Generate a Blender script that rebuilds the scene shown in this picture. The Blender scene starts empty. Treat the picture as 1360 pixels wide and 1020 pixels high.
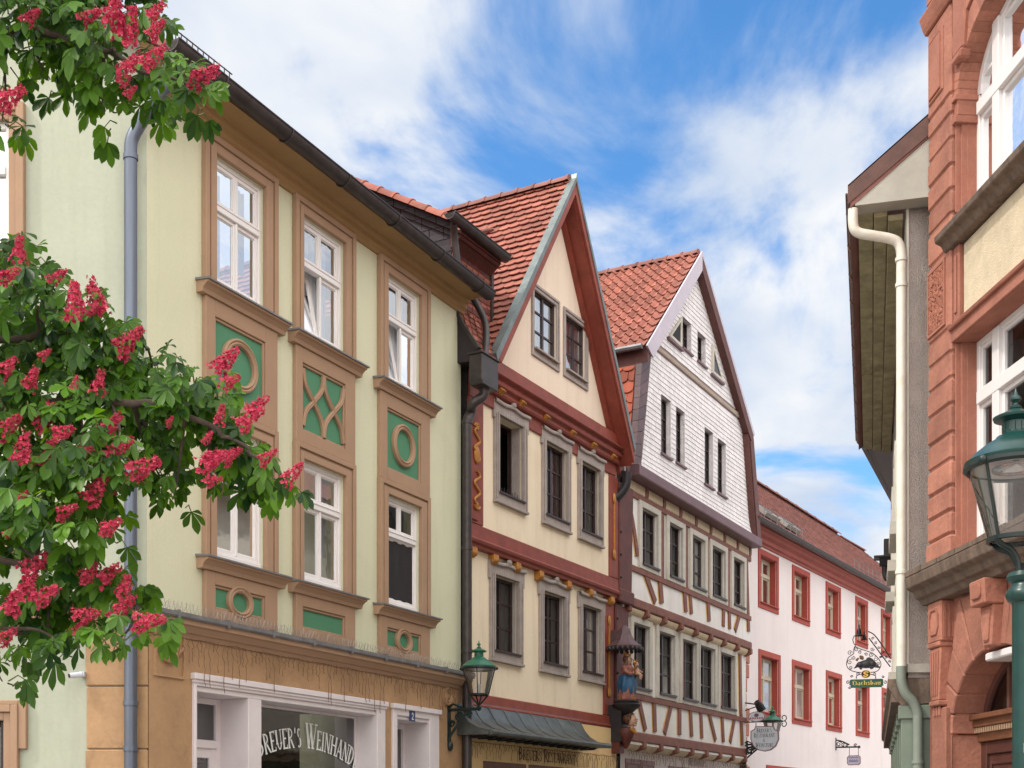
SKY_SAT, SKY_VAL = 1.30, 2.15
CLOUD_LOC, CLOUD_ROT, CLOUD_SCALE, CLOUD_T, CLOUD_HZ = (6, 6, 0), 10, (1.5, 1.05, 1), (.462, .605), .13
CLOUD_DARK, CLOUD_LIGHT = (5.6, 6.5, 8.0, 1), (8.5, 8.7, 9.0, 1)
SUN_E, SUN_SOFT, EXPO = 2.1, 3.0, .14
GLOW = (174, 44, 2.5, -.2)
import bpy, bmesh, math, random
from mathutils import Vector, Matrix, noise
random.seed(7)
scn = bpy.context.scene
C = scn.collection
FOC, HZ, CZ = 1740.0, 1093.0, 1.6          # survey of the photograph: focal length and horizon in its pixels, eye height

# ------------------------------------------------------------------ materials
def new_mat(name):
    m = bpy.data.materials.new(name); m.use_nodes = True
    nt = m.node_tree
    return m, nt, nt.nodes['Principled BSDF']

def mat(name, col, rough=.8, var=.12, scale=3.0, bump=0.0, bscale=60.0, metal=0.0, stain=None, stain_amt=.0, stain_scale=1.2,
        island=0.0, spec=.4, streak=False, fine=0.0, col2=None, drip=0.0):
    m, nt, b = new_mat(name); N = nt.nodes; L = nt.links
    tc = N.new('ShaderNodeTexCoord')
    n1 = N.new('ShaderNodeTexNoise'); n1.inputs['Scale'].default_value = scale; n1.inputs['Detail'].default_value = 6
    n1.inputs['Roughness'].default_value = .62
    if streak:
        mp = N.new('ShaderNodeMapping'); mp.inputs['Scale'].default_value = (1, 1, .12)
        L.new(tc.outputs['Object'], mp.inputs['Vector']); L.new(mp.outputs['Vector'], n1.inputs['Vector'])
    else:
        L.new(tc.outputs['Object'], n1.inputs['Vector'])
    rp = N.new('ShaderNodeValToRGB')
    c = Vector(col)
    lo = c * (1 - var); hi = Vector(col2) if col2 else c * (1 + var)
    rp.color_ramp.elements[0].position = .32; rp.color_ramp.elements[1].position = .68
    rp.color_ramp.elements[0].color = (*lo, 1); rp.color_ramp.elements[1].color = (*hi, 1)
    L.new(n1.outputs['Fac'], rp.inputs['Fac'])
    out = rp.outputs['Color']
    if stain is not None:
        n2 = N.new('ShaderNodeTexNoise'); n2.inputs['Scale'].default_value = stain_scale; n2.inputs['Detail'].default_value = 8
        n2.inputs['Roughness'].default_value = .7; n2.inputs['Distortion'].default_value = .6
        L.new(tc.outputs['Object'], n2.inputs['Vector'])
        r2 = N.new('ShaderNodeValToRGB'); r2.color_ramp.elements[0].position = .5; r2.color_ramp.elements[1].position = .72
        r2.color_ramp.elements[0].color = (0, 0, 0, 1); r2.color_ramp.elements[1].color = (stain_amt,) * 3 + (1,)
        L.new(n2.outputs['Fac'], r2.inputs['Fac'])
        mx = N.new('ShaderNodeMix'); mx.data_type = 'RGBA'
        L.new(r2.outputs['Color'], mx.inputs['Factor']); L.new(out, mx.inputs['A']); mx.inputs['B'].default_value = (*stain, 1)
        out = mx.outputs['Result']
    if drip:       # rain streaks and washed patches, long down the wall
        mp2 = N.new('ShaderNodeMapping'); mp2.inputs['Scale'].default_value = (3.2, 3.2, .22); L.new(tc.outputs['Object'], mp2.inputs['Vector'])
        n4 = N.new('ShaderNodeTexNoise'); n4.inputs['Scale'].default_value = 1.0; n4.inputs['Detail'].default_value = 7; n4.inputs['Roughness'].default_value = .68; L.new(mp2.outputs['Vector'], n4.inputs['Vector'])
        r4 = N.new('ShaderNodeValToRGB'); r4.color_ramp.elements[0].position = .5; r4.color_ramp.elements[1].position = .75
        r4.color_ramp.elements[0].color = (1, 1, 1, 1); r4.color_ramp.elements[1].color = (1 - drip, 1 - drip * 1.05, 1 - drip * 1.2, 1); L.new(n4.outputs['Fac'], r4.inputs['Fac'])
        m4 = N.new('ShaderNodeMix'); m4.data_type = 'RGBA'; m4.blend_type = 'MULTIPLY'; m4.inputs['Factor'].default_value = 1
        L.new(out, m4.inputs['A']); L.new(r4.outputs['Color'], m4.inputs['B']); out = m4.outputs['Result']
    if fine:
        n3 = N.new('ShaderNodeTexNoise'); n3.inputs['Scale'].default_value = bscale * 1.3; n3.inputs['Detail'].default_value = 3
        L.new(tc.outputs['Object'], n3.inputs['Vector'])
        mr = N.new('ShaderNodeMapRange'); mr.inputs['To Min'].default_value = 1 - fine; mr.inputs['To Max'].default_value = 1 + fine
        mr.inputs['From Min'].default_value = .3; mr.inputs['From Max'].default_value = .7
        L.new(n3.outputs['Fac'], mr.inputs['Value'])
        vm = N.new('ShaderNodeVectorMath'); vm.operation = 'SCALE'
        L.new(out, vm.inputs[0]); L.new(mr.outputs['Result'], vm.inputs['Scale']); out = vm.outputs['Vector']
    if island:
        g = N.new('ShaderNodeNewGeometry')
        mr = N.new('ShaderNodeMapRange'); mr.inputs['To Min'].default_value = 1 - island; mr.inputs['To Max'].default_value = 1 + island
        L.new(g.outputs['Random Per Island'], mr.inputs['Value'])
        vm = N.new('ShaderNodeVectorMath'); vm.operation = 'SCALE'
        L.new(out, vm.inputs[0]); L.new(mr.outputs['Result'], vm.inputs['Scale']); out = vm.outputs['Vector']
    L.new(out, b.inputs['Base Color'])
    b.inputs['Roughness'].default_value = rough; b.inputs['Metallic'].default_value = metal
    b.inputs['Specular IOR Level'].default_value = spec
    if bump:
        nb = N.new('ShaderNodeTexNoise'); nb.inputs['Scale'].default_value = bscale; nb.inputs['Detail'].default_value = 5
        L.new(tc.outputs['Object'], nb.inputs['Vector'])
        bp = N.new('ShaderNodeBump'); bp.inputs['Strength'].default_value = bump; bp.inputs['Distance'].default_value = .02
        L.new(nb.outputs['Fac'], bp.inputs['Height']); L.new(bp.outputs['Normal'], b.inputs['Normal'])
    return m

def glass_mat(name, tint=(.75, .8, .82), refl=.35, rough=.02, wave=.25, gtint=(.95, .97, 1.0), top=1.0):
    """window glass: see-through, mirrors more at grazing angles, slightly uneven old panes"""
    m = bpy.data.materials.new(name); m.use_nodes = True; nt = m.node_tree; N = nt.nodes; L = nt.links
    N.clear()
    o = N.new('ShaderNodeOutputMaterial'); mx = N.new('ShaderNodeMixShader')
    tr = N.new('ShaderNodeBsdfTransparent'); tr.inputs['Color'].default_value = (*tint, 1)
    gl = N.new('ShaderNodeBsdfGlossy'); gl.inputs['Roughness'].default_value = rough; gl.inputs['Color'].default_value = (*gtint, 1)
    lw = N.new('ShaderNodeLayerWeight'); lw.inputs['Blend'].default_value = .35
    mr = N.new('ShaderNodeMapRange'); mr.inputs['To Min'].default_value = refl; mr.inputs['To Max'].default_value = top
    L.new(lw.outputs['Fresnel'], mr.inputs['Value'])
    tc = N.new('ShaderNodeTexCoord'); nb = N.new('ShaderNodeTexNoise'); nb.inputs['Scale'].default_value = 3
    L.new(tc.outputs['Object'], nb.inputs['Vector'])
    bp = N.new('ShaderNodeBump'); bp.inputs['Strength'].default_value = wave; bp.inputs['Distance'].default_value = .01
    L.new(nb.outputs['Fac'], bp.inputs['Height']); L.new(bp.outputs['Normal'], gl.inputs['Normal'])
    L.new(mr.outputs['Result'], mx.inputs['Fac']); L.new(tr.outputs[0], mx.inputs[1]); L.new(gl.outputs[0], mx.inputs[2])
    L.new(mx.outputs[0], o.inputs['Surface'])
    return m

M = {}
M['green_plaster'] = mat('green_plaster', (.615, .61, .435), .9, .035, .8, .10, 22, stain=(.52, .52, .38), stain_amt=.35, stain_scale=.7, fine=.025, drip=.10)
M['green_plaster_shaded'] = mat('green_plaster_shaded', (.405, .425, .335), .9, .05, .9, .16, 14, stain=(.42, .46, .34), stain_amt=.6, stain_scale=.8, fine=.025, drip=.10)  # front plaster again, the side wall's shade put into a darker colour
M['tan_trim'] = mat('tan_trim', (.36, .228, .145), .8, .06, 2, .05, 40)
M['soffit_tan'] = mat('soffit_tan', (.33, .205, .09), .8, .08, 2, .05, 30)
M['ochre'] = mat('ochre_stone', (.40, .245, .13), .85, .13, 1.5, .35, 16, stain=(.22, .13, .07), stain_amt=.5, stain_scale=2.2, fine=.05)
M['panel_green'] = mat('panel_green', (.075, .225, .125), .75, .06, 2, .05, 50)
M['white_paint'] = mat('white_paint', (.78, .75, .74), .45, .02, 1, .0, 30, spec=.5)
M['shop_white'] = mat('shop_white_paint', (.70, .64, .65), .5, .05, 2, .04, 30, stain=(.5, .45, .44), stain_amt=.3)
M['zinc_dark'] = mat('aged_gutter_metal', (.055, .046, .045), .42, .25, 6, .05, 40, metal=.35, streak=False)
M['zinc_blue'] = mat('zinc_pipe', (.13, .15, .19), .38, .15, 5, .05, 30, metal=.55, streak=True)
M['lead'] = mat('flashing_lead', (.19, .185, .19), .5, .2, 5, .1, 20, metal=.3)
M['cream'] = mat('cream_plaster', (.79, .67, .50), .9, .03, .9, .10, 18, stain=(.62, .48, .32), stain_amt=.35, stain_scale=.8, fine=.02, drip=.16)
M['cream_gable'] = mat('cream_gable_plaster', (.76, .63, .50), .9, .03, .9, .10, 18, stain=(.66, .50, .38), stain_amt=.3, stain_scale=.9, fine=.02, drip=.15)
M['red_beam'] = mat('red_painted_timber', (.215, .044, .027), .55, .2, 4, .12, 30, streak=False)
M['red_dark'] = mat('dark_red_timber', (.10, .024, .017), .55, .25, 4, .12, 30)
M['gold'] = mat('gilding', (.42, .18, .035), .5, .2, 12, .2, 40, metal=.3)
M['grey_stone'] = mat('grey_sandstone', (.335, .285, .26), .85, .12, 5, .25, 45, stain=(.16, .13, .12), stain_amt=.4, fine=.06)
M['pale_stone'] = mat('pale_stone', (.52, .48, .42), .85, .08, 5, .2, 45, stain=(.30, .28, .23), stain_amt=.4, fine=.05)
M['dark_wood'] = mat('dark_window_wood', (.035, .018, .018), .4, .2, 8, .05, 40)
M['tile_red'] = mat('clay_tile', (.295, .10, .07), .78, .22, 2.5, .25, 40, island=.22, fine=.12, stain=(.22, .07, .05), stain_amt=.35, stain_scale=1.5)
M['tile_pan'] = mat('pantile_clay', (.30, .105, .074), .75, .22, 2.5, .25, 40, island=.2, fine=.1, stain=(.24, .08, .05), stain_amt=.4, stain_scale=1.4)
M['tile_orange'] = mat('orange_hung_tile', (.36, .085, .045), .75, .2, 3, .2, 40, island=.25, fine=.1)
M['tile_brown'] = mat('brown_red_tile', (.225, .095, .078), .8, .2, 1.5, .2, 40, island=.22, fine=.1, stain=(.18, .09, .075), stain_amt=.5, stain_scale=.8)
M['slate'] = mat('dark_slate', (.027, .021, .026), .65, .25, 6, .12, 40, island=.3)
M['purple_slate'] = mat('purple_slate', (.095, .052, .058), .5, .2, 6, .12, 40, island=.2)
M['shingle_white'] = mat('white_shingle', (.72, .68, .68), .75, .07, 6, .2, 60, island=.07, streak=True, stain=(.48, .42, .42), stain_amt=.4, stain_scale=2)
M['lilac_board'] = mat('lilac_verge_board', (.50, .44, .50), .5, .06, 3, .05, 40)
M['purple_board'] = mat('purple_board', (.155, .085, .095), .5, .12, 4, .05, 40)
M['brown_soffit'] = mat('brown_soffit', (.11, .042, .035), .6, .2, 4, .1, 30)
M['infill'] = mat('white_infill_plaster', (.74, .71, .68), .9, .05, 2, .15, 20, stain=(.55, .50, .44), stain_amt=.35, stain_scale=1.5, fine=.03, drip=.15)
M['infill_edge'] = mat('yellow_edge_paint', (.60, .36, .12), .8, .12, 6)
M['timber'] = mat('brown_red_timber', (.19, .068, .045), .6, .2, 6, .15, 40)
M['cream_block'] = mat('cream_jetty_plaster', (.60, .47, .32), .85, .12, 5, .2, 25)
M['pink_wall'] = mat('pinkish_white_plaster', (.74, .655, .645), .9, .03, .6, .08, 15, stain=(.60, .53, .52), stain_amt=.4, stain_scale=.5, fine=.02, drip=.08)
M['red_surround'] = mat('red_painted_stone', (.36, .062, .043), .7, .12, 3, .1, 30)
M['red_cornice'] = mat('red_cornice_paint', (.33, .085, .065), .7, .1, 3, .1, 30)
M['beige_sash'] = mat('beige_sash_paint', (.48, .41, .31), .5, .08, 5)
M['sandstone'] = mat('red_sandstone', (.365, .150, .102), .85, .16, 2.5, .25, 28, stain=(.30, .10, .065), stain_amt=.5, stain_scale=1.6, fine=.06, streak=False)
M['sand_block'] = mat('red_sandstone_block', (.37, .155, .105), .85, .2, 2.2, .4, 22, island=.17, stain=(.20, .075, .055), stain_amt=.65, stain_scale=2.4, fine=.09)
M['sand_carved'] = mat('carved_red_sandstone', (.40, .16, .105), .9, .2, 18, 1.0, 34, fine=.15)
M['weathered'] = mat('weathered_stone', (.155, .11, .082), .85, .35, 8, .4, 30, streak=True, stain=(.05, .035, .028), stain_amt=.6, stain_scale=4, fine=.1)
M['rough_cream'] = mat('rough_cream_plaster', (.66, .55, .385), .95, .1, 6, .6, 70, fine=.12)
M['rough_grey'] = mat('rough_grey_plaster', (.47, .40, .36), .95, .08, 5, 1.0, 60, fine=.12)
M['moss_wood'] = mat('mossy_soffit_board', (.34, .30, .18), .85, .25, 4, .3, 20, stain=(.10, .085, .03), stain_amt=.6, stain_scale=2, fine=.05)
M['cream_paint'] = mat('cream_pipe_paint', (.72, .69, .60), .45, .06, 4, .04, 30, stain=(.45, .36, .22), stain_amt=.35, stain_scale=5)
M['brown_metal'] = mat('brown_metal', (.10, .048, .038), .45, .2, 5, .05, 30, metal=.3)
M['pale_board'] = mat('pale_grey_board', (.40, .38, .33), .8, .1, 3, .1, 30)
M['sage'] = mat('sage_green_paint', (.165, .20, .155), .6, .12, 3, .06, 30)
M['sage_pipe'] = mat('sage_pipe_paint', (.21, .24, .20), .5, .1, 3, .04, 30)
M['black_iron'] = mat('black_iron', (.018, .017, .018), .45, .3, 10, .1, 50, metal=.3)
M['black_part'] = mat('black_eave_paint', (.02, .018, .02), .5, .3, 6, .05, 30)
M['lamp_green'] = mat('dark_green_lamp_paint', (.006, .042, .036), .32, .2, 8, .04, 40, spec=.55)
M['lamp_green2'] = mat('bright_green_lamp_paint', (.022, .125, .075), .35, .25, 8, .04, 40, spec=.55)
M['lamp_dark'] = mat('lamp_frame_paint', (.012, .022, .020), .35, .2, 8, .03, 40)
M['verdigris'] = mat('green_grey_sheet_metal', (.115, .128, .122), .38, .4, 2.5, .12, 14, metal=.45, stain=(.045, .055, .055), stain_amt=.6, stain_scale=2.5)
M['yellow_shop'] = mat('yellow_shop_plaster', (.74, .52, .26), .9, .07, 1.2, .2, 18, stain=(.46, .28, .12), stain_amt=.4)
M['grey_shop'] = mat('grey_white_shop_plaster', (.50, .44, .42), .9, .06, 1, .15, 18, stain=(.36, .31, .30), stain_amt=.4)
M['brown_paint'] = mat('brown_frame_paint', (.135, .058, .045), .5, .15, 4, .05, 30)
M['mauve_paint'] = mat('mauve_shutter_paint', (.20, .12, .115), .6, .12, 4, .05, 30)
M['ink'] = mat('dark_lettering_paint', (.06, .03, .02), .7, .2, 10)
M['letter_white'] = mat('white_lettering', (.80, .82, .80), .6, .05, 10)
M['letter_gold'] = mat('gold_lettering', (.75, .50, .12), .45, .15, 14, metal=.2)
M['sign_green'] = mat('sign_green_enamel', (.018, .09, .05), .4, .12, 5)
M['sign_white'] = mat('sign_pale_enamel', (.55, .57, .62), .45, .05, 5)
M['plate_blue'] = mat('blue_enamel', (.03, .05, .14), .3, .1, 5)
M['sign_mauve'] = mat('mauve_sign_edge', (.24, .15, .17), .5, .1, 5)
M['curtain'] = mat('white_net_curtain', (.76, .77, .80), .95, .05, 6, .0)
M['curtain_grey'] = mat('grey_curtain', (.42, .40, .37), .95, .08, 6)
M['curtain_red'] = mat('red_patterned_curtain', (.30, .05, .06), .95, .5, 22)
M['blind_and_shade'] = mat('dark_blind_and_shade', (.022, .018, .020), .8, .15, 5)
M['room_dark'] = mat('unlit_room', (.03, .026, .024), .95, .2, 2)  # near-black for party walls: missing indoor light put into the colour
M['paving'] = mat('paving_stone', (.28, .26, .24), .85, .15, 1.5, .3, 12, fine=.1)
M['kerb'] = mat('kerb_granite', (.33, .32, .31), .85, .12, 6, .2, 40, fine=.1)
M['skin'] = mat('painted_skin', (.46, .27, .19), .5, .06, 8)
M['robe_blue'] = mat('blue_robe_paint', (.022, .085, .17), .5, .25, 8)
M['robe_pink'] = mat('rose_gown_paint', (.26, .10, .075), .6, .4, 14)
M['hair'] = mat('painted_brown_hair', (.12, .055, .03), .6, .25, 14)
M['bark'] = mat('chestnut_bark', (.075, .055, .042), .9, .3, 8, .5, 30)
M['wire'] = mat('brown_wire', (.16, .085, .045), .6, .2, 10)
M['spike'] = mat('steel_spikes', (.34, .32, .29), .5, .1, 10, metal=.5)
M['glass'] = glass_mat('window_glass', refl=.32)
M['glass_old'] = glass_mat('dark_window_glass', (.42, .43, .44), refl=.05, wave=.5, top=.55)
M['glass_sky'] = glass_mat('reflecting_window_glass', (.8, .84, .87), refl=.46, wave=.3)
M['glass_shop'] = glass_mat('shop_window_glass', (.6, .62, .6), refl=.12, wave=.2)
M['glass_lamp'] = glass_mat('lantern_glass', (.90, .88, .86), refl=.10, wave=1.0)
M['lens'] = mat('lamp_reflector', (.62, .60, .57), .3, .05, 4, metal=.2)

def foliage(name, c0, c1, trans):
    m = bpy.data.materials.new(name); m.use_nodes = True; nt = m.node_tree; N = nt.nodes; L = nt.links; N.clear()
    o = N.new('ShaderNodeOutputMaterial'); g = N.new('ShaderNodeNewGeometry')
    at = N.new('ShaderNodeAttribute'); at.attribute_name = 'tone'
    r = N.new('ShaderNodeValToRGB'); r.color_ramp.elements[0].color = (*c0, 1); r.color_ramp.elements[1].color = (*c1, 1)
    ad = N.new('ShaderNodeMath'); ad.operation = 'MULTIPLY_ADD'; ad.inputs[1].default_value = .35
    L.new(g.outputs['Random Per Island'], ad.inputs[0]); L.new(at.outputs['Fac'], ad.inputs[2]); L.new(ad.outputs[0], r.inputs['Fac'])
    p = N.new('ShaderNodeBsdfPrincipled'); p.inputs['Roughness'].default_value = .42; p.inputs['Specular IOR Level'].default_value = .32
    t = N.new('ShaderNodeBsdfTranslucent'); mx = N.new('ShaderNodeMixShader'); mx.inputs['Fac'].default_value = trans
    hs = N.new('ShaderNodeHueSaturation'); hs.inputs['Value'].default_value = 1.6; hs.inputs['Saturation'].default_value = 1.1; hs.inputs['Hue'].default_value = .485
    L.new(r.outputs['Color'], p.inputs['Base Color']); L.new(r.outputs['Color'], hs.inputs['Color']); L.new(hs.outputs['Color'], t.inputs['Color'])
    L.new(p.outputs[0], mx.inputs[1]); L.new(t.outputs[0], mx.inputs[2]); L.new(mx.outputs[0], o.inputs['Surface'])
    return m
M['leaf'] = foliage('chestnut_leaf', (.010, .042, .009), (.115, .26, .024), .42)
M['petal'] = foliage('red_blossom', (.26, .006, .026), (.66, .085, .145), .22)

# ------------------------------------------------------------------ mesh builder
class MB:
    """collects shapes in facade coordinates: u along the facade, w out of it, z up"""
    def __init__(s): s.v = []; s.f = []; s.xf = None
    def P(s, p):
        if s.xf: p = s.xf(p)
        s.v.append((p[0], -p[1], p[2])); return len(s.v) - 1
    def face(s, pts): s.f.append([s.P(p) for p in pts])
    def box(s, u0, u1, w0, w1, z0, z1):
        i = [s.P((u, w, z)) for z in (z0, z1) for w in (w0, w1) for u in (u0, u1)]
        for q in ((0, 1, 3, 2), (4, 6, 7, 5), (0, 4, 5, 1), (2, 3, 7, 6), (0, 2, 6, 4), (1, 5, 7, 3)): s.f.append([i[k] for k in q])
        return s
    def prism(s, poly, w0, w1):
        n = len(poly); a = [s.P((p[0], w0, p[1])) for p in poly]; b = [s.P((p[0], w1, p[1])) for p in poly]
        s.f.append(a); s.f.append(b[::-1])
        for i in range(n): j = (i + 1) % n; s.f.append([a[i], b[i], b[j], a[j]])
        return s
    def sweep(s, prof, u0, u1):
        """profile in (w,z) swept along u"""
        n = len(prof); a = [s.P((u0, p[0], p[1])) for p in prof]; b = [s.P((u1, p[0], p[1])) for p in prof]
        s.f.append(a); s.f.append(b[::-1])
        for i in range(n): j = (i + 1) % n; s.f.append([a[i], b[i], b[j], a[j]])
        return s
    def bar(s, p, q, t, w0, w1):
        """flat bar of width t between two (u,z) points"""
        d = Vector((q[0] - p[0], q[1] - p[1])); n = Vector((-d.y, d.x)).normalized() * t / 2
        return s.prism([(p[0] - n.x, p[1] - n.y), (q[0] - n.x, q[1] - n.y), (q[0] + n.x, q[1] + n.y), (p[0] + n.x, p[1] + n.y)], w0, w1)
    def tube(s, pts, r, seg=10, cap=True):
        pts = [Vector(p) for p in pts]; n = len(pts); rs = r if isinstance(r, (list, tuple)) else [r] * n
        rings = []; pn = None
        for k in range(n):
            t = (pts[min(k + 1, n - 1)] - pts[max(k - 1, 0)]).normalized()
            if pn is None:
                a = Vector((0, 0, 1)) if abs(t.z) < .9 else Vector((1, 0, 0)); nn = t.cross(a).normalized()
            else:
                nn = (pn - t * pn.dot(t)).normalized()
            pn = nn; bb = t.cross(nn)
            rings.append([s.P(pts[k] + (nn * math.cos(2 * math.pi * j / seg) + bb * math.sin(2 * math.pi * j / seg)) * rs[k]) for j in range(seg)])
        for k in range(n - 1):
            for j in range(seg):
                j2 = (j + 1) % seg; s.f.append([rings[k][j], rings[k][j2], rings[k + 1][j2], rings[k + 1][j]])
        if cap: s.f.append(rings[0][::-1]); s.f.append(rings[-1])
        return s
    def lathe(s, c, prof, seg=24, cap=True):
        """profile of (radius, z) turned about a vertical axis at (u,w)"""
        rings = []
        for r, z in prof:
            rings.append([s.P((c[0] + r * math.cos(2 * math.pi * j / seg), c[1] + r * math.sin(2 * math.pi * j / seg), z)) for j in range(seg)])
        for k in range(len(prof) - 1):
            for j in range(seg):
                j2 = (j + 1) % seg; s.f.append([rings[k][j], rings[k][j2], rings[k + 1][j2], rings[k + 1][j]])
        if cap: s.f.append(rings[0][::-1]); s.f.append(rings[-1])
        return s
    def ball(s, c, r, seg=12, rings=8):
        rx, ry, rz = r if isinstance(r, (tuple, list)) else (r, r, r)
        g = []
        for i in range(1, rings):
            a = math.pi * i / rings
            g.append([s.P((c[0] + rx * math.sin(a) * math.cos(2 * math.pi * j / seg), c[1] + ry * math.sin(a) * math.sin(2 * math.pi * j / seg), c[2] + rz * math.cos(a))) for j in range(seg)])
        t = s.P((c[0], c[1], c[2] + rz)); b = s.P((c[0], c[1], c[2] - rz))
        for j in range(seg):
            j2 = (j + 1) % seg; s.f.append([t, g[0][j], g[0][j2]]); s.f.append([b, g[-1][j2], g[-1][j]])
            for i in range(len(g) - 1): s.f.append([g[i][j], g[i + 1][j], g[i + 1][j2], g[i][j2]])
        return s
    def build(s, name, m, parent=None, smooth=False, bevel=0.0, **props):
        me = bpy.data.meshes.new(name); me.from_pydata(s.v, [], s.f); me.materials.append(m)
        bm = bmesh.new(); bm.from_mesh(me); bmesh.ops.recalc_face_normals(bm, faces=bm.faces)
        if bevel: bmesh.ops.bevel(bm, geom=[e for e in bm.edges if len(e.link_faces) == 2 and e.calc_face_angle(0) > .6], offset=bevel, segments=1, affect='EDGES')
        bm.to_mesh(me); bm.free()
        if smooth:
            me.polygons.foreach_set('use_smooth', [True] * len(me.polygons))
            me.set_sharp_from_angle(angle=math.radians(40))
        o = bpy.data.objects.new(name, me); C.objects.link(o)
        if parent is not None: o.parent = parent
        for k, val in props.items(): o[k] = val
        return o

def thing(name, label, cat, loc=(0, 0, 0), rz=0.0, group=None):
    o = bpy.data.objects.new(name, None); C.objects.link(o); o.empty_display_size = .3
    o.location = loc; o.rotation_euler = (0, 0, rz); o['label'] = label; o['category'] = cat
    if group: o['group'] = group
    return o

class Frame:
    """a facade surveyed from the photograph: where its left end stands and which way it runs"""
    def __init__(s, X, Y, d):
        n = math.hypot(*d); s.X, s.Y = X, Y; s.d = (d[0] / n, d[1] / n); s.n = (s.d[1], -s.d[0]); s.rz = math.atan2(s.d[1], s.d[0])
    def loc(s, z=0): return (s.X, s.Y, z)
    def u(s, px, w=0):
        r = (px - 680) / FOC; X = s.X + w * s.n[0]; Y = s.Y + w * s.n[1]
        return (r * Y - X) / (s.d[0] - r * s.d[1])
    def dep(s, px, w=0): return s.Y + w * s.n[1] + s.u(px, w) * s.d[1]
    def z(s, px, py, w=0): return CZ + (HZ - py) / FOC * s.dep(px, w)
    def uz(s, px, py, w=0): return (s.u(px, w), s.z(px, py, w))
    def world(s, u, w, z): return Vector((s.X + u * s.d[0] + w * s.n[0], s.Y + u * s.d[1] + w * s.n[1], z))
def frame_px(px, D, vp, away=True):
    d = (vp - 680, FOC); d = d if away else (-d[0], -d[1])
    return Frame((px - 680) / FOC * D, D, d)

# ------------------------------------------------------------------ 2-D helpers
def clip_poly(poly, conv):
    """Sutherland-Hodgman: poly clipped by a convex counter-clockwise polygon"""
    out = list(poly)
    for i in range(len(conv)):
        a = conv[i]; b = conv[(i + 1) % len(conv)]; inp = out; out = []
        if not inp: return []
        sd = lambda p: (b[0] - a[0]) * (p[1] - a[1]) - (b[1] - a[1]) * (p[0] - a[0])
        for k in range(len(inp)):
            p = inp[k]; q = inp[(k + 1) % len(inp)]; sp, sq = sd(p), sd(q)
            if sp >= 0: out.append(p)
            if (sp > 0 and sq < 0) or (sp < 0 and sq > 0):
                t = sp / (sp - sq); out.append((p[0] + t * (q[0] - p[0]), p[1] + t * (q[1] - p[1])))
    return out
def ccw(poly):
    a = sum(poly[i][0] * poly[(i + 1) % len(poly)][1] - poly[(i + 1) % len(poly)][0] * poly[i][1] for i in range(len(poly)))
    return poly if a > 0 else poly[::-1]
def rect_minus(r, holes):
    """rectangle (u0,u1,z0,z1) minus holes, as rectangles"""
    rs = [r]
    for h in holes:
        nx = []
        for a in rs:
            if h[0] >= a[1] or h[1] <= a[0] or h[2] >= a[3] or h[3] <= a[2]: nx.append(a); continue
            if h[0] > a[0]: nx.append((a[0], h[0], a[2], a[3]))
            if h[1] < a[1]: nx.append((h[1], a[1], a[2], a[3]))
            m0, m1 = max(a[0], h[0]), min(a[1], h[1])
            if h[2] > a[2]: nx.append((m0, m1, a[2], h[2]))
            if h[3] < a[3]: nx.append((m0, m1, h[3], a[3]))
        rs = nx
    return rs
def wall(mb, r, holes, w=0.0, depth=.25, conv=None, arched=()):
    """wall skin with window openings and their reveals"""
    for a in rect_minus(r, holes):
        p = [(a[0], a[2]), (a[1], a[2]), (a[1], a[3]), (a[0], a[3])]
        if conv: p = clip_poly(p, conv)
        if len(p) > 2: mb.face([(q[0], w, q[1]) for q in p])
    for h in holes:
        c = [(h[0], h[2]), (h[1], h[2]), (h[1], h[3]), (h[0], h[3])]
        for i in range(4):
            if i == 2 and h in arched: continue      # an arched head carries its own soffit
            p, q = c[i], c[(i + 1) % 4]
            mb.face([(p[0], w, p[1]), (q[0], w, q[1]), (q[0], w - depth, q[1]), (p[0], w - depth, p[1])])
def frame_boxes(mb, u0, u1, z0, z1, t, w0, w1, tb=None, tt=None):
    tb = t if tb is None else tb; tt = t if tt is None else tt
    mb.box(u0, u0 + t, w0, w1, z0, z1); mb.box(u1 - t, u1, w0, w1, z0, z1)
    if tb: mb.box(u0 + t, u1 - t, w0, w1, z0, z0 + tb)
    if tt: mb.box(u0 + t, u1 - t, w0, w1, z1 - tt, z1)
def curtain(parent, u0, u1, z0, z1, w, m='curtain', amp=.025, per=.11):
    mb = MB(); n = max(4, int((u1 - u0) / .02)); ph = random.random() * 6
    pr = [(u0 + (u1 - u0) * i / n, w + amp * math.sin(ph + 6.28 * (u1 - u0) * i / n / per) + .3 * amp * math.sin(ph + 17 * i / n)) for i in range(n + 1)]
    a = [mb.P((p[0], p[1], z0)) for p in pr]; b = [mb.P((p[0], p[1], z1)) for p in pr]
    for i in range(n): mb.f.append([a[i], a[i + 1], b[i + 1], b[i]])
    return mb.build('curtain', M[m], parent, smooth=True)
def pane_sheet(parent, u0, u1, z0, z1, w, m='glass'):
    mb = MB(); mb.face([(u0, w, z0), (u1, w, z0), (u1, w, z1), (u0, w, z1)])
    return mb.build('pane', M[m], parent)
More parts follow.
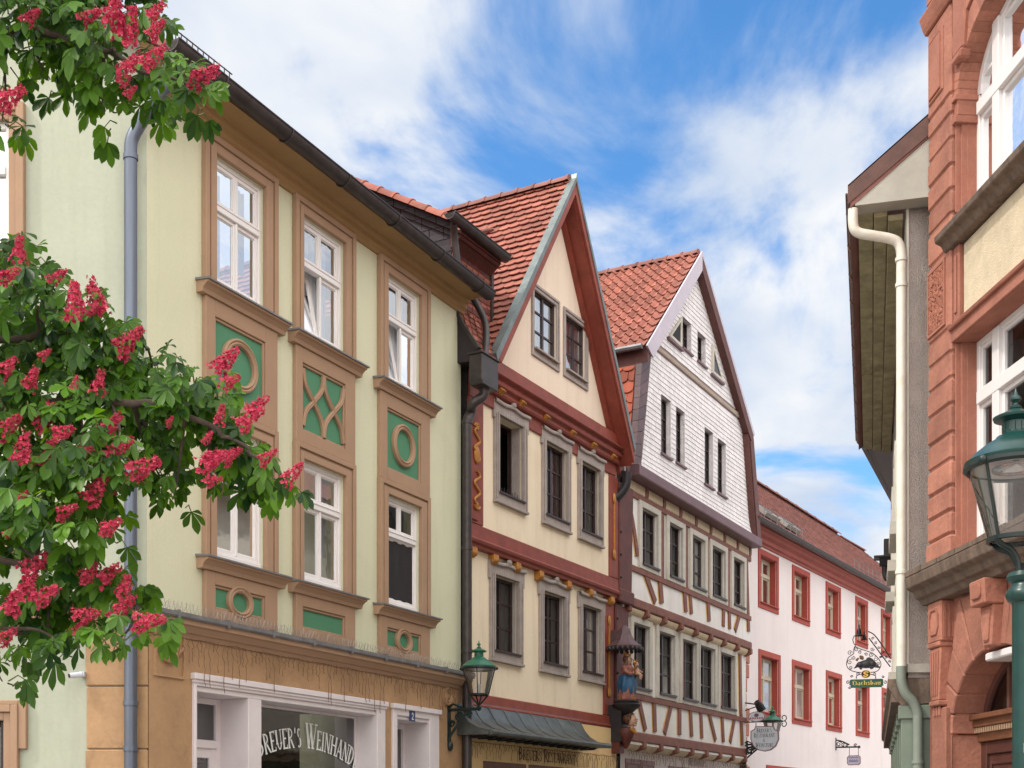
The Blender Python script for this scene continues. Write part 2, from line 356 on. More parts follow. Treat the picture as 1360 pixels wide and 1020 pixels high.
def lattice_sash(parent, u0, u1, z0, z1, w, cols, rows, m, fw=.05, bw=.028, dep=.05, glass='glass_old', name='window', cbar=None):
    """a casement window of small lights; the pane is its sub-part"""
    mb = MB(); frame_boxes(mb, u0, u1, z0, z1, fw, w - dep, w)
    for i in range(1, cols):
        u = u0 + (u1 - u0) * i / cols; t = (cbar or bw) if i * 2 == cols else bw
        mb.box(u - t / 2, u + t / 2, w - dep + .004, w - .006, z0 + fw, z1 - fw)
    for j in range(1, rows):
        z = z0 + (z1 - z0) * j / rows
        mb.box(u0 + fw, u1 - fw, w - dep + .008, w - .010, z - bw / 2, z + bw / 2)
    o = mb.build(name, M[m] if isinstance(m, str) else m, parent)
    pane_sheet(o, u0 + fw * .5, u1 - fw * .5, z0 + fw * .5, z1 - fw * .5, w - dep * .6, glass)
    return o

# ------------------------------------------------------------------ roof coverings (a across, b up the slope)
def slope_tiles(mb, O, A, B, conv, tw, th, lift=.03, thick=.014, kind='beaver', jit=.006):
    """overlapping plain tiles with rounded ends laid in half-bond on the plane O + a*A + b*B, clipped to the polygon conv"""
    O, A, B = Vector(O), Vector(A).normalized(), Vector(B).normalized(); Nn = A.cross(B).normalized()
    conv = ccw(conv); a0 = min(p[0] for p in conv); a1 = max(p[0] for p in conv); b0 = min(p[1] for p in conv); b1 = max(p[1] for p in conv)
    nr = int((b1 - b0) / th) + 2
    for r in range(-1, nr):
        bb = b0 + r * th; off = tw / 2 if r % 2 else 0
        for k in range(-1, int((a1 - a0) / tw) + 2):
            ac = a0 + k * tw + off + random.uniform(-jit, jit); bj = bb + random.uniform(-jit, jit); h = tw * .485
            if kind == 'beaver':
                poly = [(ac - h, bj + th * 1.25), (ac - h, bj + h * .55)] + [(ac - h * math.cos(t * math.pi / 6), bj + h * .55 * (1 - math.sin(t * math.pi / 6))) for t in range(1, 6)] + [(ac + h, bj + h * .55), (ac + h, bj + th * 1.25)]
            else:
                poly = [(ac - h, bj + th * 1.2), (ac - h, bj), (ac + h, bj), (ac + h, bj + th * 1.2)]
            poly = clip_poly(poly, conv)
            if len(poly) < 3: continue
            li = lift * random.uniform(.85, 1.15)
            top = [O + A * p[0] + B * p[1] + Nn * (li * (1 - (p[1] - bj) / (th * 1.25)) + .004) for p in poly]
            ti = [mb.P(p) for p in top]; bi = [mb.P(p - Nn * thick) for p in top]
            mb.f.append(ti)
            for i in range(len(ti)):
                j = (i + 1) % len(ti); mb.f.append([ti[i], bi[i], bi[j], ti[j]])
def pantiles(mb, O, A, B, la, lb, tw, th, lift=.05):
    O, A, B = Vector(O), Vector(A).normalized(), Vector(B).normalized(); Nn = A.cross(B).normalized()
    na, nb = int(la / tw), int(lb / th) + 1
    prof = [(0, .0), (.12, .012), (.3, 0), (.5, .004), (.64, .05), (.78, .085), (.9, .06), (1.0, .004)]
    for r in range(nb):
        for k in range(na + 1):
            j = random.uniform(-.006, .006); l2 = random.uniform(-.004, .004)
            row = []
            for e, (b, l) in enumerate(((r * th + j, lift), (min((r + 1) * th + .06, lb), .006))):
                row.append([mb.P(O + A * ((k + x) * tw) + B * b + Nn * (l + y + l2)) for x, y in prof])
            lip = [mb.P(O + A * ((k + x) * tw) + B * (r * th + j) + Nn * (lift + y - .03)) for x, y in prof]
            for i in range(len(prof) - 1):
                mb.f.append([row[0][i], row[0][i + 1], row[1][i + 1], row[1][i]]); mb.f.append([lip[i], lip[i + 1], row[0][i + 1], row[0][i]])
def ridge_tiles(mb, p, q, r=.11, n=10, seg=7):
    p, q = Vector(p), Vector(q); d = (q - p) / n; t = d.normalized(); s = t.cross(Vector((0, 0, 1))).normalized()
    up = s.cross(t)
    for k in range(n):
        a = p + d * k; rings = []
        for f_, rr in ((0, r * 1.12), (.12, r * 1.12), (.13, r), (1.04, r * .96)):
            rings.append([mb.P(a + d * f_ + (s * math.cos(math.pi * j / seg) + up * math.sin(math.pi * j / seg)) * rr) for j in range(seg + 1)])
        for i in range(3):
            for j in range(seg): mb.f.append([rings[i][j], rings[i][j + 1], rings[i + 1][j + 1], rings[i + 1][j]])
        mb.f.append(rings[0])
def half_gutter(mb, p, q, r, seg=8, th=.012):
    p, q = Vector(p), Vector(q); t = (q - p).normalized(); s = t.cross(Vector((0, 0, 1))).normalized(); z = Vector((0, 0, 1))
    for rr in (r, r - th):
        a = [mb.P(p + s * rr * math.cos(math.pi * j / seg) - z * rr * math.sin(math.pi * j / seg)) for j in range(seg + 1)]
        b = [mb.P(q + s * rr * math.cos(math.pi * j / seg) - z * rr * math.sin(math.pi * j / seg)) for j in range(seg + 1)]
        for j in range(seg): mb.f.append([a[j], a[j + 1], b[j + 1], b[j]])
        mb.f.append(a); mb.f.append(b[::-1])
    for e in (-1, 1):     # rolled rims
        mb.tube([p + s * e * r, q + s * e * r], .014, 6)
def gutter_rings(mb, p, q, r, step, first=.3):
    p, q = Vector(p), Vector(q); L_ = (q - p).length; t = (q - p) / L_; s = t.cross(Vector((0, 0, 1))).normalized(); z = Vector((0, 0, 1)); d = first
    while d < L_:
        c = p + t * d
        mb.tube([c + s * (r + .008) * math.cos(math.pi * j / 8) - z * (r + .008) * math.sin(math.pi * j / 8) for j in range(9)], .012, 5); d += step
def smooth_path(pts, n=6):
    """Catmull-Rom through the points"""
    P = [Vector(p) for p in pts]; out = []
    for i in range(len(P) - 1):
        p0, p1, p2, p3 = P[max(i - 1, 0)], P[i], P[i + 1], P[min(i + 2, len(P) - 1)]
        for k in range(n):
            t = k / n; out.append(.5 * ((2 * p1) + (p2 - p0) * t + (2 * p0 - 5 * p1 + 4 * p2 - p3) * t * t + (3 * p1 - p0 - 3 * p2 + p3) * t ** 3))
    out.append(P[-1]); return out

# ------------------------------------------------------------------ lettering: Roman capitals of thick and thin strokes
K, T_ = .17, .075
GL = {
 'B': (.62, [('l', .12, 0, .12, 1, K), ('a', .12, .74, .36, .26, -90, 90, .12), ('a', .12, .27, .42, .27, -90, 90, .13)]),
 'R': (.68, [('l', .12, 0, .12, 1, K), ('a', .12, .73, .40, .27, -90, 90, .12), ('l', .28, .46, .62, 0, K)]),
 'E': (.56, [('l', .12, 0, .12, 1, K), ('l', .12, .96, .5, .96, T_), ('l', .12, .52, .42, .52, T_), ('l', .12, .04, .54, .04, T_), ('l', .5, 1, .5, .82, T_), ('l', .53, 0, .53, .2, T_)]),
 'U': (.70, [('l', .12, .3, .12, 1, K), ('l', .58, .3, .58, 1, T_), ('a', .35, .3, .23, .28, 180, 360, .11)]),
 'S': (.52, [('a', .26, .75, .2, .22, 40, 270, .12), ('a', .26, .26, .22, .25, -140, 90, .13)]),
 'W': (1.0, [('l', .08, 1, .3, 0, K), ('l', .3, 0, .5, 1, T_), ('l', .42, 1, .66, 0, K), ('l', .66, 0, .92, 1, T_)]),
 'I': (.28, [('l', .14, 0, .14, 1, K)]),
 'N': (.74, [('l', .12, 0, .12, 1, T_), ('l', .12, 1, .62, 0, K), ('l', .62, 0, .62, 1, T_)]),
 'H': (.74, [('l', .12, 0, .12, 1, K), ('l', .62, 0, .62, 1, K), ('l', .12, .52, .62, .52, T_)]),
 'A': (.72, [('l', .06, 0, .36, 1, T_), ('l', .36, 1, .64, 0, K), ('l', .18, .34, .52, .34, T_)]),
 'D': (.72, [('l', .12, 0, .12, 1, K), ('a', .12, .5, .5, .5, -90, 90, .13)]),
 'L': (.54, [('l', .12, 0, .12, 1, K), ('l', .12, .04, .5, .04, T_), ('l', .5, 0, .5, .2, T_)]),
 'T': (.62, [('l', .31, 0, .31, 1, K), ('l', .02, .96, .6, .96, T_), ('l', .05, 1, .05, .8, T_), ('l', .57, 1, .57, .8, T_)]),
 "'": (.2, [('l', .1, .72, .1, 1.0, .12)]), ' ': (.34, []),
 '&': (.7, [('a', .3, .74, .17, .22, 0, 360, .09), ('a', .28, .25, .25, .25, 60, 330, .1), ('l', .2, .62, .62, 0, .12)]),
 '2': (.55, [('a', .27, .72, .2, .25, -30, 190, .13), ('l', .44, .58, .08, .06, .12), ('l', .06, .05, .5, .05, .12)]),
}
def glyph_quads(ch):
    adv, st = GL[ch]; q = []
    for s in st:
        if s[0] == 'l':
            _, x0, y0, x1, y1, t = s; d = Vector((x1 - x0, y1 - y0)).normalized(); n = Vector((-d.y, d.x)) * t / 2
            if abs(d.y) > .5: n = Vector((t / 2, 0))
            q.append([(x0 - n.x, y0 - n.y), (x0 + n.x, y0 + n.y), (x1 + n.x, y1 + n.y), (x1 - n.x, y1 - n.y)])
            if abs(d.y) > .5 and t in (K, T_) and abs(y1 - y0) > .6:     # serifs
                for x, y in ((x0, y0), (x1, y1)):
                    e = .055 if y < .5 else -.055; q.append([(x - .13, y), (x + .13, y), (x + .13, y + e), (x - .13, y + e)])
        else:
            _, cx, cy, rx, ry, a0, a1, t = s; n = 12
            for k in range(n):
                a, b = math.radians(a0 + (a1 - a0) * k / n), math.radians(a0 + (a1 - a0) * (k + 1) / n)
                f = lambda g, o: (cx + (rx - t / 2 + o * t / 2) * math.cos(g), cy + (ry - T_ / 2 + o * T_ / 2) * math.sin(g))
                q.append([f(a, -1), f(a, 1), f(b, 1), f(b, -1)])
    return adv, q
def letters(mb, text, place, small=.78, gap=.06):
    """small-caps text; place(x, y) puts a point of the line (cap height 1) into facade coordinates"""
    x = 0.0; first = True; lay = 0
    for ch in text:
        s = 1.0 if first or ch == ' ' else small
        adv, qs = glyph_quads(ch)
        for k, q in enumerate(qs): mb.face([place(x + p[0] * s, p[1] * s, k * .0004) for p in q])
        x += adv * s + gap; first = ch == ' '
    return x
def text_width(text, small=.78, gap=.06):
    x = 0; first = True
    for ch in text:
        s = 1.0 if first or ch == ' ' else small; x += GL[ch][0] * s + gap; first = ch == ' '
    return x - gap

# ------------------------------------------------------------------ camera
cam = bpy.data.cameras.new('camera'); co = bpy.data.objects.new('camera', cam); C.objects.link(co); scn.camera = co
co.location = (0, 0, CZ); co.rotation_euler = (math.radians(90), 0, 0)
cam.sensor_width = 36; cam.lens = 36 * FOC / 1360; cam.shift_y = (HZ - 510) / 1360; cam.clip_start = .1; cam.clip_end = 3000

# ------------------------------------------------------------------ daylight
SUN_EL, SUN_AZ = 50.0, 250.0      # degrees; azimuth clockwise from the way the camera looks: behind its left shoulder
w = bpy.data.worlds.new('World'); scn.world = w; w.use_nodes = True
nt = w.node_tree; N = nt.nodes; L = nt.links; bg = N['Background']
sky = N.new('ShaderNodeTexSky'); sky.sky_type = 'NISHITA'; sky.sun_disc = False
sky.sun_elevation = math.radians(SUN_EL); sky.sun_rotation = math.radians(SUN_AZ); sky.air_density = 1.0; sky.dust_density = .6; sky.ozone_density = 2.0
hs = N.new('ShaderNodeHueSaturation'); hs.inputs['Saturation'].default_value = SKY_SAT; hs.inputs['Value'].default_value = SKY_VAL
L.new(sky.outputs[0], hs.inputs['Color'])
tc = N.new('ShaderNodeTexCoord'); sx = N.new('ShaderNodeSeparateXYZ'); L.new(tc.outputs['Generated'], sx.inputs[0])
zz = N.new('ShaderNodeMath'); zz.operation = 'ADD'; zz.inputs[1].default_value = .12; L.new(sx.outputs['Z'], zz.inputs[0])
zm = N.new('ShaderNodeMath'); zm.operation = 'MAXIMUM'; zm.inputs[1].default_value = .06; L.new(zz.outputs[0], zm.inputs[0])
dx = N.new('ShaderNodeMath'); dx.operation = 'DIVIDE'; L.new(sx.outputs['X'], dx.inputs[0]); L.new(zm.outputs[0], dx.inputs[1])
dy = N.new('ShaderNodeMath'); dy.operation = 'DIVIDE'; L.new(sx.outputs['Y'], dy.inputs[0]); L.new(zm.outputs[0], dy.inputs[1])
cx = N.new('ShaderNodeCombineXYZ'); L.new(dx.outputs[0], cx.inputs['X']); L.new(dy.outputs[0], cx.inputs['Y'])
mp = N.new('ShaderNodeMapping'); mp.inputs['Location'].default_value = CLOUD_LOC; mp.inputs['Rotation'].default_value = (0, 0, math.radians(CLOUD_ROT)); mp.inputs['Scale'].default_value = CLOUD_SCALE
L.new(cx.outputs[0], mp.inputs['Vector'])
n1 = N.new('ShaderNodeTexNoise'); n1.inputs['Scale'].default_value = 1.0; n1.inputs['Detail'].default_value = 9; n1.inputs['Roughness'].default_value = .56; n1.inputs['Distortion'].default_value = .75
L.new(mp.outputs[0], n1.inputs['Vector'])
cr = N.new('ShaderNodeValToRGB'); cr.color_ramp.interpolation = 'EASE'
cr.color_ramp.elements[0].position = CLOUD_T[0]; cr.color_ramp.elements[1].position = CLOUD_T[1]
cr.color_ramp.elements[0].color = (.0, .0, .0, 1); cr.color_ramp.elements[1].color = (1, 1, 1, 1)
# thicker veil towards the horizon
hz = N.new('ShaderNodeMapRange'); hz.inputs['From Min'].default_value = .12; hz.inputs['From Max'].default_value = .58; hz.inputs['To Min'].default_value = CLOUD_HZ; hz.inputs['To Max'].default_value = -.03
L.new(sx.outputs['Z'], hz.inputs['Value'])
# and a bank of cloud standing to the left of the street
lf = N.new('ShaderNodeMapRange'); lf.inputs['From Min'].default_value = -.34; lf.inputs['From Max'].default_value = .30; lf.inputs['To Min'].default_value = .10; lf.inputs['To Max'].default_value = -.02
L.new(sx.outputs['X'], lf.inputs['Value'])
ad = N.new('ShaderNodeMath'); ad.operation = 'ADD'; L.new(n1.outputs['Fac'], ad.inputs[0]); L.new(hz.outputs['Result'], ad.inputs[1])
ad2 = N.new('ShaderNodeMath'); ad2.operation = 'ADD'; L.new(ad.outputs[0], ad2.inputs[0]); L.new(lf.outputs['Result'], ad2.inputs[1])
rt = N.new('ShaderNodeMapRange'); rt.inputs['From Min'].default_value = .42; rt.inputs['From Max'].default_value = .75; rt.inputs['To Min'].default_value = 0; rt.inputs['To Max'].default_value = .16     # thicker cloud off to the right
L.new(sx.outputs['X'], rt.inputs['Value']); ad3 = N.new('ShaderNodeMath'); ad3.operation = 'ADD'; L.new(ad2.outputs[0], ad3.inputs[0]); L.new(rt.outputs['Result'], ad3.inputs[1])
L.new(ad3.outputs[0], cr.inputs['Fac'])
# cloud brightness varies softly
n2 = N.new('ShaderNodeTexNoise'); n2.inputs['Scale'].default_value = 2.1; n2.inputs['Detail'].default_value = 6; n2.inputs['Distortion'].default_value = .4
L.new(mp.outputs[0], n2.inputs['Vector'])
c2 = N.new('ShaderNodeValToRGB'); c2.color_ramp.elements[0].position = .36; c2.color_ramp.elements[1].position = .62
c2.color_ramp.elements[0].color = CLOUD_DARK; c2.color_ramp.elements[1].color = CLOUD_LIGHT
L.new(n2.outputs['Fac'], c2.inputs['Fac'])
mx = N.new('ShaderNodeMix'); mx.data_type = 'RGBA'
L.new(cr.outputs['Color'], mx.inputs['Factor']); L.new(hs.outputs['Color'], mx.inputs['A']); L.new(c2.outputs['Color'], mx.inputs['B'])
# bright glow added to the unseen sky behind the camera to light the facades
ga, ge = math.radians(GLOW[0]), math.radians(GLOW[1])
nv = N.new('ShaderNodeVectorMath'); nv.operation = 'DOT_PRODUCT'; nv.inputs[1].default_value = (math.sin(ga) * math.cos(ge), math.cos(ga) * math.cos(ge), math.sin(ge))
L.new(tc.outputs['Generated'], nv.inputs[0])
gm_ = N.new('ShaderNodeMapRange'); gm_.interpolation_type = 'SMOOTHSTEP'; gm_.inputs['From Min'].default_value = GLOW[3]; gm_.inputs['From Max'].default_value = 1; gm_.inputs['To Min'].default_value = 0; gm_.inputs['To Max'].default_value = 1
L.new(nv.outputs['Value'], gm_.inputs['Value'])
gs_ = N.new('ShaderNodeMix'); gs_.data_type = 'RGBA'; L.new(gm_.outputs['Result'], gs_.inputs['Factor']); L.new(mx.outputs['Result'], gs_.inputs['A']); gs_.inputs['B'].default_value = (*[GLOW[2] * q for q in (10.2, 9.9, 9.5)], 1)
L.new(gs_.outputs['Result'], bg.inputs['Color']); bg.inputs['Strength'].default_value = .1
sun = bpy.data.lights.new('sun', 'SUN'); sun.energy = SUN_E; sun.angle = math.radians(SUN_SOFT); sun.color = (1, .93, .83)
so = bpy.data.objects.new('sun', sun); C.objects.link(so)
a, e = math.radians(SUN_AZ), math.radians(SUN_EL)
so.rotation_euler = Vector((math.sin(a) * math.cos(e), math.cos(a) * math.cos(e), math.sin(e))).to_track_quat('Z', 'Y').to_euler()
so.location = (5, -20, 40)
scn.view_settings.view_transform = 'Standard'; scn.view_settings.look = 'None'; scn.view_settings.exposure = EXPO; scn.view_settings.gamma = 1
scn.view_settings.use_curve_mapping = False
scn.render.engine = 'CYCLES'; scn.cycles.max_bounces = 8; scn.cycles.transparent_max_bounces = 16; scn.cycles.use_denoising = True

# ------------------------------------------------------------------ ground
g = MB(); g.face([(-400, 400, 0), (400, 400, 0), (400, -400, 0), (-400, -400, 0)]); o = g.build('ground', M['paving']); o['kind'] = 'structure'

# ------------------------------------------------------------------ facade surveys
F1 = frame_px(195, 16, 1565); E1 = F1.dep(612)
F2 = frame_px(622, E1 + .2, 1645)
F3 = frame_px(832, F2.dep(830) + .2, 1625)
F4 = frame_px(985, F3.dep(997) + .5, 1745)
FR = frame_px(1232, 15, 530, False)
FS = Frame(F1.X - .9995 * 9, F1.Y + .03 * 9, (.9995, -.03))      # side wall of the corner house, left to right
def remap(Fa, Fb):
    def f(p):
        q = Fa.world(p[0], p[1], p[2]); x, y = q.x - Fb.X, q.y - Fb.Y
        return (x * Fb.d[0] + y * Fb.d[1], x * Fb.n[0] + y * Fb.n[1], p[2])
    return f

# ================================================================== corner house (pale green, tan trim)
H1 = thing('corner_house', 'pale green corner house with tan window surrounds, green ornamental panels and a shop below', 'house', F1.loc(), F1.rz)
side = remap(FS, F1)
L1 = F1.u(612)
COLS = [(1.23, 2.27, 1.0, 2.53), (3.14, 4.21, 2.94, 4.46), (5.39, 6.42, 5.15, 6.69)]
UP, LO = (8.64, 10.33), (5.09, 6.82)
holes = [(c[0], c[1], *r) for c in COLS for r in (UP, LO)]
mb = MB(); wall(mb, (0, L1, 4.0, 10.9), holes, 0, .22)
mb.face([(L1, 0, 0), (L1, -9, 0), (L1, -9, 11), (L1, 0, 11)])
mb.build('wall', M['green_plaster'], H1)
# side wall with its own pair of windows, rising to the verge
S9 = 9.0
SUu = FS.u(13); sh = [(SUu - 1.05, SUu, 8.62, 10.2), (SUu - 1.05, SUu, 5.09, 6.7), (FS.u(6) - .9, FS.u(6), 1.0, FS.z(6, 957))]
mb = MB(); mb.xf = side
wall(mb, (0, S9, 0, 11.15), sh, 0, .22)
mb.face([(S9, 0, 11.15), (S9 - 5.3, 0, 14.5), (0, 0, 11.15)])
mb.build('side_wall', M['green_plaster_shaded'], H1)
for k, h in enumerate(sh):
    mb = MB(); mb.xf = side; frame_boxes(mb, h[0], h[1], h[2], h[3], .07, -.12, -.05); zt = h[2] + (h[3] - h[2]) * .63
    if k < 2: mb.box((h[0] + h[1]) / 2 - .04, (h[0] + h[1]) / 2 + .04, -.115, -.045, h[2] + .07, h[3] - .07)
    mb.box(h[0] + .07, h[1] - .07, -.11, -.03, zt - .05, zt + .05)
    wn = mb.build('window', M['white_paint'] if k < 2 else M['dark_wood'], H1, bevel=.006)
    mb = MB(); mb.xf = side; mb.face([(h[0], -.09, h[2]), (h[1], -.09, h[2]), (h[1], -.09, h[3]), (h[0], -.09, h[3])]); mb.build('pane', M['glass_sky'] if k < 2 else M['glass_old'], wn)
    mb = MB(); mb.xf = side
    t = .20 if k < 2 else .19
    for (a0, a1, ww) in ((0.0, .10, .04), (.10, t, .08)):
        mb.box(h[0] - a1, h[0] - a0, -.02, ww, h[2] - a1 * .6, h[3] + a1); mb.box(h[1] + a0, h[1] + a1, -.02, ww, h[2] - a1 * .6, h[3] + a1)
        mb.box(h[0] - a0, h[1] + a0, -.02, ww, h[3] + a0, h[3] + a1); mb.box(h[0] - a0, h[1] + a0, -.02, ww, h[2] - a1 * .6, h[2] - a0 * .6)
    if k == 2: mb.box(h[1] + .19, h[1] + .29, -.02, .06, h[3] - .35, h[3] + .24); mb.box(h[0] - .29, h[1] + .19, -.02, .065, h[3] + .19, h[3] + .245)
    mb.build('surround', M['tan_trim'], wn, bevel=.008)
    if k < 2:
        mb = MB(); mb.xf = side; mb.sweep([(0, h[2] - .32), (.07, h[2] - .32), (.18, h[2] - .2), (.18, h[2] - .13), (0, h[2] - .13)], h[0] - .3, h[1] + .3); mb.build('sill', M['tan_trim'], wn)
# stone pier at the corner and on the side
mb = MB(); mb.xf = side
pu = FS.u(115); zc = 0
for k, zz_ in enumerate((0, 1.1, 1.72, 2.5, 3.27)):
    z1 = (1.1, 1.72, 2.5, 3.27, 3.98)[k]; mb.box(pu + .01 * (k % 2), S9 + .02, -.05, .035 + .006 * (k % 3), zz_ + .006, z1 - .006)
mb.build('corner_pier', M['ochre'], H1, bevel=.012)

def bay_window(c, r, tf, tilt=False, gl='glass', cur='full', dark=False):
    u0, u1, z0, z1 = c[0], c[1], r[0], r[1]; um = (u0 + u1) / 2; zt = z0 + (z1 - z0) * tf; wf = -.03
    mb = MB(); frame_boxes(mb, u0, u1, z0, z1, .055, wf - .09, wf, tb=.085)
    mb.box(u0 + .055, u1 - .055, wf - .088, wf + .022, zt - .05, zt + .05)
    mb.box(u0 + .055, u1 - .055, wf - .08, wf + .034, zt + .022, zt + .044)
    mb.box(u0 + .03, u1 - .03, wf - .01, wf + .03, z0 + .0, z0 + .05)
    lights = [(u0 + .055, um, zt + .05, z1 - .055, False), (um, u1 - .055, zt + .05, z1 - .055, False)]
    if dark: lights.append((u0 + .055, u1 - .055, z0 + .085, zt - .05, False))
    else: lights += [(u0 + .055, um, z0 + .085, zt - .05, tilt), (um, u1 - .055, z0 + .085, zt - .05, False)]
    panes = []
    for a0, a1, b0, b1, tl in lights:
        t = .05 if not dark or b1 > zt else .03
        if tl: mb.xf = lambda p, b0=b0: (p[0], p[1] - .20 * (p[2] - b0), p[2])
        frame_boxes(mb, a0 + .001, a1 - .001, b0, b1, t, wf - .075, wf - .02)
        frame_boxes(mb, a0 + t, a1 - t, b0 + t, b1 - t, .014, wf - .06, wf - .034)
        mb.xf = None; panes.append((a0 + t, a1 - t, b0 + t, b1 - t, tl))
    if not dark: mb.box(um - .02, um + .02, wf - .03, wf + .004, z0 + .085, zt - .05)
    wn = mb.build('window', M['white_paint'], H1, bevel=.006)
    pm = MB()
    for a0, a1, b0, b1, tl in panes:
        if tl: pm.xf = lambda p, b0=b0: (p[0], p[1] - .20 * (p[2] - b0 + .05), p[2])
        pm.face([(a0, wf - .045, b0), (a1, wf - .045, b0), (a1, wf - .045, b1), (a0, wf - .045, b1)]); pm.xf = None
    pm.build('pane', M[gl], wn)
    sm = MB(); o0, o1, zt1, zb = c[2], c[3], z1 + .22, z0 - (.06 if r is UP else .05)
    sm.box(o0, o0 + .08, 0, .085, zb, zt1); sm.box(o1 - .08, o1, 0, .085, zb, zt1); sm.box(o0 + .08, o1 - .08, 0, .085, zt1 - .08, zt1)
    sm.box(o0 + .08, o0 + .115, 0, .055, zb, zt1 - .08); sm.box(o1 - .115, o1 - .08, 0, .055, zb, zt1 - .08); sm.box(o0 + .115, o1 - .115, 0, .055, zt1 - .115, zt1 - .08)
    sm.box(o0 + .115, u0, 0, .075, zb, zt1 - .115); sm.box(u1, o1 - .115, 0, .075, zb, zt1 - .115); sm.box(u0, u1, 0, .075, z1, zt1 - .115)
    sm.build('surround', M['tan_trim'], wn, bevel=.008)
    lz = zb
    lm = MB(); lm.sweep([(0, lz - .17), (.10, lz - .17), (.115, lz - .12), (.16, lz - .075), (.20, lz - .06), (.20, lz - .02), (0, lz - .02)], o0 - .1, o1 + .12); lm.build('sill', M['tan_trim'], wn)
    cm = MB(); cm.sweep([(0, lz - .02), (.225, lz - .035), (.225, lz - .012), (0, lz + .012)], o0 - .12, o1 + .15); cm.build('sill_cover', M['lead'], wn)
    if dark:
        curtain(wn, u0 + .1, u1 - .1, z0 + .09, zt - .055, wf - .036, 'blind_and_shade', .006, .25); curtain(wn, u0 + .1, u1 - .1, zt, z1 - .06, wf - .2, 'curtain_grey')
    elif cur == 'full': curtain(wn, u0 + .08, u1 - .08, z0 + .08, z1 - .06, wf - .22, 'curtain')
    elif cur == 'part':
        curtain(wn, u0 + .08, u0 + .42, z0 + .08, z1 - .06, wf - .22, 'curtain'); curtain(wn, u1 - .3, u1 - .08, z0 + .5, z1 - .06, wf - .24, 'curtain')
    return wn
bay_window(COLS[0], UP, .62, gl='glass_sky', cur='part'); bay_window(COLS[1], UP, .62, True, gl='glass_sky', cur='full'); bay_window(COLS[2], UP, .62, True, gl='glass_sky')
bay_window(COLS[0], LO, .66, cur='part'); bay_window(COLS[1], LO, .66, cur='part'); bay_window(COLS[2], LO, .66, gl='glass_old', dark=True)

def bez(p0, p1, p2, n=10): return [((1 - t) ** 2 * p0[0] + 2 * t * (1 - t) * p1[0] + t * t * p2[0], (1 - t) ** 2 * p0[1] + 2 * t * (1 - t) * p1[1] + t * t * p2[1]) for t in [i / n for i in range(n + 1)]]
def ring_strip(mb, path, prof, w, closed=False):
    """moulded band: path of (u,z), profile of (offset, w)"""
    n = len(path); rows = []
    for k in range(n):
        a = Vector(path[(k - 1) % n if closed else max(k - 1, 0)]); b = Vector(path[(k + 1) % n if closed else min(k + 1, n - 1)])
        d = (b - a).normalized(); nn = Vector((-d.y, d.x)); p = Vector(path[k])
        rows.append([mb.P((p.x + nn.x * o_, w + q, p.y + nn.y * o_)) for o_, q in prof])
    m = len(prof)
    for k in range(n if closed else n - 1):
        for j in range(m - 1): mb.f.append([rows[k][j], rows[(k + 1) % n][j], rows[(k + 1) % n][j + 1], rows[k][j + 1]])
PR = [(-.045, 0), (-.045, .05), (-.02, .065), (0, .045), (.02, .065), (.045, .05), (.045, 0)]
def spandrel(c, zr, gz, ring=None, lattice=False):
    o0, o1 = c[2] + .01, c[3] - .01; g0, g1 = c[0] - .03, c[1] - .02
    mb = MB()
    mb.box(o0, g0, 0, .07, *zr); mb.box(g1, o1, 0, .07, *zr); mb.box(g0, g1, 0, .07, zr[0], gz[0]); mb.box(g0, g1, 0, .07, gz[1], zr[1])
    frame_boxes(mb, g0, g1, gz[0], gz[1], .035, 0, .048)
    p = mb.build('spandrel_panel', M['tan_trim'], H1, bevel=.008)
    mb = MB(); mb.face([(g0, .018, gz[0]), (g1, .018, gz[0]), (g1, .018, gz[1]), (g0, .018, gz[1])]); mb.build('field', M['panel_green'], p)
    um, zm_ = (g0 + g1) / 2, (gz[0] + gz[1]) / 2
    if ring:
        mb = MB(); ring_strip(mb, [(um + (ring[0] - .04) * math.cos(t * math.pi / 20), zm_ + (ring[1] - .04) * math.sin(t * math.pi / 20)) for t in range(40)], PR, .02, True)
        mb.build('ring_moulding', M['tan_trim'], p, smooth=True)
    if lattice:
        mb = MB(); X = lambda q: (g0 + .03 + q[0] * (g1 - g0 - .06), gz[0] + .03 + q[1] * (gz[1] - gz[0] - .06))
        for i, cv_ in enumerate((((.5, 1), (.46, .76), (.25, .5), (.06, .28), (0, .05)), ((0, .95), (.06, .72), (.25, .5), (.46, .24), (.5, 0)), ((.5, 1), (.54, .76), (.75, .5), (.94, .28), (1, .05)), ((1, .95), (.94, .72), (.75, .5), (.54, .24), (.5, 0)))):
            ring_strip(mb, [(v_.x, v_.z) for v_ in smooth_path([(X(q)[0], 0, X(q)[1]) for q in cv_], 6)], [(q[0] * .75, q[1] * .8 + i * .002) for q in PR], .02)
        mb.build('lattice_moulding', M['tan_trim'], p, smooth=True)
UZ, UG = (7.04, 8.41), (7.22, 8.19); LZ, LG = (4.2, 4.87), (4.385, 4.70)
spandrel(COLS[0], UZ, UG, (.36, .345)); spandrel(COLS[1], UZ, UG, None, True); spandrel(COLS[2], UZ, UG, (.33, .335))
spandrel(COLS[0], LZ, LG, (.26, .215)); spandrel(COLS[1], LZ, LG); spandrel(COLS[2], LZ, LG, (.24, .205))

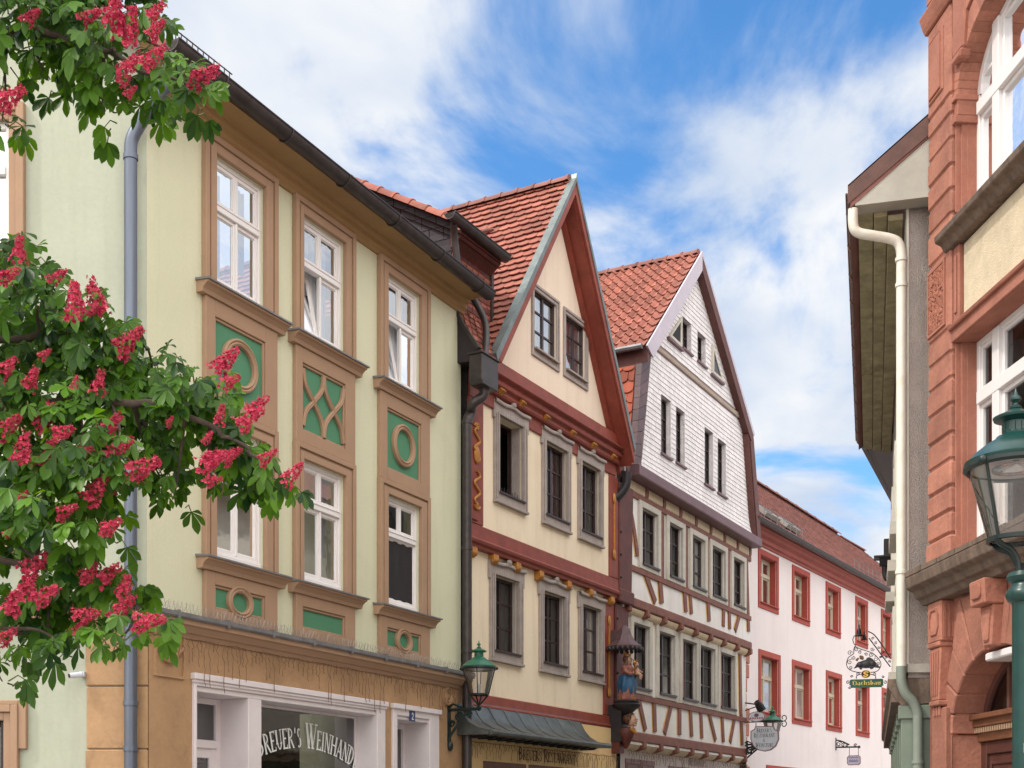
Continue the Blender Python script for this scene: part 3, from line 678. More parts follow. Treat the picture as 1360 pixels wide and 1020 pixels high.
# eaves, gutter, roof
uE = F1.u(650, .57)
mb = MB(); mb.sweep([(0, 10.53), (.04, 10.53), (.06, 10.58), (.10, 10.62), (.10, 10.69), (.15, 10.72), (.16, 10.765), (.47, 10.775), (.47, 10.83), (0, 11.1)], -.12, L1 + .05); mb.build('eaves', M['soffit_tan'], H1)
zg = 10.885
mb = MB(); gp, gq = (-.22, .57, zg), (uE, .57, zg - .09); half_gutter(mb, gp, gq, .125); gutter_rings(mb, gp, gq, .125, 1.35, .9)
mb.build('gutter', M['zinc_dark'], H1, smooth=True)
mb = MB(); mb.prism([(-.30, 0), (uE - .1, 0), (uE - .1, .1), (-.30, .1)], 0, 1); mb.v = []; mb.f = []
def rf(u, w_): return (u, w_, 10.91 + .66 * (.52 - w_))
va = [rf(-.20, .52), rf(uE - .05, .52), rf(uE - .05, -5.0), rf(-2.75, -5.0)]
mb.face(va); mb.face([(p[0], p[1], p[2] - .12) for p in va]); mb.face([va[0], va[3], (va[3][0], va[3][1], va[3][2] - .12), (va[0][0], va[0][1], va[0][2] - .12)])
mb.face([va[0], va[1], (va[1][0], va[1][1], va[1][2] - .12), (va[0][0], va[0][1], va[0][2] - .12)]); mb.face([va[1], va[2], (va[2][0], va[2][1], va[2][2] - .12), (va[1][0], va[1][1], va[1][2] - .12)])
mb.face([va[2], va[3], (-4.5, -10, 11), (uE - .05, -10, 11)])
rf_ = mb.build('roof', M['tile_brown'], H1)
mb = MB()
for k in range(12):
    u = -.15 + k * .10; mb.tube([(u, .50, 10.93), (u, .50, 11.13)], .008, 5)
for z in (10.98, 11.12): mb.tube([(-.2, .50, z), (1.0, .50, z)], .009, 5)
mb.build('snow_guard', M['zinc_dark'], rf_)
# side downpipe with its swan neck
mb = MB(); mb.xf = side; pu = FS.u(173.5, .14)
nk = smooth_path([(S9 + .48, .30, 10.62), (S9 + .38, .30, 10.5), (S9 + .12, .22, 10.22), (pu + .12, .15, 10.06), (pu + .01, .14, 9.86), (pu, .14, 9.6)], 6)
mb.tube(nk + [Vector((pu, .14, 0))], .078, 16)
for z in (9.66, 6.9, 4.4, 3.05, 2.5): mb.tube([(pu, .14, z - .03), (pu, .14, z + .03)], .09, 16)
mb.build('downpipe', M['zinc_blue'], H1, smooth=True)

# cornice over the shop, front and side
CP = [(0, 3.93), (.05, 3.93), (.075, 3.99), (.10, 4.0), (.15, 4.07), (.19, 4.085), (.19, 4.15), (0, 4.15)]
FP = [(0, 4.15), (.215, 4.145), (.235, 4.165), (.235, 4.215), (.21, 4.22), (.0, 4.265)]
mb = MB(); mb.sweep(CP, -.1, L1 + .10); mb.build('cornice', M['tan_trim'], H1)
mb = MB(); mb.sweep(FP, -.13, L1 + .12)
for k in range(9): mb.box(.3 + k * .95, .34 + k * .95, .10, .242, 4.13, 4.235)
mb.build('cornice_flashing', M['lead'], H1)
mb = MB(); mb.xf = side; mb.sweep([(p[0] * .95, p[1] + .002) for p in CP], 0, S9 + .1); mb.build('cornice', M['tan_trim'], H1)
mb = MB(); mb.xf = side; mb.sweep([(p[0] * .95, p[1] + .002) for p in FP], 0, S9 + .12); mb.build('cornice_flashing', M['lead'], H1)
mb = MB(); u = .05
while u < L1:
    for s_, t_ in ((-.05, .02), (0, .06), (.05, .03), (.02, -.03)):
        mb.tube([(u, .13, 4.22), (u + s_ + random.uniform(-.02, .02), .13 + t_, 4.22 + random.uniform(.10, .15))], .0024, 3, False)
    u += .075
mb.build('bird_spikes', M['spike'], H1)

# shop front
zt = F1.z(262, 919, .0); ztop = 3.48
ud0, ud1 = F1.u(261, .06), F1.u(328.5, .03); us0, us1 = F1.u(346, .03), F1.u(498, .03); u2a, u2b = F1.u(525, .03), F1.u(568, .03)
O0, O1, O2, O3 = .79, 5.29, 5.53, 6.98
zt2 = F1.z(530, 956, .0)
mb = MB(); wall(mb, (0, L1, 0, 3.95), [(O0, O1, 0, ztop), (O2, O3, 0, ztop)], .03, .05)
mb.build('shop_wall', M['ochre'], H1)
mb = MB()
mb.box(O0, ud0, -.5, .075, 0, ztop); mb.box(ud0, us1, -.5, .075, zt + .07, ztop); mb.box(us1, O1, -.5, .075, 0, ztop)
mb.box(ud0, us1, -.5, .045, zt, zt + .07)
mb.box(ud1, us0, -.5, .05, 0, zt); mb.box(O0 - .04, O1 + .04, .03, .115, ztop - .05, ztop + .03); mb.box(O0 - .02, O1 + .02, .03, .095, ztop - .09, ztop - .05)
sf = mb.build('shop_front', M['shop_white'], H1, bevel=.008)
wd = -.42; uD1 = F1.u(303, wd); d0 = ud0
mb = MB(); zt_ = F1.z(262, 982, wd); zb_ = F1.z(262, 1003, wd)
frame_boxes(mb, d0, ud1, 0, zt - .003, .1, wd - .06, wd, tt=.08); mb.box(d0 + .1, ud1 - .1, wd - .055, wd + .03, zb_ + .10, zt_)
frame_boxes(mb, d0 + .1, ud1 - .1, .1, zb_ + .10, .13, wd - .05, wd - .004); mb.box(d0 + .23, ud1 - .23, wd - .045, wd - .01, .23, .95)
dr = mb.build('shop_door', M['shop_white'], H1, bevel=.006)
pane_sheet(dr, d0 + .05, ud1 - .05, .3, zt - .05, wd - .035, 'glass_shop')
mb = MB(); wg = -.30; frame_boxes(mb, us0, us1, .6, zt - .003, .05, wg - .06, wg, tt=.04); mb.box(us0, us1, -.5, .03, 0, .6)
dw = mb.build('display_window', M['shop_white'], H1, bevel=.006); pane_sheet(dw, us0 + .03, us1 - .03, .62, zt - .02, wg - .03, 'glass_shop')
mb = MB(); R_ = 3.3; tw_ = text_width("BREUER'S WEINHANDEL"); ug0 = F1.u(343, wg); ug1 = F1.u(481, wg)
uc = F1.u(407, wg); zc_ = F1.z(400, 993, wg) - R_; sc_ = (ug1 - ug0) / tw_
def place(x, y, l):
    s = (x * sc_ + ug0 - uc); a_ = s / R_; rr = R_ + y * .38
    return (uc + rr * math.sin(a_), wg - .012 + l, zc_ + rr * math.cos(a_))
letters(mb, "BREUER'S WEINHANDEL", place); mb.build('lettering', M['letter_white'], dw)
mb = MB()
mb.box(O2, u2a, -.5, .075, 0, ztop); mb.box(u2b, O3, -.5, .075, 0, ztop); mb.box(u2a, u2b, -.5, .075, zt2 + .06, ztop); mb.box(u2a, u2b, -.5, .045, zt2, zt2 + .06)
mb.box(O2 - .04, O3 + .04, .03, .115, ztop - .05, ztop + .03)
dk = mb.build('door_surround', M['shop_white'], H1, bevel=.008)
mb = MB(); frame_boxes(mb, u2a, u2b, 0, zt2 - .003, .09, -.46, -.40); mb.box((u2a + u2b) / 2 - .05, (u2a + u2b) / 2 + .05, -.455, -.405, .09, zt2 - .09); h2d = mb.build('house_door', M['shop_white'], H1)
pane_sheet(h2d, u2a + .05, u2b - .05, .3, zt2 - .05, -.44, 'glass_shop')
un = F1.u(547.5, .08); zn = F1.z(547.5, 951, .08)
mb = MB(); mb.box(un - .085, un + .085, .076, .086, zn - .085, zn + .09); pl = mb.build('number_plate', M['plate_blue'], H1)
mb = MB(); letters(mb, '2', lambda x, y, l: (un - .04 + x * .14, .0875 + l, zn - .06 + y * .12), 1.0); mb.build('numeral', M['letter_white'], pl)
# dim shop interior
mb = MB(); mb.face([(.5, -3.2, 0), (7.5, -3.2, 0), (7.5, -3.2, 3.9), (.5, -3.2, 3.9)]); mb.face([(.5, -.5, 3.6), (7.5, -.5, 3.6), (7.5, -3.2, 3.6), (.5, -3.2, 3.6)])
mb.build('shop_interior', mat('shop_interior', (.20, .17, .14), .9, .2, 2), H1)
mb = MB()
for k in range(4): mb.box(2.3, 4.9, -2.9, -2.6, .9 + k * .55, .94 + k * .55)
for k in range(4):
    for j in range(20): mb.lathe((2.4 + j * .125, -2.75), [(.035, .94 + k * .55), (.035, 1.14 + k * .55), (.014, 1.2 + k * .55), (.014, 1.26 + k * .55)], 8)
mb.build('bottle_shelf', mat('shelf_and_bottles', (.10, .085, .05), .4, .5, 8, island=.4), H1)
mb = MB(); mb.box(F1.u(372, -.5), F1.u(384, -.5), -.62, -.6, 1.0, 2.3); mb.build('poster', mat('pale_poster', (.30, .36, .27), .8, .2, 6), H1)
# carved rosettes at both ends of the fascia
for px, py, s_ in ((224.5, 861, .22), (594, 925, .17)):
    u, z = F1.uz(px, py, .05); mb = MB()
    if s_ > .2: frame_boxes(mb, u - .26, u + .3, z - .36, z + .28, .035, .03, .055)
    ring_strip(mb, [(u + (s_ * .65) * math.cos(t * math.pi / 10), z + (s_ * .65) * math.sin(t * math.pi / 10)) for t in range(20)], [(q[0], q[1]) for q in PR], .025, True)
    mb.ball((u, .05, z), (.07, .05, .07)); mb.tube(smooth_path([(u + .1, .06, z - .1), (u + .2, .06, z - .02), (u + .26, .06, z + .03)], 4), .022, 6)
    mb.build('rosette', M['ochre'], H1, smooth=True)
def icicles(name, Fr, u0, u1, w_, ztop_, label, step=.085, lo=.08, hi=.62, zf=None):
    t = MB(); u = u0; z_ = zf or (lambda u: ztop_)
    t.tube([(u0 + (u1 - u0) * k / 40, w_, z_(u0 + (u1 - u0) * k / 40) - .02 * abs(math.sin(k * .9))) for k in range(41)], .006, 4)
    while u < u1:
        L_ = random.choice((.15, .25, .4, .6)) * random.uniform(.7, 1.1); L_ = max(lo, min(hi, L_)); n = 8; ph = random.random() * 6; am = random.uniform(.006, .02)
        t.tube([(u + am * math.sin(ph + k * 1.5) + (.012 * math.sin(k * 2.6)), w_ + .01 * math.sin(k + ph), z_(u) - L_ * k / n) for k in range(n + 1)], .0055, 4)
        u += step * random.uniform(.6, 1.5)
    o = t.build(name, M['wire']); o.location = Fr.loc(); o.rotation_euler = (0, 0, Fr.rz)
    o['label'] = label; o['category'] = 'string lights'; return o
icicles('icicle_lights', F1, .25, L1 - .15, .13, 3.93, 'thin brown icicle light string hanging above the white shop window under the tan cornice', hi=.66)
cw = thing('security_camera', 'small pale wall camera beside the corner pier under the chestnut', 'camera', FS.world(FS.u(112), 0, F1.z(112, 896) if False else FS.z(112, 896)), FS.rz)
mb = MB(); mb.box(-.03, .03, 0, .09, -.03, .03); mb.tube([(0, .09, -.01), (-.12, .16, -.03)], .035, 10); mb.build('housing', M['sign_white'], cw, smooth=True)
mb = MB(); mb.tube([(-.12, .16, -.03), (-.135, .168, -.034)], .026, 10); mb.build('lens', M['black_iron'], cw)

# ================================================================== gabled house (cream, dark red timber)
H2 = thing('gabled_house', 'cream gabled house with dark red painted beams and steep red tiled roof', 'house', F2.loc(), F2.rz)
L2 = F2.u(818.5)
apx, lbt, rbt = (3.45, 14.38), (.29, 9.86), (6.33, 9.74)
def off_in(t):   # roof underside, t below the tiles (measured square to them)
    sl = (apx[1] - lbt[1]) / (apx[0] - lbt[0]); h = t * math.sqrt(1 + sl * sl)
    return h
hh = off_in(.16)
gp = ccw([(lbt[0], lbt[1] - hh), (rbt[0], rbt[1] - hh), (apx[0], apx[1] - hh)])
# openings
def W2(px0, px1, pz0, pz1, w=0): return (F2.u(px0, w), F2.u(px1, w), pz0, pz1)
row3 = [(1.03, 1.97, 7.70, 9.12), (2.89, 3.86, 7.68, 9.12), (F2.u(770), F2.u(795.5), 7.68, 9.11)]
row2 = [(1.05, F2.u(687, -.1), 4.80, 6.19), (F2.u(719.5, -.1), F2.u(749, -.1), 4.79, 6.19), (F2.u(771, -.1), F2.u(796.5, -.1), 4.79, 6.18)]
gw = [(2.47, 3.40, 10.80, 11.95), (F2.u(751), F2.u(776.3), 10.80, 11.93)]
mb = MB(); wall(mb, (.0, L2, 6.90, 9.3), row3, 0, .30); wall(mb, (.0, L2, 3.85, 6.95), row2, -.10, .30)
mb.build('wall', M['cream'], H2)
mb = MB(); wall(mb, (lbt[0], rbt[0], 9.9, 14.3), gw, 0, .22, gp); mb.build('gable_wall', M['cream_gable'], H2)
mb = MB(); mb.face([(0, -.02, 0), (0, -9, 0), (0, -9, 10), (0, -.02, 10)]); mb.face([(L2, -.1, 0), (L2, -9, 0), (L2, -9, 10), (L2, -.1, 10)]); mb.face([(0, -9, 0), (L2, -9, 0), (L2, -9, 10), (0, -9, 10)])
mb.build('party_wall', M['room_dark'], H2)
# entablature under the gable
EP = [(0, 9.16), (.045, 9.16), (.045, 9.40), (.11, 9.41), (.14, 9.46), (.11, 9.50), (.13, 9.53), (.19, 9.56), (.20, 9.62), (.17, 9.66), (.20, 9.68), (.27, 9.70), (.28, 9.73), (.16, 9.75), (.15, 10.02), (0, 10.06)]
mb = MB(); mb.sweep(EP, -.02, F2.u(827, .2)); mb.build('gable_beam', M['red_beam'], H2, bevel=.01)
for px, py in ((667.5, 522), (695, 539), (727.5, 557.5), (762, 578.5), (790, 593.5), (816, 608)):
    u = F2.u(px, .17); mb = MB()
    mb.sweep([(.05, 9.41), (.13, 9.43), (.19, 9.47), (.205, 9.51), (.17, 9.55), (.05, 9.55)], u - .07, u + .07); mb.tube([(u - .07, .20, 9.49), (u + .07, .20, 9.49)], .022, 8)
    mb.build('beam_bracket', M['gold'], H2, bevel=.012)
# storey beams
mb = MB(); mb.sweep([(-.1, 6.52), (.02, 6.52), (.03, 6.58), (.075, 6.60), (.095, 6.655), (.05, 6.69), (.035, 6.93), (0, 6.94), (-.1, 6.94)], -.02, L2 + .02); mb.build('storey_beam', M['red_beam'], H2, bevel=.008)
for px in (629, 657.5, 687.5, 718, 755, 784.5, 812.5):
    u = F2.u(px, 0); mb = MB(); mb.sweep([(-.1, 6.34), (-.03, 6.34), (.035, 6.38), (.05, 6.42), (.04, 6.525), (-.1, 6.525)], u - .085, u + .085); mb.build('beam_bracket', M['gold'], H2, bevel=.015)
mb = MB(); mb.sweep([(-.1, 3.66), (.0, 3.66), (.02, 3.71), (-.02, 3.75), (-.04, 3.92), (-.1, 3.94)], -.02, L2 + .02); mb.build('base_beam', M['red_beam'], H2, bevel=.008)
# posts with gilded carving
for nm, z0, z1, w_, pl_, pr_ in (('u', 6.94, 9.16, 0, -.02, F2.u(640)), ('l', 3.94, 6.50, -.1, -.02, F2.u(627.5))):
    mb = MB(); mb.box(pl_, pr_, w_ - .02, w_ + .035, z0, z1); mb.box(pl_, pl_ + (pr_ - pl_) * .55, w_ + .036, w_ + .06, z0 + .05, z1 - .05); mb.build('post', M['red_beam'], H2, bevel=.01)
    rl = F2.u(808 if nm == 'u' else 806); mb = MB(); mb.box(rl, L2 + .02, w_ - .02, w_ + .035, z0, z1); po = mb.build('post', M['red_beam'], H2, bevel=.01)
    mb = MB(); rc = (rl + L2) / 2; mb.tube([(rc, w_ + .04, z0 + .5), (rc, w_ + .04, z1 - .6)], .03, 6); mb.ball((rc, w_ + .05, z1 - .5), (.07, .03, .12)); mb.ball((rc, w_ + .05, z0 + .5), (.07, .03, .12)); mb.build('carving', M['gold'], po, smooth=True)
mb = MB(); uc = .18
for zc_, sg in ((8.35, 1), (7.55, -1)):
    pts = [(uc + .10 * math.sin(t * 2.2) * (1 - .03 * t), .075, zc_ + sg * (-.32 + .64 * t / 6)) for t in [k * .25 for k in range(25)]]
    mb.tube(pts, [.028 * (1 - .5 * abs(k / 24 - .5)) for k in range(25)], 7)
    for e in (-1, 1): mb.tube([(uc + e * (.02 + .07 * math.cos(a_) * (1 - a_ / 9)), .075, zc_ + sg * (.3 + .07 * math.sin(a_) * (1 - a_ / 9))) for a_ in [k * .4 for k in range(15)]], .02, 6)
mb.ball((uc, .075, 8.15), (.10, .03, .16)); mb.build('carving', M['gold'], H2, smooth=True)

def stone_window(o, w, z_out, cols, rows, open_=False, arch=True, cur=None, gl='glass_old', wf=.09, side_=.2, top_=.24, bot_=.17, glaze=True):
    """moulded grey stone surround with an eared, curved head"""
    u0, u1, z0, z1 = o; um = (u0 + u1) / 2; ws = w - wf
    if open_:
        mb = MB(); frame_boxes(mb, u0, u1, z0, z1, .045, ws - .05, ws)
        wn = mb.build('window', M['dark_wood'], H2)
        pm = MB(); pm.face([(u0 - .3, ws - .6, z0 - .2), (u1 + 1, ws - .6, z0 - .2), (u1 + 1, ws - .6, z1 + .2), (u0 - .3, ws - .6, z1 + .2)]); pm.build('room_shade', M['blind_and_shade'], wn)  # dark sheet stands in for the shade of the room behind
        gm = MB(); n = 9
        for k in range(n):
            x = u0 + .06 + (u1 - u0 - .12) * k / (n - 1); gm.tube([(x, w - .06, z0), (x + .01, w - .06, z0 + .13 + .03 * (k % 2))], .008, 4)
        gm.tube([(u0, w - .06, z0 + .03), (u1, w - .06, z0 + .03)], .014, 5); gm.build('spike_rail', M['black_iron'], wn)
    else:
        wn = lattice_sash(H2, u0, u1, z0, z1, ws, cols, rows, M['dark_wood'], glass=gl, cbar=.07, fw=.055, bw=.035)
    s = MB(); a, b, zb, zt_ = u0 - side_, u1 + side_, z0 - bot_, z1 + top_
    if arch:
        ear = .05; n = 20
        def head(t, d):     # eared head with a raised, swept middle
            x = a - ear + (b - a + 2 * ear) * t; y = zt_ + .075 * math.exp(-((t - .5) / .20) ** 2) - .03 * math.cos((t - .5) * 6.28) - .03 - d
            return x, y
        s.box(a, u0, w - .03, w + .055, zb, z1 - .02); s.box(u1, b, w - .03, w + .055, zb, z1 - .02); s.box(u0, u1, w - .03, w + .055, zb, z0)
        low = [(a - ear, z1 - .10), (a, z1 - .10), (a, z1 - .02), (u0, z1 - .02), (u0, z1), (u1, z1), (u1, z1 - .02), (b, z1 - .02), (b, z1 - .10), (b + ear, z1 - .10)]
        poly = low + [head(1 - k / n, .0) for k in range(n + 1)]
        # split into convex strips
        xs = [head(k / n, 0)[0] for k in range(n + 1)]
        for k in range(n):
            p, q = head(k / n, 0), head((k + 1) / n, 0)
            def lowz(x): return z1 - .10 if (x < a or x > b) else (z1 - .02 if (x < u0 or x > u1) else z1)
            lz = lowz((p[0] + q[0]) / 2); s.prism([(p[0], lz), (q[0], lz), (q[0], q[1]), (p[0], p[1])], w - .03, w + .055)
        ring_strip(s, [head(k / n, .03) for k in range(n + 1)], [(-.035, 0), (-.03, .05), (.0, .06), (.035, .045), (.05, 0)], w + .05)
        s.ball((um, w + .09, zt_ + .045), (.09, .04, .06))
        for e in ((a + .03, u0 - .0), (b - .03, u1)):
            s.box(min(e[0], e[0] + (.03 if e[0] < um else -.03)), max(e[0], e[0] + (.03 if e[0] < um else -.03)), w + .055, w + .078, zb + .02, z1 - .02)
        for x0, x1 in ((u0 - .045, u0 - .002), (u1 + .002, u1 + .045)): s.box(x0, x1, w + .055, w + .07, z0 - .03, z1 + .03)
        s.box(a - .012, b + .012, w - .03, w + .085, zb - .05, zb)
    else:
        frame_boxes(s, a, b, zb, zt_, side_ * .45, w - .02, w + .04); frame_boxes(s, a + side_ * .45, b - side_ * .45, zb + side_ * .45, zt_ - side_ * .45, side_ * .54, w - .02, w + .02)
    # the deep right-hand reveal is stone too
    s.box(u1 - .006, u1 + .02, w - wf + .001, w - .031, z0, z1); s.box(u0 - .02, u1 + .02, w - wf + .001, w - .031, z0 - .02, z0 + .006)
    s.build('surround', M['grey_stone'], wn, bevel=.006)
    sm = MB(); sm.sweep([(w - .1, z0 - .02), (w + .09, z0 - .035), (w + .09, z0 + .0), (w - .1, z0 + .03)], u0 - .03, u1 + .03); sm.build('sill', M['dark_wood'] if arch else M['grey_stone'], wn)
    if cur: curtain(wn, u0 + .06, u1 - .06, z0 + .05, z1 - .05, ws - .12, cur)
    return wn
stone_window(row3[0], 0, 0, 2, 3, open_=True, side_=.15, wf=.22)
stone_window(row3[1], 0, 0, 2, 3, cur='curtain_red', side_=.125); stone_window(row3[2], 0, 0, 2, 3, cur='curtain_grey', side_=.125)
stone_window(row2[0], -.1, 0, 2, 3, cur='curtain_grey', wf=.11, side_=.15); stone_window(row2[1], -.1, 0, 2, 3, wf=.11, side_=.145); stone_window(row2[2], -.1, 0, 2, 3, cur='curtain_grey', side_=.13)
stone_window(gw[0], 0, 0, 2, 3, arch=False, gl='glass_sky', wf=.045, side_=.12, top_=.10, bot_=.17, cur='curtain'); stone_window(gw[1], 0, 0, 2, 3, arch=False, gl='glass_sky', wf=.045, side_=.12, top_=.10, bot_=.17, cur='curtain')  # white curtains added behind the glass to strengthen its bright sky reflection

# roof: slopes, barge boards, tiles
OV = .42
def slope_of(p, q): return [(p[0], p[1]), (q[0], q[1]), (q[0], q[1] - hh), (p[0], p[1] - hh)]
mb = MB(); mb.prism(ccw(slope_of(lbt, apx)), -9, OV - .05); mb.prism(ccw(slope_of(apx, rbt)), -9, OV - .05); roof = mb.build('roof', M['red_dark'], H2)
mb = MB(); 
for p, q in ((lbt, apx), (apx, rbt)):
    mb.prism(ccw([(p[0], p[1] - .03), (q[0], q[1] - .03), (q[0], q[1] - .03 - hh * .95), (p[0], p[1] - .03 - hh * .95)]), OV - .048, OV)
mb.build('barge_board', M['red_beam'], roof)
mb = MB()     # red soffit lining and wall plate along the right verge
d = Vector((rbt[0] - apx[0], rbt[1] - apx[1])).normalized()
for t_, w0, w1 in ((.03, .0, OV - .052), (.10, .0, .10)):
    mb.prism(ccw([(apx[0] - .0, apx[1] - hh - .0), (rbt[0], rbt[1] - hh), (rbt[0], rbt[1] - hh - t_ * 2.2), (apx[0], apx[1] - hh - t_ * 2.2)]), w0, w1)
mb.build('verge_soffit', M['red_beam'], roof)
mb = MB()
for p, q, e in ((lbt, apx, -1), (apx, rbt, 1)):
    mb.prism(ccw([(p[0] + (e * .06 if p is lbt else 0), p[1] + .06), (q[0] + (.06 if q is rbt else 0), q[1] + .06), (q[0], q[1] - .055), (p[0], p[1] - .055)]), OV - .14, OV + .02)
mb.prism([(apx[0] - .05, apx[1] - .05), (apx[0] + .05, apx[1] - .05), (apx[0], apx[1] + .12)], OV - .1, OV + .025)
mb.build('verge_flashing', mat('verge_flashing_metal', (.16, .19, .185), .45, .25, 4, .06, 20, metal=.4), roof)
ln = math.hypot(apx[0] - lbt[0], apx[1] - lbt[1])
mb = MB(); slope_tiles(mb, (lbt[0], OV - .1, lbt[1]), (0, -1, 0), (apx[0] - lbt[0], 0, apx[1] - lbt[1]), [(0, 0), (9, 0), (9, ln - .02), (0, ln - .02)], .225, .192, .05, .02)
mb.build('roof_tiles', M['tile_red'], roof)
mb = MB(); ridge_tiles(mb, (apx[0], OV - .12, apx[1] - .02), (apx[0], -8.9, apx[1] - .02), .13, 24); mb.build('ridge_tiles', M['tile_brown'], roof, smooth=True)
mb = MB()
for a_, b_ in ((1.6, 4.3), (1.05, 1.5)):
    mb = MB(); P_ = Vector((lbt[0], OV - a_, lbt[1])) + Vector((apx[0] - lbt[0], 0, apx[1] - lbt[1])).normalized() * b_ + Vector((-.82, 0, .57)) * .06
    mb.ball(P_, (.06, .16, .05), 8, 6); mb.build('vent_tile', M['tile_brown'], roof, smooth=True)

# tile-hung dormer over the gap to the corner house
wd = -.08; ua, ub = F2.u(600, wd), F2.u(652, wd); zd1 = F2.z(598, 289, wd + .28) + .02; zd0 = 10.35
dm = MB(); dm.face([(ua, wd, zd0), (ub, wd, zd0), (ub, wd, zd1 + .1), (ua, wd, zd1 + .1)]); dm.face([(ub, wd, zd0), (ub, -3, zd0), (ub, -3, 13), (ub, wd, zd1)])
dorm = dm.build('dormer', M['red_dark'], H2)
mb = MB(); slope_tiles(mb, (ua, wd + .012, zd0), (1, 0, 0), (0, 0, 1), [(0, 0), (ub - ua, 0), (ub - ua, zd1 - zd0 - .20), (0, zd1 - zd0 - .20)], .2, .165, .03, .014)
for f_ in mb.f: f_.reverse()
mb.build('hung_tiles', M['tile_red'], dorm)
sl = .56; LD = 4.6
ck = [(-wd, zd0), (LD, zd0 + 1.8), (LD, zd1 + .24 + sl * (LD + wd)), (-wd, zd1 + .16)]
mb = MB(); mb.face([(ua, -p[0], p[1]) for p in ck])
slope_tiles(mb, (ua - .012, -LD, zd0), (0, 1, 0), (0, 0, 1), ccw([(LD + wd, 0), (LD + wd, zd1 - zd0 + .16), (0, zd1 - zd0 + .22 + sl * (LD + wd)), (0, 1.5)]), .3, .235, .02, .008)
mb.build('cheek', M['slate'], dorm)
mb = MB()
ue = F2.u(670, wd + .28); mb.sweep([(wd, zd1 - .30), (wd + .22, zd1 - .12), (wd + .22, zd1 - .02), (wd, zd1)], ua - .04, ue - .03)
mb.face([(ua - .1, wd + .25, zd1 + .02 - .25 * sl), (ue, wd + .25, zd1 + .02 - .25 * sl), (ub + .1, -LD, zd1 + .03 + sl * (LD + wd)), (ua - .1, -LD, zd1 + .03 + sl * (LD + wd))])
mb.face([(ua - .05, wd + .24, zd1 - .08 - .25 * sl), (ue, wd + .24, zd1 - .08 - .25 * sl), (ub + .1, -LD, zd1 - .07 + sl * (LD + wd)), (ua - .05, -LD, zd1 - .07 + sl * (LD + wd))])
mb.build('dormer_roof', M['red_dark'], dorm)
mb = MB(); ridge_tiles(mb, (ua - .05, wd + .22, zd1 + .03), (ua - .05, -LD, zd1 + .14 + sl * (LD + wd)), .12, 14); mb.build('verge_tiles', M['tile_red'], dorm, smooth=True)
mb = MB(); gz_ = zd1 + .06; gpp, gqq = (F2.u(597, wd + .28), wd + .28, gz_), (F2.u(672, wd + .28), wd + .28, gz_ - .02); half_gutter(mb, gpp, gqq, .11); mb.build('gutter', M['zinc_dark'], dorm, smooth=True)
# apron roof with slate cheek, rainwater hopper and pipes
ac = -.36
mb = MB(); mb.prism([(0, 0), (1, 0), (1, 1)], 0, 0); mb.v = []; mb.f = []
prof = [(-.10, 9.65), (.30, 9.62), (.43, 9.80), (.10, 10.28), (-.10, 10.72)]
mb.sweep(prof, ac, .30); ap_ = mb.build('apron', M['slate'], H2)
mb = MB(); sl_ = math.hypot(.33, .48); slope_tiles(mb, (ac + .06, .435, 9.81), (1, 0, 0), (0, -.53, .92), [(0, 0), (.74, 0), (.74, 1.03), (0, 1.03)], .2, .17, .035, .016)
for f_ in mb.f: f_.reverse()
mb.build('apron_tiles', M['tile_red'], ap_)
mb = MB(); mb.sweep([(p[0] + .02, p[1] + .03) for p in prof[2:]] + [(p[0] - .03, p[1] + .0) for p in prof[2:]][::-1], ac - .03, ac + .05); mb.build('apron_flashing', M['zinc_dark'], ap_)
hu0, hu1 = F2.u(640, .56), F2.u(662, .56); hz0, hz1 = F2.z(640, 508, .56), F2.z(640, 468, .56)
mb = MB(); mb.prism([(hu0 + .03, hz0), (hu1 - .02, hz0), (hu1, hz0 + .08), (hu1, hz1), (hu0, hz1), (hu0, hz0 + .08)], .30, .56); mb.prism([(hu0 - .03, hz1), (hu1 + .03, hz1), (hu1 + .03, hz1 + .035), (hu0 - .03, hz1 + .035)], .28, .585)
mb.build('rain_hopper', M['zinc_dark'], H2, bevel=.01)
mb = MB(); um_ = (hu0 + hu1) / 2
mb.tube(smooth_path([(F2.u(603, .15), .15, F2.z(603, 296, .15)), (F2.u(604, .06), .06, F2.z(604, 316, .06)), (F2.u(612, .06), .06, F2.z(612, 372, .06)), (F2.u(630, .12), .12, F2.z(632, 400, .12)), (F2.u(645, .3), .3, F2.z(645, 432, .3)), (um_ + .05, .42, hz1 + .02)], 5), .062, 10)
pw = .14; pu_ = F2.u(620.5, pw)
mb.tube(smooth_path([(um_ + .03, .42, hz0 + .02), (um_ + .02, .40, hz0 - .12), (um_ - .12, .28, hz0 - .27), (pu_ + .08, .17, hz0 - .36), (pu_, pw, hz0 - .55), (pu_, pw, hz0 - .8)], 6) + [Vector((pu_, pw, 0))], .085, 14)
for z in (8.6, 6.4, 4.6): mb.tube([(pu_, pw, z - .03), (pu_, pw, z + .03)], .098, 14)
mb.build('downpipe', M['zinc_dark'], H2, smooth=True)
mb = MB(); mb.box(ub - .03, ub + .05, wd - .02, wd + .035, zd0, zd1 - .1); mb.build('corner_flashing', M['zinc_dark'], dorm)

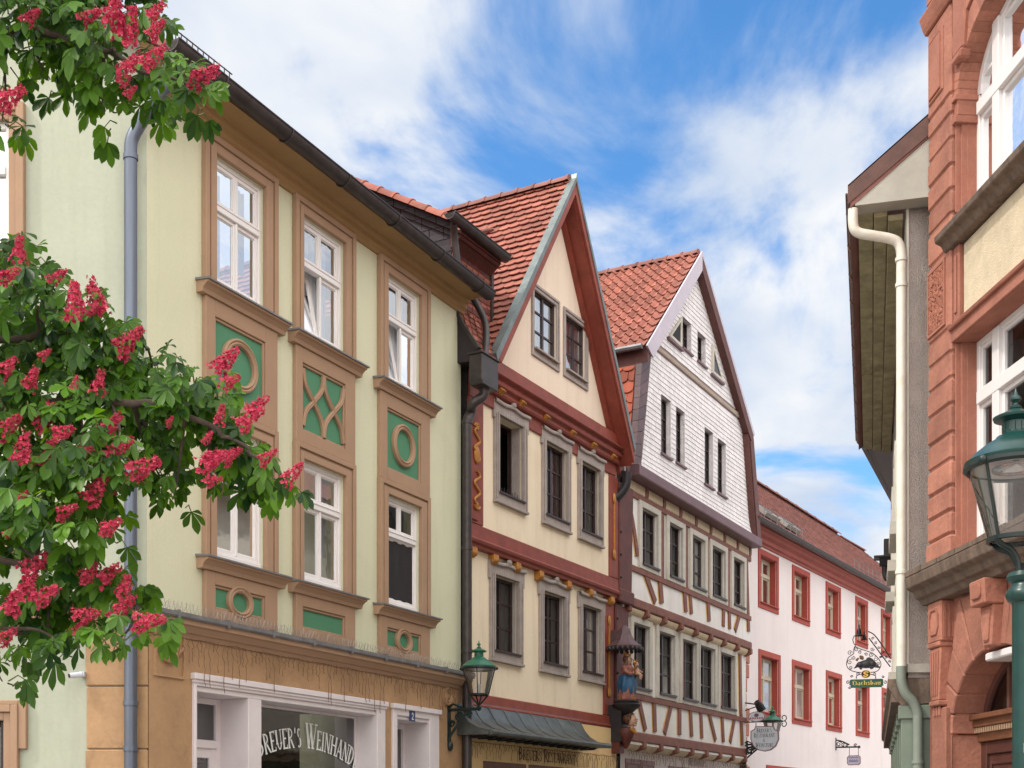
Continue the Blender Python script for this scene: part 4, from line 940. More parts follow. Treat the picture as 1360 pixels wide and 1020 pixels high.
# metal canopy and shop storey
cz1, cz0 = 3.70, 3.18; cu0 = F2.u(618, .2); cu1 = F2.u(806, .75)
cpf = [(-.02, cz1 + .02), (.06, cz1 - .06), (.14, cz1 - .2), (.26, cz1 - .34), (.44, cz1 - .44), (.70, cz1 - .50), (.70, cz1 - .57), (.0, cz1 - .57)]
mb = MB(); mb.sweep([(-.06, cz1 + .06), (-.02, cz1 + .06), (0, cz1 + .0), (-.06, cz1 + .0)], -.05, L2 + .02); u = cu0
mb.sweep(cpf, cu0, cu1 + .25)
for k in range(1, 9):
    u = cu0 + (cu1 + .25 - cu0) * k / 9; n = len(cpf) - 2
    for i in range(n - 1):
        p, q = cpf[i], cpf[i + 1]; mb.tube([(u, p[0] + .004, p[1] + .006), (u, q[0] + .004, q[1] + .006)], .012, 5)
mb.tube([(cu0, .70, cz1 - .53), (cu1 + .25, .70, cz1 - .53)], .05, 8)
mb.build('canopy', M['verdigris'], H2, smooth=True)
mb = MB()
for k in range(14):
    u = cu0 + .2 + (cu1 - cu0 - .2) * k / 13; mb.sweep([(.15, 3.08), (.45, 3.08), (.55, 3.125), (.15, 3.125)], u - .03, u + .03)
mb.build('canopy_bracket', M['black_iron'], H2)
sw = [(.52, F2.u(698, 0), 0.6, 2.72), (F2.u(702, 0), F2.u(748, 0), 0.6, 2.72), (F2.u(752, 0), 5.6, 0.6, 2.72)]
mb = MB(); wall(mb, (-.18, L2, 0, 3.66), sw, 0, .2); mb.build('shop_wall', M['yellow_shop'], H2)
for o_ in sw:
    mb = MB(); frame_boxes(mb, *o_, .14, -.12, .02); frame_boxes(mb, o_[0] + .14, o_[1] - .14, o_[2] + .14, o_[3] - .14, .06, -.1, -.02); wn = mb.build('shop_window', M['brown_paint'], H2, bevel=.006); pane_sheet(wn, o_[0] + .12, o_[1] - .12, o_[2] + .12, o_[3] - .12, -.07, 'glass_shop')
tx = 'BREUERS RESTAURANT'; ta, tb_ = F2.u(690, .02), F2.u(765, .02); tw_ = text_width(tx, .8)
mb = MB(); letters(mb, tx, lambda x, y, l: (ta + x * (tb_ - ta) / tw_, .006 + l, 2.80 + y * .25), .8); mb.build('lettering', M['ink'], H2)
icicles('icicle_lights', F2, -.1, L2 - .1, .10, 3.05, 'thin brown icicle light string hanging beneath the dark metal canopy', hi=.30)

# ================================================================== timber-framed house with white shingled gable
H3 = thing('timber_framed_house', 'half-timbered house with brown-red beams and tall white shingled gable', 'house', F3.loc(), F3.rz)
zA = lambda x, y: (800 + x * .2353, 600 + y * .2353)
zB = lambda x, y: (790 + x * .2157, 800 + y * .2157)
L3 = F3.u(996); b3 = -.12
r5 = [(850.6, 871.8), (887, 904.7), (917.6, 934.6), (944, 961.5), (972.2, 986.5)]
r5 = [(F3.u(a_), F3.u(b_), 7.55, 8.84) for a_, b_ in r5]
r2 = [(zB(258, 0)[0], zB(350, 0)[0]), (zB(415, 0)[0], zB(505, 0)[0]), (zB(558, 0)[0], zB(640, 0)[0]), (zB(667, 0)[0], zB(752, 0)[0]), (zB(790, 0)[0], zB(874, 0)[0])]
r2 = [(F3.u(a_), F3.u(b_) + .08, 4.70, 6.18) for a_, b_ in r2]
mb = MB(); wall(mb, (-.1, L3, 6.5, 9.6), r5, 0, .3); wall(mb, (-.1, L3, 3.4, 6.55), r2, b3, .3); mb.build('infill_wall', M['infill'], H3)
mb = MB(); mb.face([(-.12, -.1, 0), (-.12, -9, 0), (-.12, -9, 9.6), (-.12, -.1, 9.6)]); mb.face([(L3, -.12, 0), (L3, -9, 0), (L3, -9, 9.6), (L3, -.12, 9.6)]); mb.face([(-.1, -9, 0), (L3, -9, 0), (L3, -9, 13), (-.1, -9, 13)]); mb.build('party_wall', M['room_dark'], H3)
for o_, w_, cu_ in [(o, 0, None) for o in r5] + [(o, b3, None) for o in r2]:
    u0, u1, z0, z1 = o_
    wn = lattice_sash(H3, u0, u1, z0, z1, w_ - .075, 2, 3, M['dark_wood'], fw=.05, bw=.04, cbar=.08, dep=.06)
    s = MB(); t = .17 if w_ == 0 else .155; frame_boxes(s, u0 - t, u1 + t, z0 - .13, z1 + .14, t, w_ - .02, w_ + .06, tb=.13, tt=.14)
    s.box(u1 - .01, u1 + .01, w_ - .075, w_ - .021, z0, z1); s.box(u0 - .01, u1 + .01, w_ - .075, w_ - .021, z1 - .01, z1 + .01)
    s.build('surround', M['pale_stone'], wn, bevel=.008)
    s = MB(); s.box(u0 - .02, u1 + .02, w_ - .07, w_ + .10, z0 - .03, z0 + .02); s.build('sill', M['dark_wood'], wn)
def timbers(lst, w_, S_, h):
    for it in lst:
        edge = MB()
        p = F3.uz(*S_(*it[0]), w_ + .03); q = F3.uz(*S_(*it[1]), w_ + .03); t = it[2] * 1.2
        d_ = Vector((q[0] - p[0], q[1] - p[1]))
        if len(it) > 3:
            mid = ((p[0] + q[0]) / 2 + it[3], (p[1] + q[1]) / 2); pts = bez(p, mid, q, 6); m = MB()
            for k in range(6): m.bar(pts[k], pts[k + 1], t, w_ - .01, w_ + .03 + k * .0005); edge.bar(pts[k], pts[k + 1], t + .10, w_ - .01, w_ + .006 + k * .0004)
        else:
            m = MB().bar(p, q, t, w_ - .01, w_ + .03 + random.random() * .006); edge.bar(p, q, t + .10, w_ - .01, w_ + .004 + random.random() * .004)
        tm = m.build('timber', M['timber'], h, bevel=.006); edge.build('painted_edge_line', M['infill_edge'], tm)
tA = [((150, 270), (200, 590), .13, .12), ((235, 655), (303, 850), .16), ((326, 690), (338, 855), .19), ((464, 745), (475, 905), .17), ((496, 770), (506, 915), .15), ((598, 815), (605, 955), .17), ((688, 860), (686, 985), .15), ((719, 880), (722, 1000), .15), ((815, 595), (828, 1015), .17), ((790, 875), (752, 1010), .14)]
timbers(tA, 0, zA, H3)
for i in range(4):      # posts in the gaps between the upper windows
    g0, g1 = r5[i][1] + .17, r5[i + 1][0] - .17
    if g1 - g0 > .06:
        gw2 = min(.17, (g1 - g0) * .6); gc = (g0 + g1) / 2 - .02
        tm = MB().box(gc - gw2 / 2, gc + gw2 / 2, -.01, .033, 7.43, 8.96).build('timber', M['timber'], H3, bevel=.006); MB().box(max(g0, gc - gw2 / 2 - .04), min(g1, gc + gw2 / 2 + .04), -.01, .006, 7.43, 8.96).build('painted_edge_line', M['infill_edge'], tm)
tB = [((272, 588), (316, 788), .15), ((368, 600), (374, 798), .16), ((474, 632), (432, 808), .14), ((524, 640), (524, 815), .17), ((592, 655), (600, 828), .15), ((656, 668), (663, 838), .14), ((706, 680), (748, 852), .14), ((786, 690), (795, 862), .15), ((866, 700), (836, 862), .13), ((904, 690), (910, 880), .17), ((540, 200), (545, 620), .12), ((388, 130), (392, 590), .12), ((775, 285), (782, 690), .10), ((896, 300), (902, 690), .17)]
timbers(tB, b3, zB, H3)
for zc_, u0, u1, w_ in ((7.36, .2, L3, 0), (4.50, .3, L3, b3), (9.03, 0, L3, 0)):
    mb = MB(); mb.box(u0, u1, w_ - .01, w_ + .046, zc_ - .065, zc_ + .065); mb.build('rail', M['timber'], H3, bevel=.006)
def jetty(z0, z1, zb, w_, u0, u1, n, m_beam, proud, name, blk):
    mb = MB(); mb.sweep([(w_ - .15, z0), (proud - .02, z0), (proud, z0 + .03), (proud, z1 - .05), (proud - .03, z1 - .02), (w_, z1), (w_ - .15, z1)], u0, u1); mb.build(name, m_beam, H3, bevel=.008)
    st = (u1 - u0 - .2) / n
    for k in range(n):
        a_ = u0 + .1 + k * st + .10; c_ = a_ + st - .20; mb = MB(); r = z0 - zb
        if blk == 'round': mb.sweep([(w_ - .1, z0)] + [(w_ - .02 + (proud - w_ - .02) * math.sin(t * math.pi / 12) , zb + r * .04 + r * .94 * (1 - math.cos(t * math.pi / 12))) for t in range(7)] + [(w_ - .1, zb)], a_, c_)
        else: mb.box(a_, c_, w_ - .1, w_ + .03, zb + .01, z0 - .01)
        mb.build('jetty_block', M['cream_block'], H3, bevel=.012)
    pe = proud + .03 if blk == 'round' else w_ + .05
    for k in range(n + 1):
        a_ = u0 + .1 + k * st; mb = MB(); mb.sweep([(w_ - .1, zb), (w_ + .03, zb), (pe, zb + (z0 - zb) * .35), (pe, z0 + .02), (w_ - .1, z0 + .02)], a_ - .075, a_ + .075); mb.build('beam_end', M['timber'], H3, bevel=.01)
jetty(9.34, 9.62, 9.10, 0, -.05, L3 + .05, 8, M['purple_board'], .34, 'eaves_board', 'flat')
jetty(6.48, 6.72, 6.29, b3, -.05, L3, 8, M['timber'], .06, 'storey_beam', 'round')
jetty(3.46, 3.72, 3.26, b3 - .2, .1, L3, 8, M['timber'], b3 + .03, 'base_beam', 'round')
# corner post
mb = MB(); pa, pb = F3.u(823, .1), F3.u(841, .1)
mb.prism([(pa, 6.72), (pb - .06, 6.72), (pb + .04, 9.1), (pa, 9.1)], -.25, .10); mb.box(pa - .03, pb + .02, -.25, .13, 6.46, 6.76); mb.prism([(pa, 3.4), (pb - .05, 3.4), (pb - .05, 6.46), (pa, 6.46)], -.35, .02)
cp = mb.build('corner_post', M['red_dark'], H3, bevel=.03)
mb = MB()
for z in (4.9, 5.5, 6.1, 6.6, 7.0, 7.5, 8.0): mb.ball((pa + .05, .11 if z > 6.5 else .03, z), .03, 8, 5)
mb.build('iron_bolts', M['black_iron'], cp, smooth=True)
mb = MB(); gpa = F3.u(820, -.1); mb.tube(smooth_path([(gpa, .0, 9.0), (gpa - .06, .02, 8.5), (gpa, .02, 7.9), (gpa + .02, .0, 7.5)], 4), [.05, .06, .07, .06, .05, .05, .06, .07, .06, .05, .05, .05, .05], 7); gd = mb.build('gilded_scroll', M['gold'], cp, smooth=True)
mb = MB(); mb.tube([(gpa + .03, -.02, 7.45), (gpa + .02, -.02, 6.4)], .075, 8); mb.build('grey_roll', M['grey_stone'], cp, smooth=True)
mb = MB(); mb.tube([(gpa + .03, -.14, 6.3), (gpa + .05, -.14, 3.9)], .06, 8); mb.build('ochre_strip', M['infill_edge'], cp, smooth=True)
# shingled gable
aI, lb_, rb_, lbo, rbo = (4.48, 15.5), (1.33, 12.66), (7.98, 12.7), (.70, 9.64), (9.0, 9.64)
gpoly = ccw([lbo, rbo, rb_, aI, lb_])
g4 = [(2.01, 2.64, 10.39, 11.78), (2.98, 3.58, 10.41, 11.76), (F3.u(935), F3.u(945), 10.35, 11.80), (F3.u(952), F3.u(962), 10.33, 11.74)]
g4[2] = (F3.u(935), F3.u(946.5), 10.34, 11.79); g4[3] = (F3.u(952.3), F3.u(963.5), 10.33, 11.76)
at = [(F3.u(905), F3.u(920.5), 13.32, 14.25), (F3.u(925), F3.u(939), 13.30, 14.20)]
at = [(F3.u(905.5), F3.u(917.5), 13.34, 14.10), (F3.u(925.5), F3.u(936.5), 13.34, 14.08)]
zc3 = (F3.u(885), F3.u(904))
mb = MB()
for a_ in rect_minus((0, 10, 9.6, 15.6), g4 + at):
    p = clip_poly([(a_[0], a_[2]), (a_[1], a_[2]), (a_[1], a_[3]), (a_[0], a_[3])], gpoly)
    if len(p) > 2: mb.face([(q[0], -.012, q[1]) for q in p])
mb.build('gable_wall', M['lilac_board'], H3)
sh_ = MB(); rh = .118; z = 9.62; rown = 0
while z < 15.6:
    u = .2 + (.13 if rown % 2 else 0) + random.uniform(-.03, .03)
    while u < 9.6:
        wd_ = random.choice((.22, .26, .30)); zj = z + random.uniform(-.006, .006)
        if not (12.70 < z + rh * .5 < 12.90):
            for a_ in rect_minus((u, u + wd_ - .008, zj, zj + rh * 1.12), g4 + at):
                p = clip_poly([(a_[0], a_[2]), (a_[1], a_[2]), (a_[1], a_[3]), (a_[0], a_[3])], gpoly)
                if len(p) > 2:
                    f_ = lambda q, e=0: (q[0], .004 + .015 * (1 - (q[1] - zj) / (rh * 1.12)) - e + (0.10 * max(0, (10.25 - q[1]) / .65) ** 2), q[1])
                    ti = [sh_.P(f_(q)) for q in p]; bi = [sh_.P(f_(q, .014)) for q in p]; sh_.f.append(ti)
                    for i in range(len(p)): j = (i + 1) % len(p); sh_.f.append([ti[i], bi[i], bi[j], ti[j]])
        u += wd_
    z += rh; rown += 1
sh_.build('shingles', M['shingle_white'], H3)
mb = MB(); mb.sweep([(-.01, 12.74), (.05, 12.74), (.07, 12.78), (.05, 12.81), (.07, 12.84), (.03, 12.87), (-.01, 12.87)], 1.3, 7.98); mb.build('gable_moulding', mat('pale_brown_moulding', (.46, .37, .31), .8, .08, 4), H3)
for o_ in g4 + at:
    u0, u1, z0, z1 = o_
    wn = lattice_sash(H3, u0, u1, z0, z1, -.10, 2, 3 if z1 - z0 > 1 else 2, M['dark_wood'], fw=.045, bw=.03, dep=.05)
    s = MB()     # shingled reveals
    s.face([(u1, .02, z0), (u1, -.3, z0), (u1, -.3, z1), (u1, .02, z1)]); s.face([(u0, .02, z0), (u0, -.3, z0), (u0, -.3, z1), (u0, .02, z1)]); s.face([(u0, .02, z1), (u0, -.3, z1), (u1, -.3, z1), (u1, .02, z1)])
    zz_ = z0
    while zz_ < z1 - .02:
        for j in range(2): s.box(u1 - .012 - .004 * random.random(), u1 - .001, -.10 + .06 * j + .003, -.10 + .06 * j + .056, zz_ + .004, min(zz_ + .115, z1))
        zz_ += .118
    s.build('reveal', M['shingle_white'], wn)
    s = MB(); s.box(u0 - .04, u1 + .04, -.10, .07, z0 - .05, z0 - .004); s.build('sill', M['purple_board'], wn)
# the two triangular end lights of the attic window band
for (px, py), (qx, qy), (rx, ry), dn in (((886, 447), (903, 421), (902, 462), -1), ((943.8, 458), (943.8, 496), (957.5, 508), 1)):
    P3 = [F3.uz(px, py), F3.uz(qx, qy), F3.uz(rx, ry)]; P3 = ccw(P3); cc = (sum(p[0] for p in P3) / 3, sum(p[1] for p in P3) / 3)
    mb = MB(); ins = [(cc[0] + (p[0] - cc[0]) * .72, cc[1] + (p[1] - cc[1]) * .72) for p in P3]
    for i in range(3): j = (i + 1) % 3; mb.prism(ccw([P3[i], P3[j], ins[j], ins[i]]), 0.0, .075)
    wn = mb.build('attic_light', M['pale_stone'], H3); mb = MB(); mb.face([(p[0], .052, p[1]) for p in ins]); mb.build('pane', M['blind_and_shade'] if dn < 0 else M['glass_old'], wn)
    mb = MB(); b_ = sorted(P3, key=lambda p: p[1])[:2] if dn > 0 else [P3[0], P3[0]]
    a0, a1 = (min(p[0] for p in P3), max(p[0] for p in P3)); zb_ = min(p[1] for p in P3); mb.box(a0 - .06, a1 + .06, .0, .09, zb_ - .07, zb_ - .012); mb.build('sill', M['purple_board'], wn)
    if dn > 0:
        mb = MB(); mb.face([(p[0], .045, p[1]) for p in ins]); mb.build('shutter', M['grey_stone'], wn)
# mansard roof
OV3 = .22; A3, Lb, Rb, Lo, Ro = (4.28, 15.87), (.80, 12.47), (8.36, 12.47), (.42, 9.66), (9.06, 9.62); th3 = .34
def slab(p, q, t): return ccw([p, q, (q[0], q[1] - t), (p[0], p[1] - t)])
mb = MB(); mb.prism(slab(Lb, A3, th3), -9, OV3 - .04); mb.prism(slab(A3, Rb, th3), -9, OV3 - .04)
mb.prism(ccw([Rb, (Rb[0] - .36, Rb[1] - .1), (Ro[0] - .36, Ro[1]), Ro]), -9, OV3 - .04); mb.prism(ccw([(Lb[0] + .0, Lb[1] - .3), (Lb[0] + .3, Lb[1] - .3), (Lo[0] + .3, Lo[1]), Lo]), -9, -.04)
r3 = mb.build('roof', M['brown_soffit'], H3)
mb = MB(); e_ = .05
mb.prism(ccw([(Lb[0] - .12, Lb[1] + .0), (A3[0], A3[1] + .12), (A3[0], A3[1] - th3 - .02), (Lb[0] + .25, Lb[1] - .16)]), OV3 - .038, OV3)
mb.prism(ccw([(A3[0], A3[1] + .12), (Rb[0] + .12, Rb[1] + .0), (Rb[0] + .02, Rb[1] - .08), (A3[0], A3[1] + .0)]), OV3 - .036, OV3 + .002)
mb.build('verge_board', M['lilac_board'], r3)
mb = MB(); mb.prism(ccw([(A3[0], A3[1] - .01), (Rb[0], Rb[1] - .08), (Rb[0] - .12, Rb[1] - .3), (A3[0], A3[1] - th3)]), OV3 - .034, OV3 - .008)
mb.prism(ccw([(Rb[0] + .02, Rb[1] - .1), (Rb[0] - .25, Rb[1] - .3), (Ro[0] - .3, Ro[1]), (Ro[0] + .03, Ro[1])]), OV3 - .034, OV3 - .006); mb.build('verge_soffit', M['brown_soffit'], r3)
ln3 = math.hypot(A3[0] - Lb[0], A3[1] - Lb[1])
mb = MB(); mb.xf = None; pantiles(mb, (Lb[0] - .1, OV3 - .08, Lb[1] - .02), (0, -1, 0), (A3[0] - Lb[0], 0, A3[1] - Lb[1]), 9, ln3 + .1, .235, .34); mb.build('pantiles', M['tile_pan'], r3, smooth=True)
mb = MB(); ridge_tiles(mb, (A3[0], OV3 - .1, A3[1] + .06), (A3[0], -8.9, A3[1] + .06), .13, 22); mb.build('ridge_tiles', M['tile_brown'], r3, smooth=True)
hm = Lb[1] - .35 - Lo[1]
mb = MB(); slope_tiles(mb, (Lo[0] - .02, .0, Lo[1]), (0, -1, 0), (Lb[0] - Lo[0], 0, Lb[1] - .3 - Lo[1]), [(.12, 0), (9, 0), (9, hm), (.12, hm)], .3, .26, .035, .016); mb.build('hung_tiles', M['tile_orange'], r3)
mb = MB(); cl = [(Lb[0] - .02, Lb[1] - .33), (lb_[0] + .02, lb_[1] - .1), (lbo[0] + .02, lbo[1]), (Lo[0] - .04, Lo[1])]
n = 9
for k in range(n):
    t0, t1 = k / n, (k + 1) / n - .004; ip = lambda a_, b_, t: (a_[0] + (b_[0] - a_[0]) * t, a_[1] + (b_[1] - a_[1]) * t)
    mb.prism(ccw([ip(cl[3], cl[0], t0), ip(cl[2], cl[1], t0), ip(cl[2], cl[1], t1), ip(cl[3], cl[0], t1)]), -.10, .045 - .001 * (k % 2))
mb.build('corner_slates', M['purple_slate'], r3)
mb = MB(); mb.tube([(Lb[0] - .15, .1, Lb[1] - .0), (Lb[0] - .15, -9, Lb[1] - .0)], .07, 8); mb.ball((Lb[0] - .15, -1.5, Lb[1] + .05), (.1, .3, .12)); mb.build('gutter', M['lead'], r3, smooth=True)
mb = MB(); hu = F3.u(834, .25); mb.box(hu - .28, hu + .22, -.1, .22, 9.64, 10.05); mb.box(hu - .32, hu + .26, -.1, .3, 9.62, 9.66); mb.build('rain_hopper', M['zinc_dark'], H3, bevel=.01)
mb = MB(); mb.tube(smooth_path([(hu - .05, .25, 9.3), (hu - .05, .22, 9.0), (hu - .15, .05, 8.75), (hu - .35, -.1, 8.7)], 5), .10, 10); mb.build('pipe_bend', M['black_part'], H3, smooth=True)
# ground storey
gs = [(F3.u(830), F3.u(867), 0.9, 2.98), (F3.u(886), F3.u(930) + 1.2, .9, 2.86)]
gs = [(F3.u(830, -.3), F3.u(868, -.3), .9, F3.z(830, 1007, -.3)), (F3.u(887, -.3), F3.u(942, -.3), .9, F3.z(887, 1017, -.3))]
mb = MB(); wall(mb, (-.6, L3, 0, 3.5), gs, -.3, .2); mb.build('ground_floor_wall', M['grey_shop'], H3)
for o_ in gs:
    mb = MB(); um_ = (o_[0] + o_[1]) / 2
    for a_, b_ in ((o_[0], um_ - .02), (um_ + .02, o_[1])): mb.box(a_, b_, -.36, -.27, o_[2], o_[3]); frame_boxes(mb, a_ + .06, b_ - .06, o_[2] + .08, o_[3] - .08, .04, -.272, -.255)
    mb.build('shutter', M['mauve_paint'], H3, bevel=.006)
tx = 'WEINSTUBE'; ta, tb_ = F3.u(915, -.29), F3.u(936.5, -.29); tw_ = text_width(tx, .8); zt_ = F3.z(915, 1016.5, -.29)
mb = MB(); letters(mb, tx, lambda x, y, l: (ta + x * (tb_ - ta) / tw_, -.294 + l, zt_ + y * .26), .8); mb.build('lettering', M['grey_stone'], H3)
icicles('icicle_lights', F3, .2, L3 - .1, -.02, 3.24, 'short dark icicle light string along the lowest beam of the half-timbered house', step=.11, hi=.28)

# ================================================================== townhouse (pinkish white, red surrounds)
H4 = thing('townhouse', 'pinkish white townhouse with red window surrounds and long brown tiled roof', 'house', F4.loc(), F4.rz)
c4 = [(1008, 1034.5), (1053, 1076), (1097.6, 1117), (1137, 1153), (1171, 1185.5)]
c4b = [(1008.5, 1037), (1053, 1078.5), (1098, 1118.5), (1137.5, 1155), (1172, 1187.5)]
w4 = [(F4.u(a_, .03) + .15, F4.u(b_, .03) - .17, 8.16, 9.55) for a_, b_ in c4]
w4b = [(F4.u(a_, .03) + .15, F4.u(b_, .03) - .17, 4.92, 6.57) for a_, b_ in c4b]
for k in range(1, 4):
    du = w4[4][0] - w4[3][0]; w4.append((w4[4][0] + k * du, w4[4][1] + k * du, 8.16, 9.55)); w4b.append((w4b[4][0] + k * du, w4b[4][1] + k * du, 4.92, 6.57))
w4c = [(F4.u(1020), F4.u(1062), .8, F4.z(1030, 1018) - .15)]
L4 = w4[-1][1] + 1.2
mb = MB(); wall(mb, (0, L4, 0, 10.2), w4 + w4b + w4c, 0, .3); mb.face([(L4, 0, 0), (L4, -9, 0), (L4, -9, 10.3), (L4, 0, 10.3)]); mb.face([(0, 0, 0), (0, -9, 0), (0, -9, 10.3), (0, 0, 10.3)]); mb.build('wall', M['pink_wall'], H4)
for k, o_ in enumerate(w4 + w4b + w4c):
    u0, u1, z0, z1 = o_; mb = MB(); ws = -.2
    frame_boxes(mb, u0, u1, z0, z1, .07, ws - .06, ws); um_ = (u0 + u1) / 2; mb.box(um_ - .06, um_ + .06, ws - .056, ws + .02, z0 + .07, z1 - .07); zt_ = z0 + (z1 - z0) * .64
    mb.box(u0 + .07, u1 - .07, ws - .054, ws + .026, zt_ - .045, zt_ + .045)
    for a_, b_ in ((u0 + .07, um_ - .06), (um_ + .06, u1 - .07)):
        frame_boxes(mb, a_, b_, z0 + .07, zt_ - .045, .045, ws - .05, ws - .012); frame_boxes(mb, a_, b_, zt_ + .045, z1 - .07, .04, ws - .05, ws - .012)
    wn = mb.build('window', M['beige_sash'], H4)
    pane_sheet(wn, u0 + .04, u1 - .04, z0 + .04, z1 - .04, ws - .035, 'glass'); curtain(wn, u0 + .08, u1 - .08, z0 + .06, z1 - .06, ws - .25, random.choice(('curtain', 'curtain_grey', 'curtain')))
    s = MB(); frame_boxes(s, u0 - .16, u1 + .17, z0 - .19, z1 + .17, .165, -.01, .035, tb=.19, tt=.17)
    s.box(u1 - .006, u1 + .02, ws, -.011, z0, z1); s.box(u0 - .02, u0 + .006, ws, -.011, z0, z1); s.box(u0, u1, ws, -.011, z1 - .006, z1 + .02)
    s.sweep([(-.2, z0 - .03), (.09, z0 - .05), (.09, z0 - .015), (-.2, z0 + .02)], u0 - .05, u1 + .05)
    s.build('surround', M['red_surround'], wn, bevel=.006)
mb = MB(); mb.sweep([(0, 9.80), (.05, 9.80), (.07, 9.85), (.14, 9.88), (.16, 9.98), (.28, 10.03), (.32, 10.11), (.43, 10.14), (.43, 10.19), (0, 10.22)], 0, L4); mb.build('eaves_cornice', M['red_cornice'], H4)
mb = MB(); half_gutter(mb, (-.3, .54, 10.26), (L4, .54, 10.23), .11); mb.build('gutter', M['zinc_dark'], H4, smooth=True)
for k in range(6):      # red quoins at its near corner
    z = 2.0 + k * .84; wq = .55 if k % 2 else .34; mb = MB(); mb.box(-.02, wq, -.05, .04, z + .01, z + .40); mb.box(-.02, .86 - wq, -.05, .035, z + .43, z + .82); mb.build('quoin', M['sand_block'], H4, bevel=.02)
rw = -4.6; zr1, zr2 = F4.z(1004, 637, rw), F4.z(1108, 712, rw); ur1, ur2 = F4.u(1004, rw), F4.u(1108, rw)
B4 = Vector((0, rw - .5, (zr1 + zr2) / 2 - 10.28)); lb4 = B4.length; ss = lb4 / B4.z
zrf = lambda u: zr1 + (zr2 - zr1) * (u - ur1) / (ur2 - ur1)
cv = [(-.3, 0), (L4, 0), (L4, .1 * lb4), (ur2 + (L4 - ur2) * .05, (zrf(ur2 + (L4 - ur2) * .05) - 10.28) * ss), (-.3, (zrf(-.3) - 10.28) * ss)]
cv[2] = (L4, max(.3, (zrf(L4) - 10.28) * ss)); cv[3] = (ur2, (zr2 - 10.28) * ss); 
mb = MB(); mb.face([tuple(Vector((0, .5, 10.23)) + Vector((1, 0, 0)) * p[0] + B4.normalized() * p[1]) for p in cv]); slope_tiles(mb, (0, .5, 10.28), (1, 0, 0), B4, cv, .26, .21, .035, .012, kind='plain')
ro4 = mb.build('roof', M['tile_brown'], H4)
rp = [Vector((p[0], .5, 10.30)) + (B4.normalized() * p[1]) for p in (cv[4], cv[3], cv[2])]
mb = MB(); ridge_tiles(mb, rp[0], rp[1], .13, 22); ridge_tiles(mb, rp[1] + Vector((.1, .05, -.1)), rp[2], .09, 30); mb.build('ridge_tiles', M['tile_brown'], ro4, smooth=True)
mb = MB(); mb.face([tuple(rp[0]), tuple(rp[1]), tuple(rp[2]), (L4, -9, 10.3), (-.3, -9, 10.3)]); mb.build('rear_slope', M['tile_brown'], ro4)
def skylight(u, b0, wd_, hh_):
    O_ = Vector((u, .5, 10.33)) + B4.normalized() * b0; b_ = B4.normalized(); n_ = Vector((0, -b_.z, b_.y)) * -1
    n_ = Vector((0, b_.z, -b_.y)); m = MB()
    def P(a, c, h): return O_ + Vector((1, 0, 0)) * a + b_ * c + n_ * h
    for a0, a1, c0, c1 in ((0, wd_, 0, .07), (0, wd_, hh_ - .07, hh_), (0, .07, .07, hh_ - .07), (wd_ - .07, wd_, .07, hh_ - .07)):
        q = [P(a0, c0, .12), P(a1, c0, .12), P(a1, c1, .12), P(a0, c1, .12)]; m.face(q); z_ = [P(a0, c0, 0), P(a1, c0, 0), P(a1, c1, 0), P(a0, c1, 0)]
        for i in range(4): j = (i + 1) % 4; m.face([q[i], z_[i], z_[j], q[j]])
    o = m.build('skylight', M['spike'], ro4); m = MB(); m.face([P(.05, .05, .10), P(wd_ - .05, .05, .10), P(wd_ - .05, hh_ - .05, .10), P(.05, hh_ - .05, .10)]); m.build('pane', M['glass_old'], o); m = MB(); m.face([P(.05, .05, .03), P(wd_ - .05, .05, .03), P(wd_ - .05, hh_ - .05, .03), P(.05, hh_ - .05, .03)]); 
skylight(F4.u(1031, .3), .75, 1.2, .42); skylight(F4.u(1059, .3), .75, 1.2, .42)
mb = MB(); b_ = B4.normalized()
for u0, u1 in ((F4.u(1003, .5), F4.u(1075, .5)), (F4.u(1140, .5), L4)):
    O_ = Vector((0, .45, 10.35)) + b_ * .12
    for h in (.12, .34): mb.tube([O_ + Vector((u0, 0, h)), O_ + Vector((u1, 0, h))], .012, 4)
    k = u0
    while k < u1: mb.tube([O_ + Vector((k, 0, 0)), O_ + Vector((k, 0, .36))], .010, 4); k += .55
mb.build('snow_guard', M['lead'], ro4)

# ================================================================== red sandstone building (right)
HR = thing('sandstone_building', 'red sandstone corner building with banded pilaster, cream panels and an arched doorway', 'building', FR.loc(), FR.rz)
LR = 9.0; uo = .66; wsh = -.28
um1 = FR.u(1325, wsh); wW = 2 * (um1 - uo) + 1.25; ur = uo + wW          # windows: narrow, wide, narrow light
upz0, upt, lot, lo0, lo1 = 8.30, 9.39, 6.23, 4.58, 6.87
ucx = (uo + ur) / 2; arw = wW / 2; asp = 9.55
def arch_pts(cx, cz, rx, rz, a0, a1, n): return [(cx + rx * math.cos(math.radians(a0 + (a1 - a0) * k / n)), cz + rz * math.sin(math.radians(a0 + (a1 - a0) * k / n))) for k in range(n + 1)]
def ring_blocks(name, cx, cz, r0, r1, a0, a1, n, w0, w1, m, parent, gap=.006, rz=None):
    rz0 = (rz or (r0, r1)); mb = MB()
    for k in range(n):
        b0, b1 = a0 + (a1 - a0) * k / n + gap * 40, a0 + (a1 - a0) * (k + 1) / n - gap * 40
        i_ = arch_pts(cx, cz, r0, rz0[0], b0, b1, 3); o_ = arch_pts(cx, cz, r1, rz0[1], b0, b1, 3)
        for j in range(3): mb.prism(ccw([i_[j], i_[j + 1], o_[j + 1], o_[j]]), w0, w1)
    return mb.build(name, m, parent, bevel=.006)
nwin = 3; pit = wW + 1.05
mb = MB(); hl = []
for k in range(nwin): hl += [(uo + k * pit, ur + k * pit, upz0, asp), (uo + k * pit, ur + k * pit, lo0, lo1)]
wall(mb, (.62, LR, 4.5, asp), hl, -.12, .3, None, [h for h in hl if h[3] == asp])
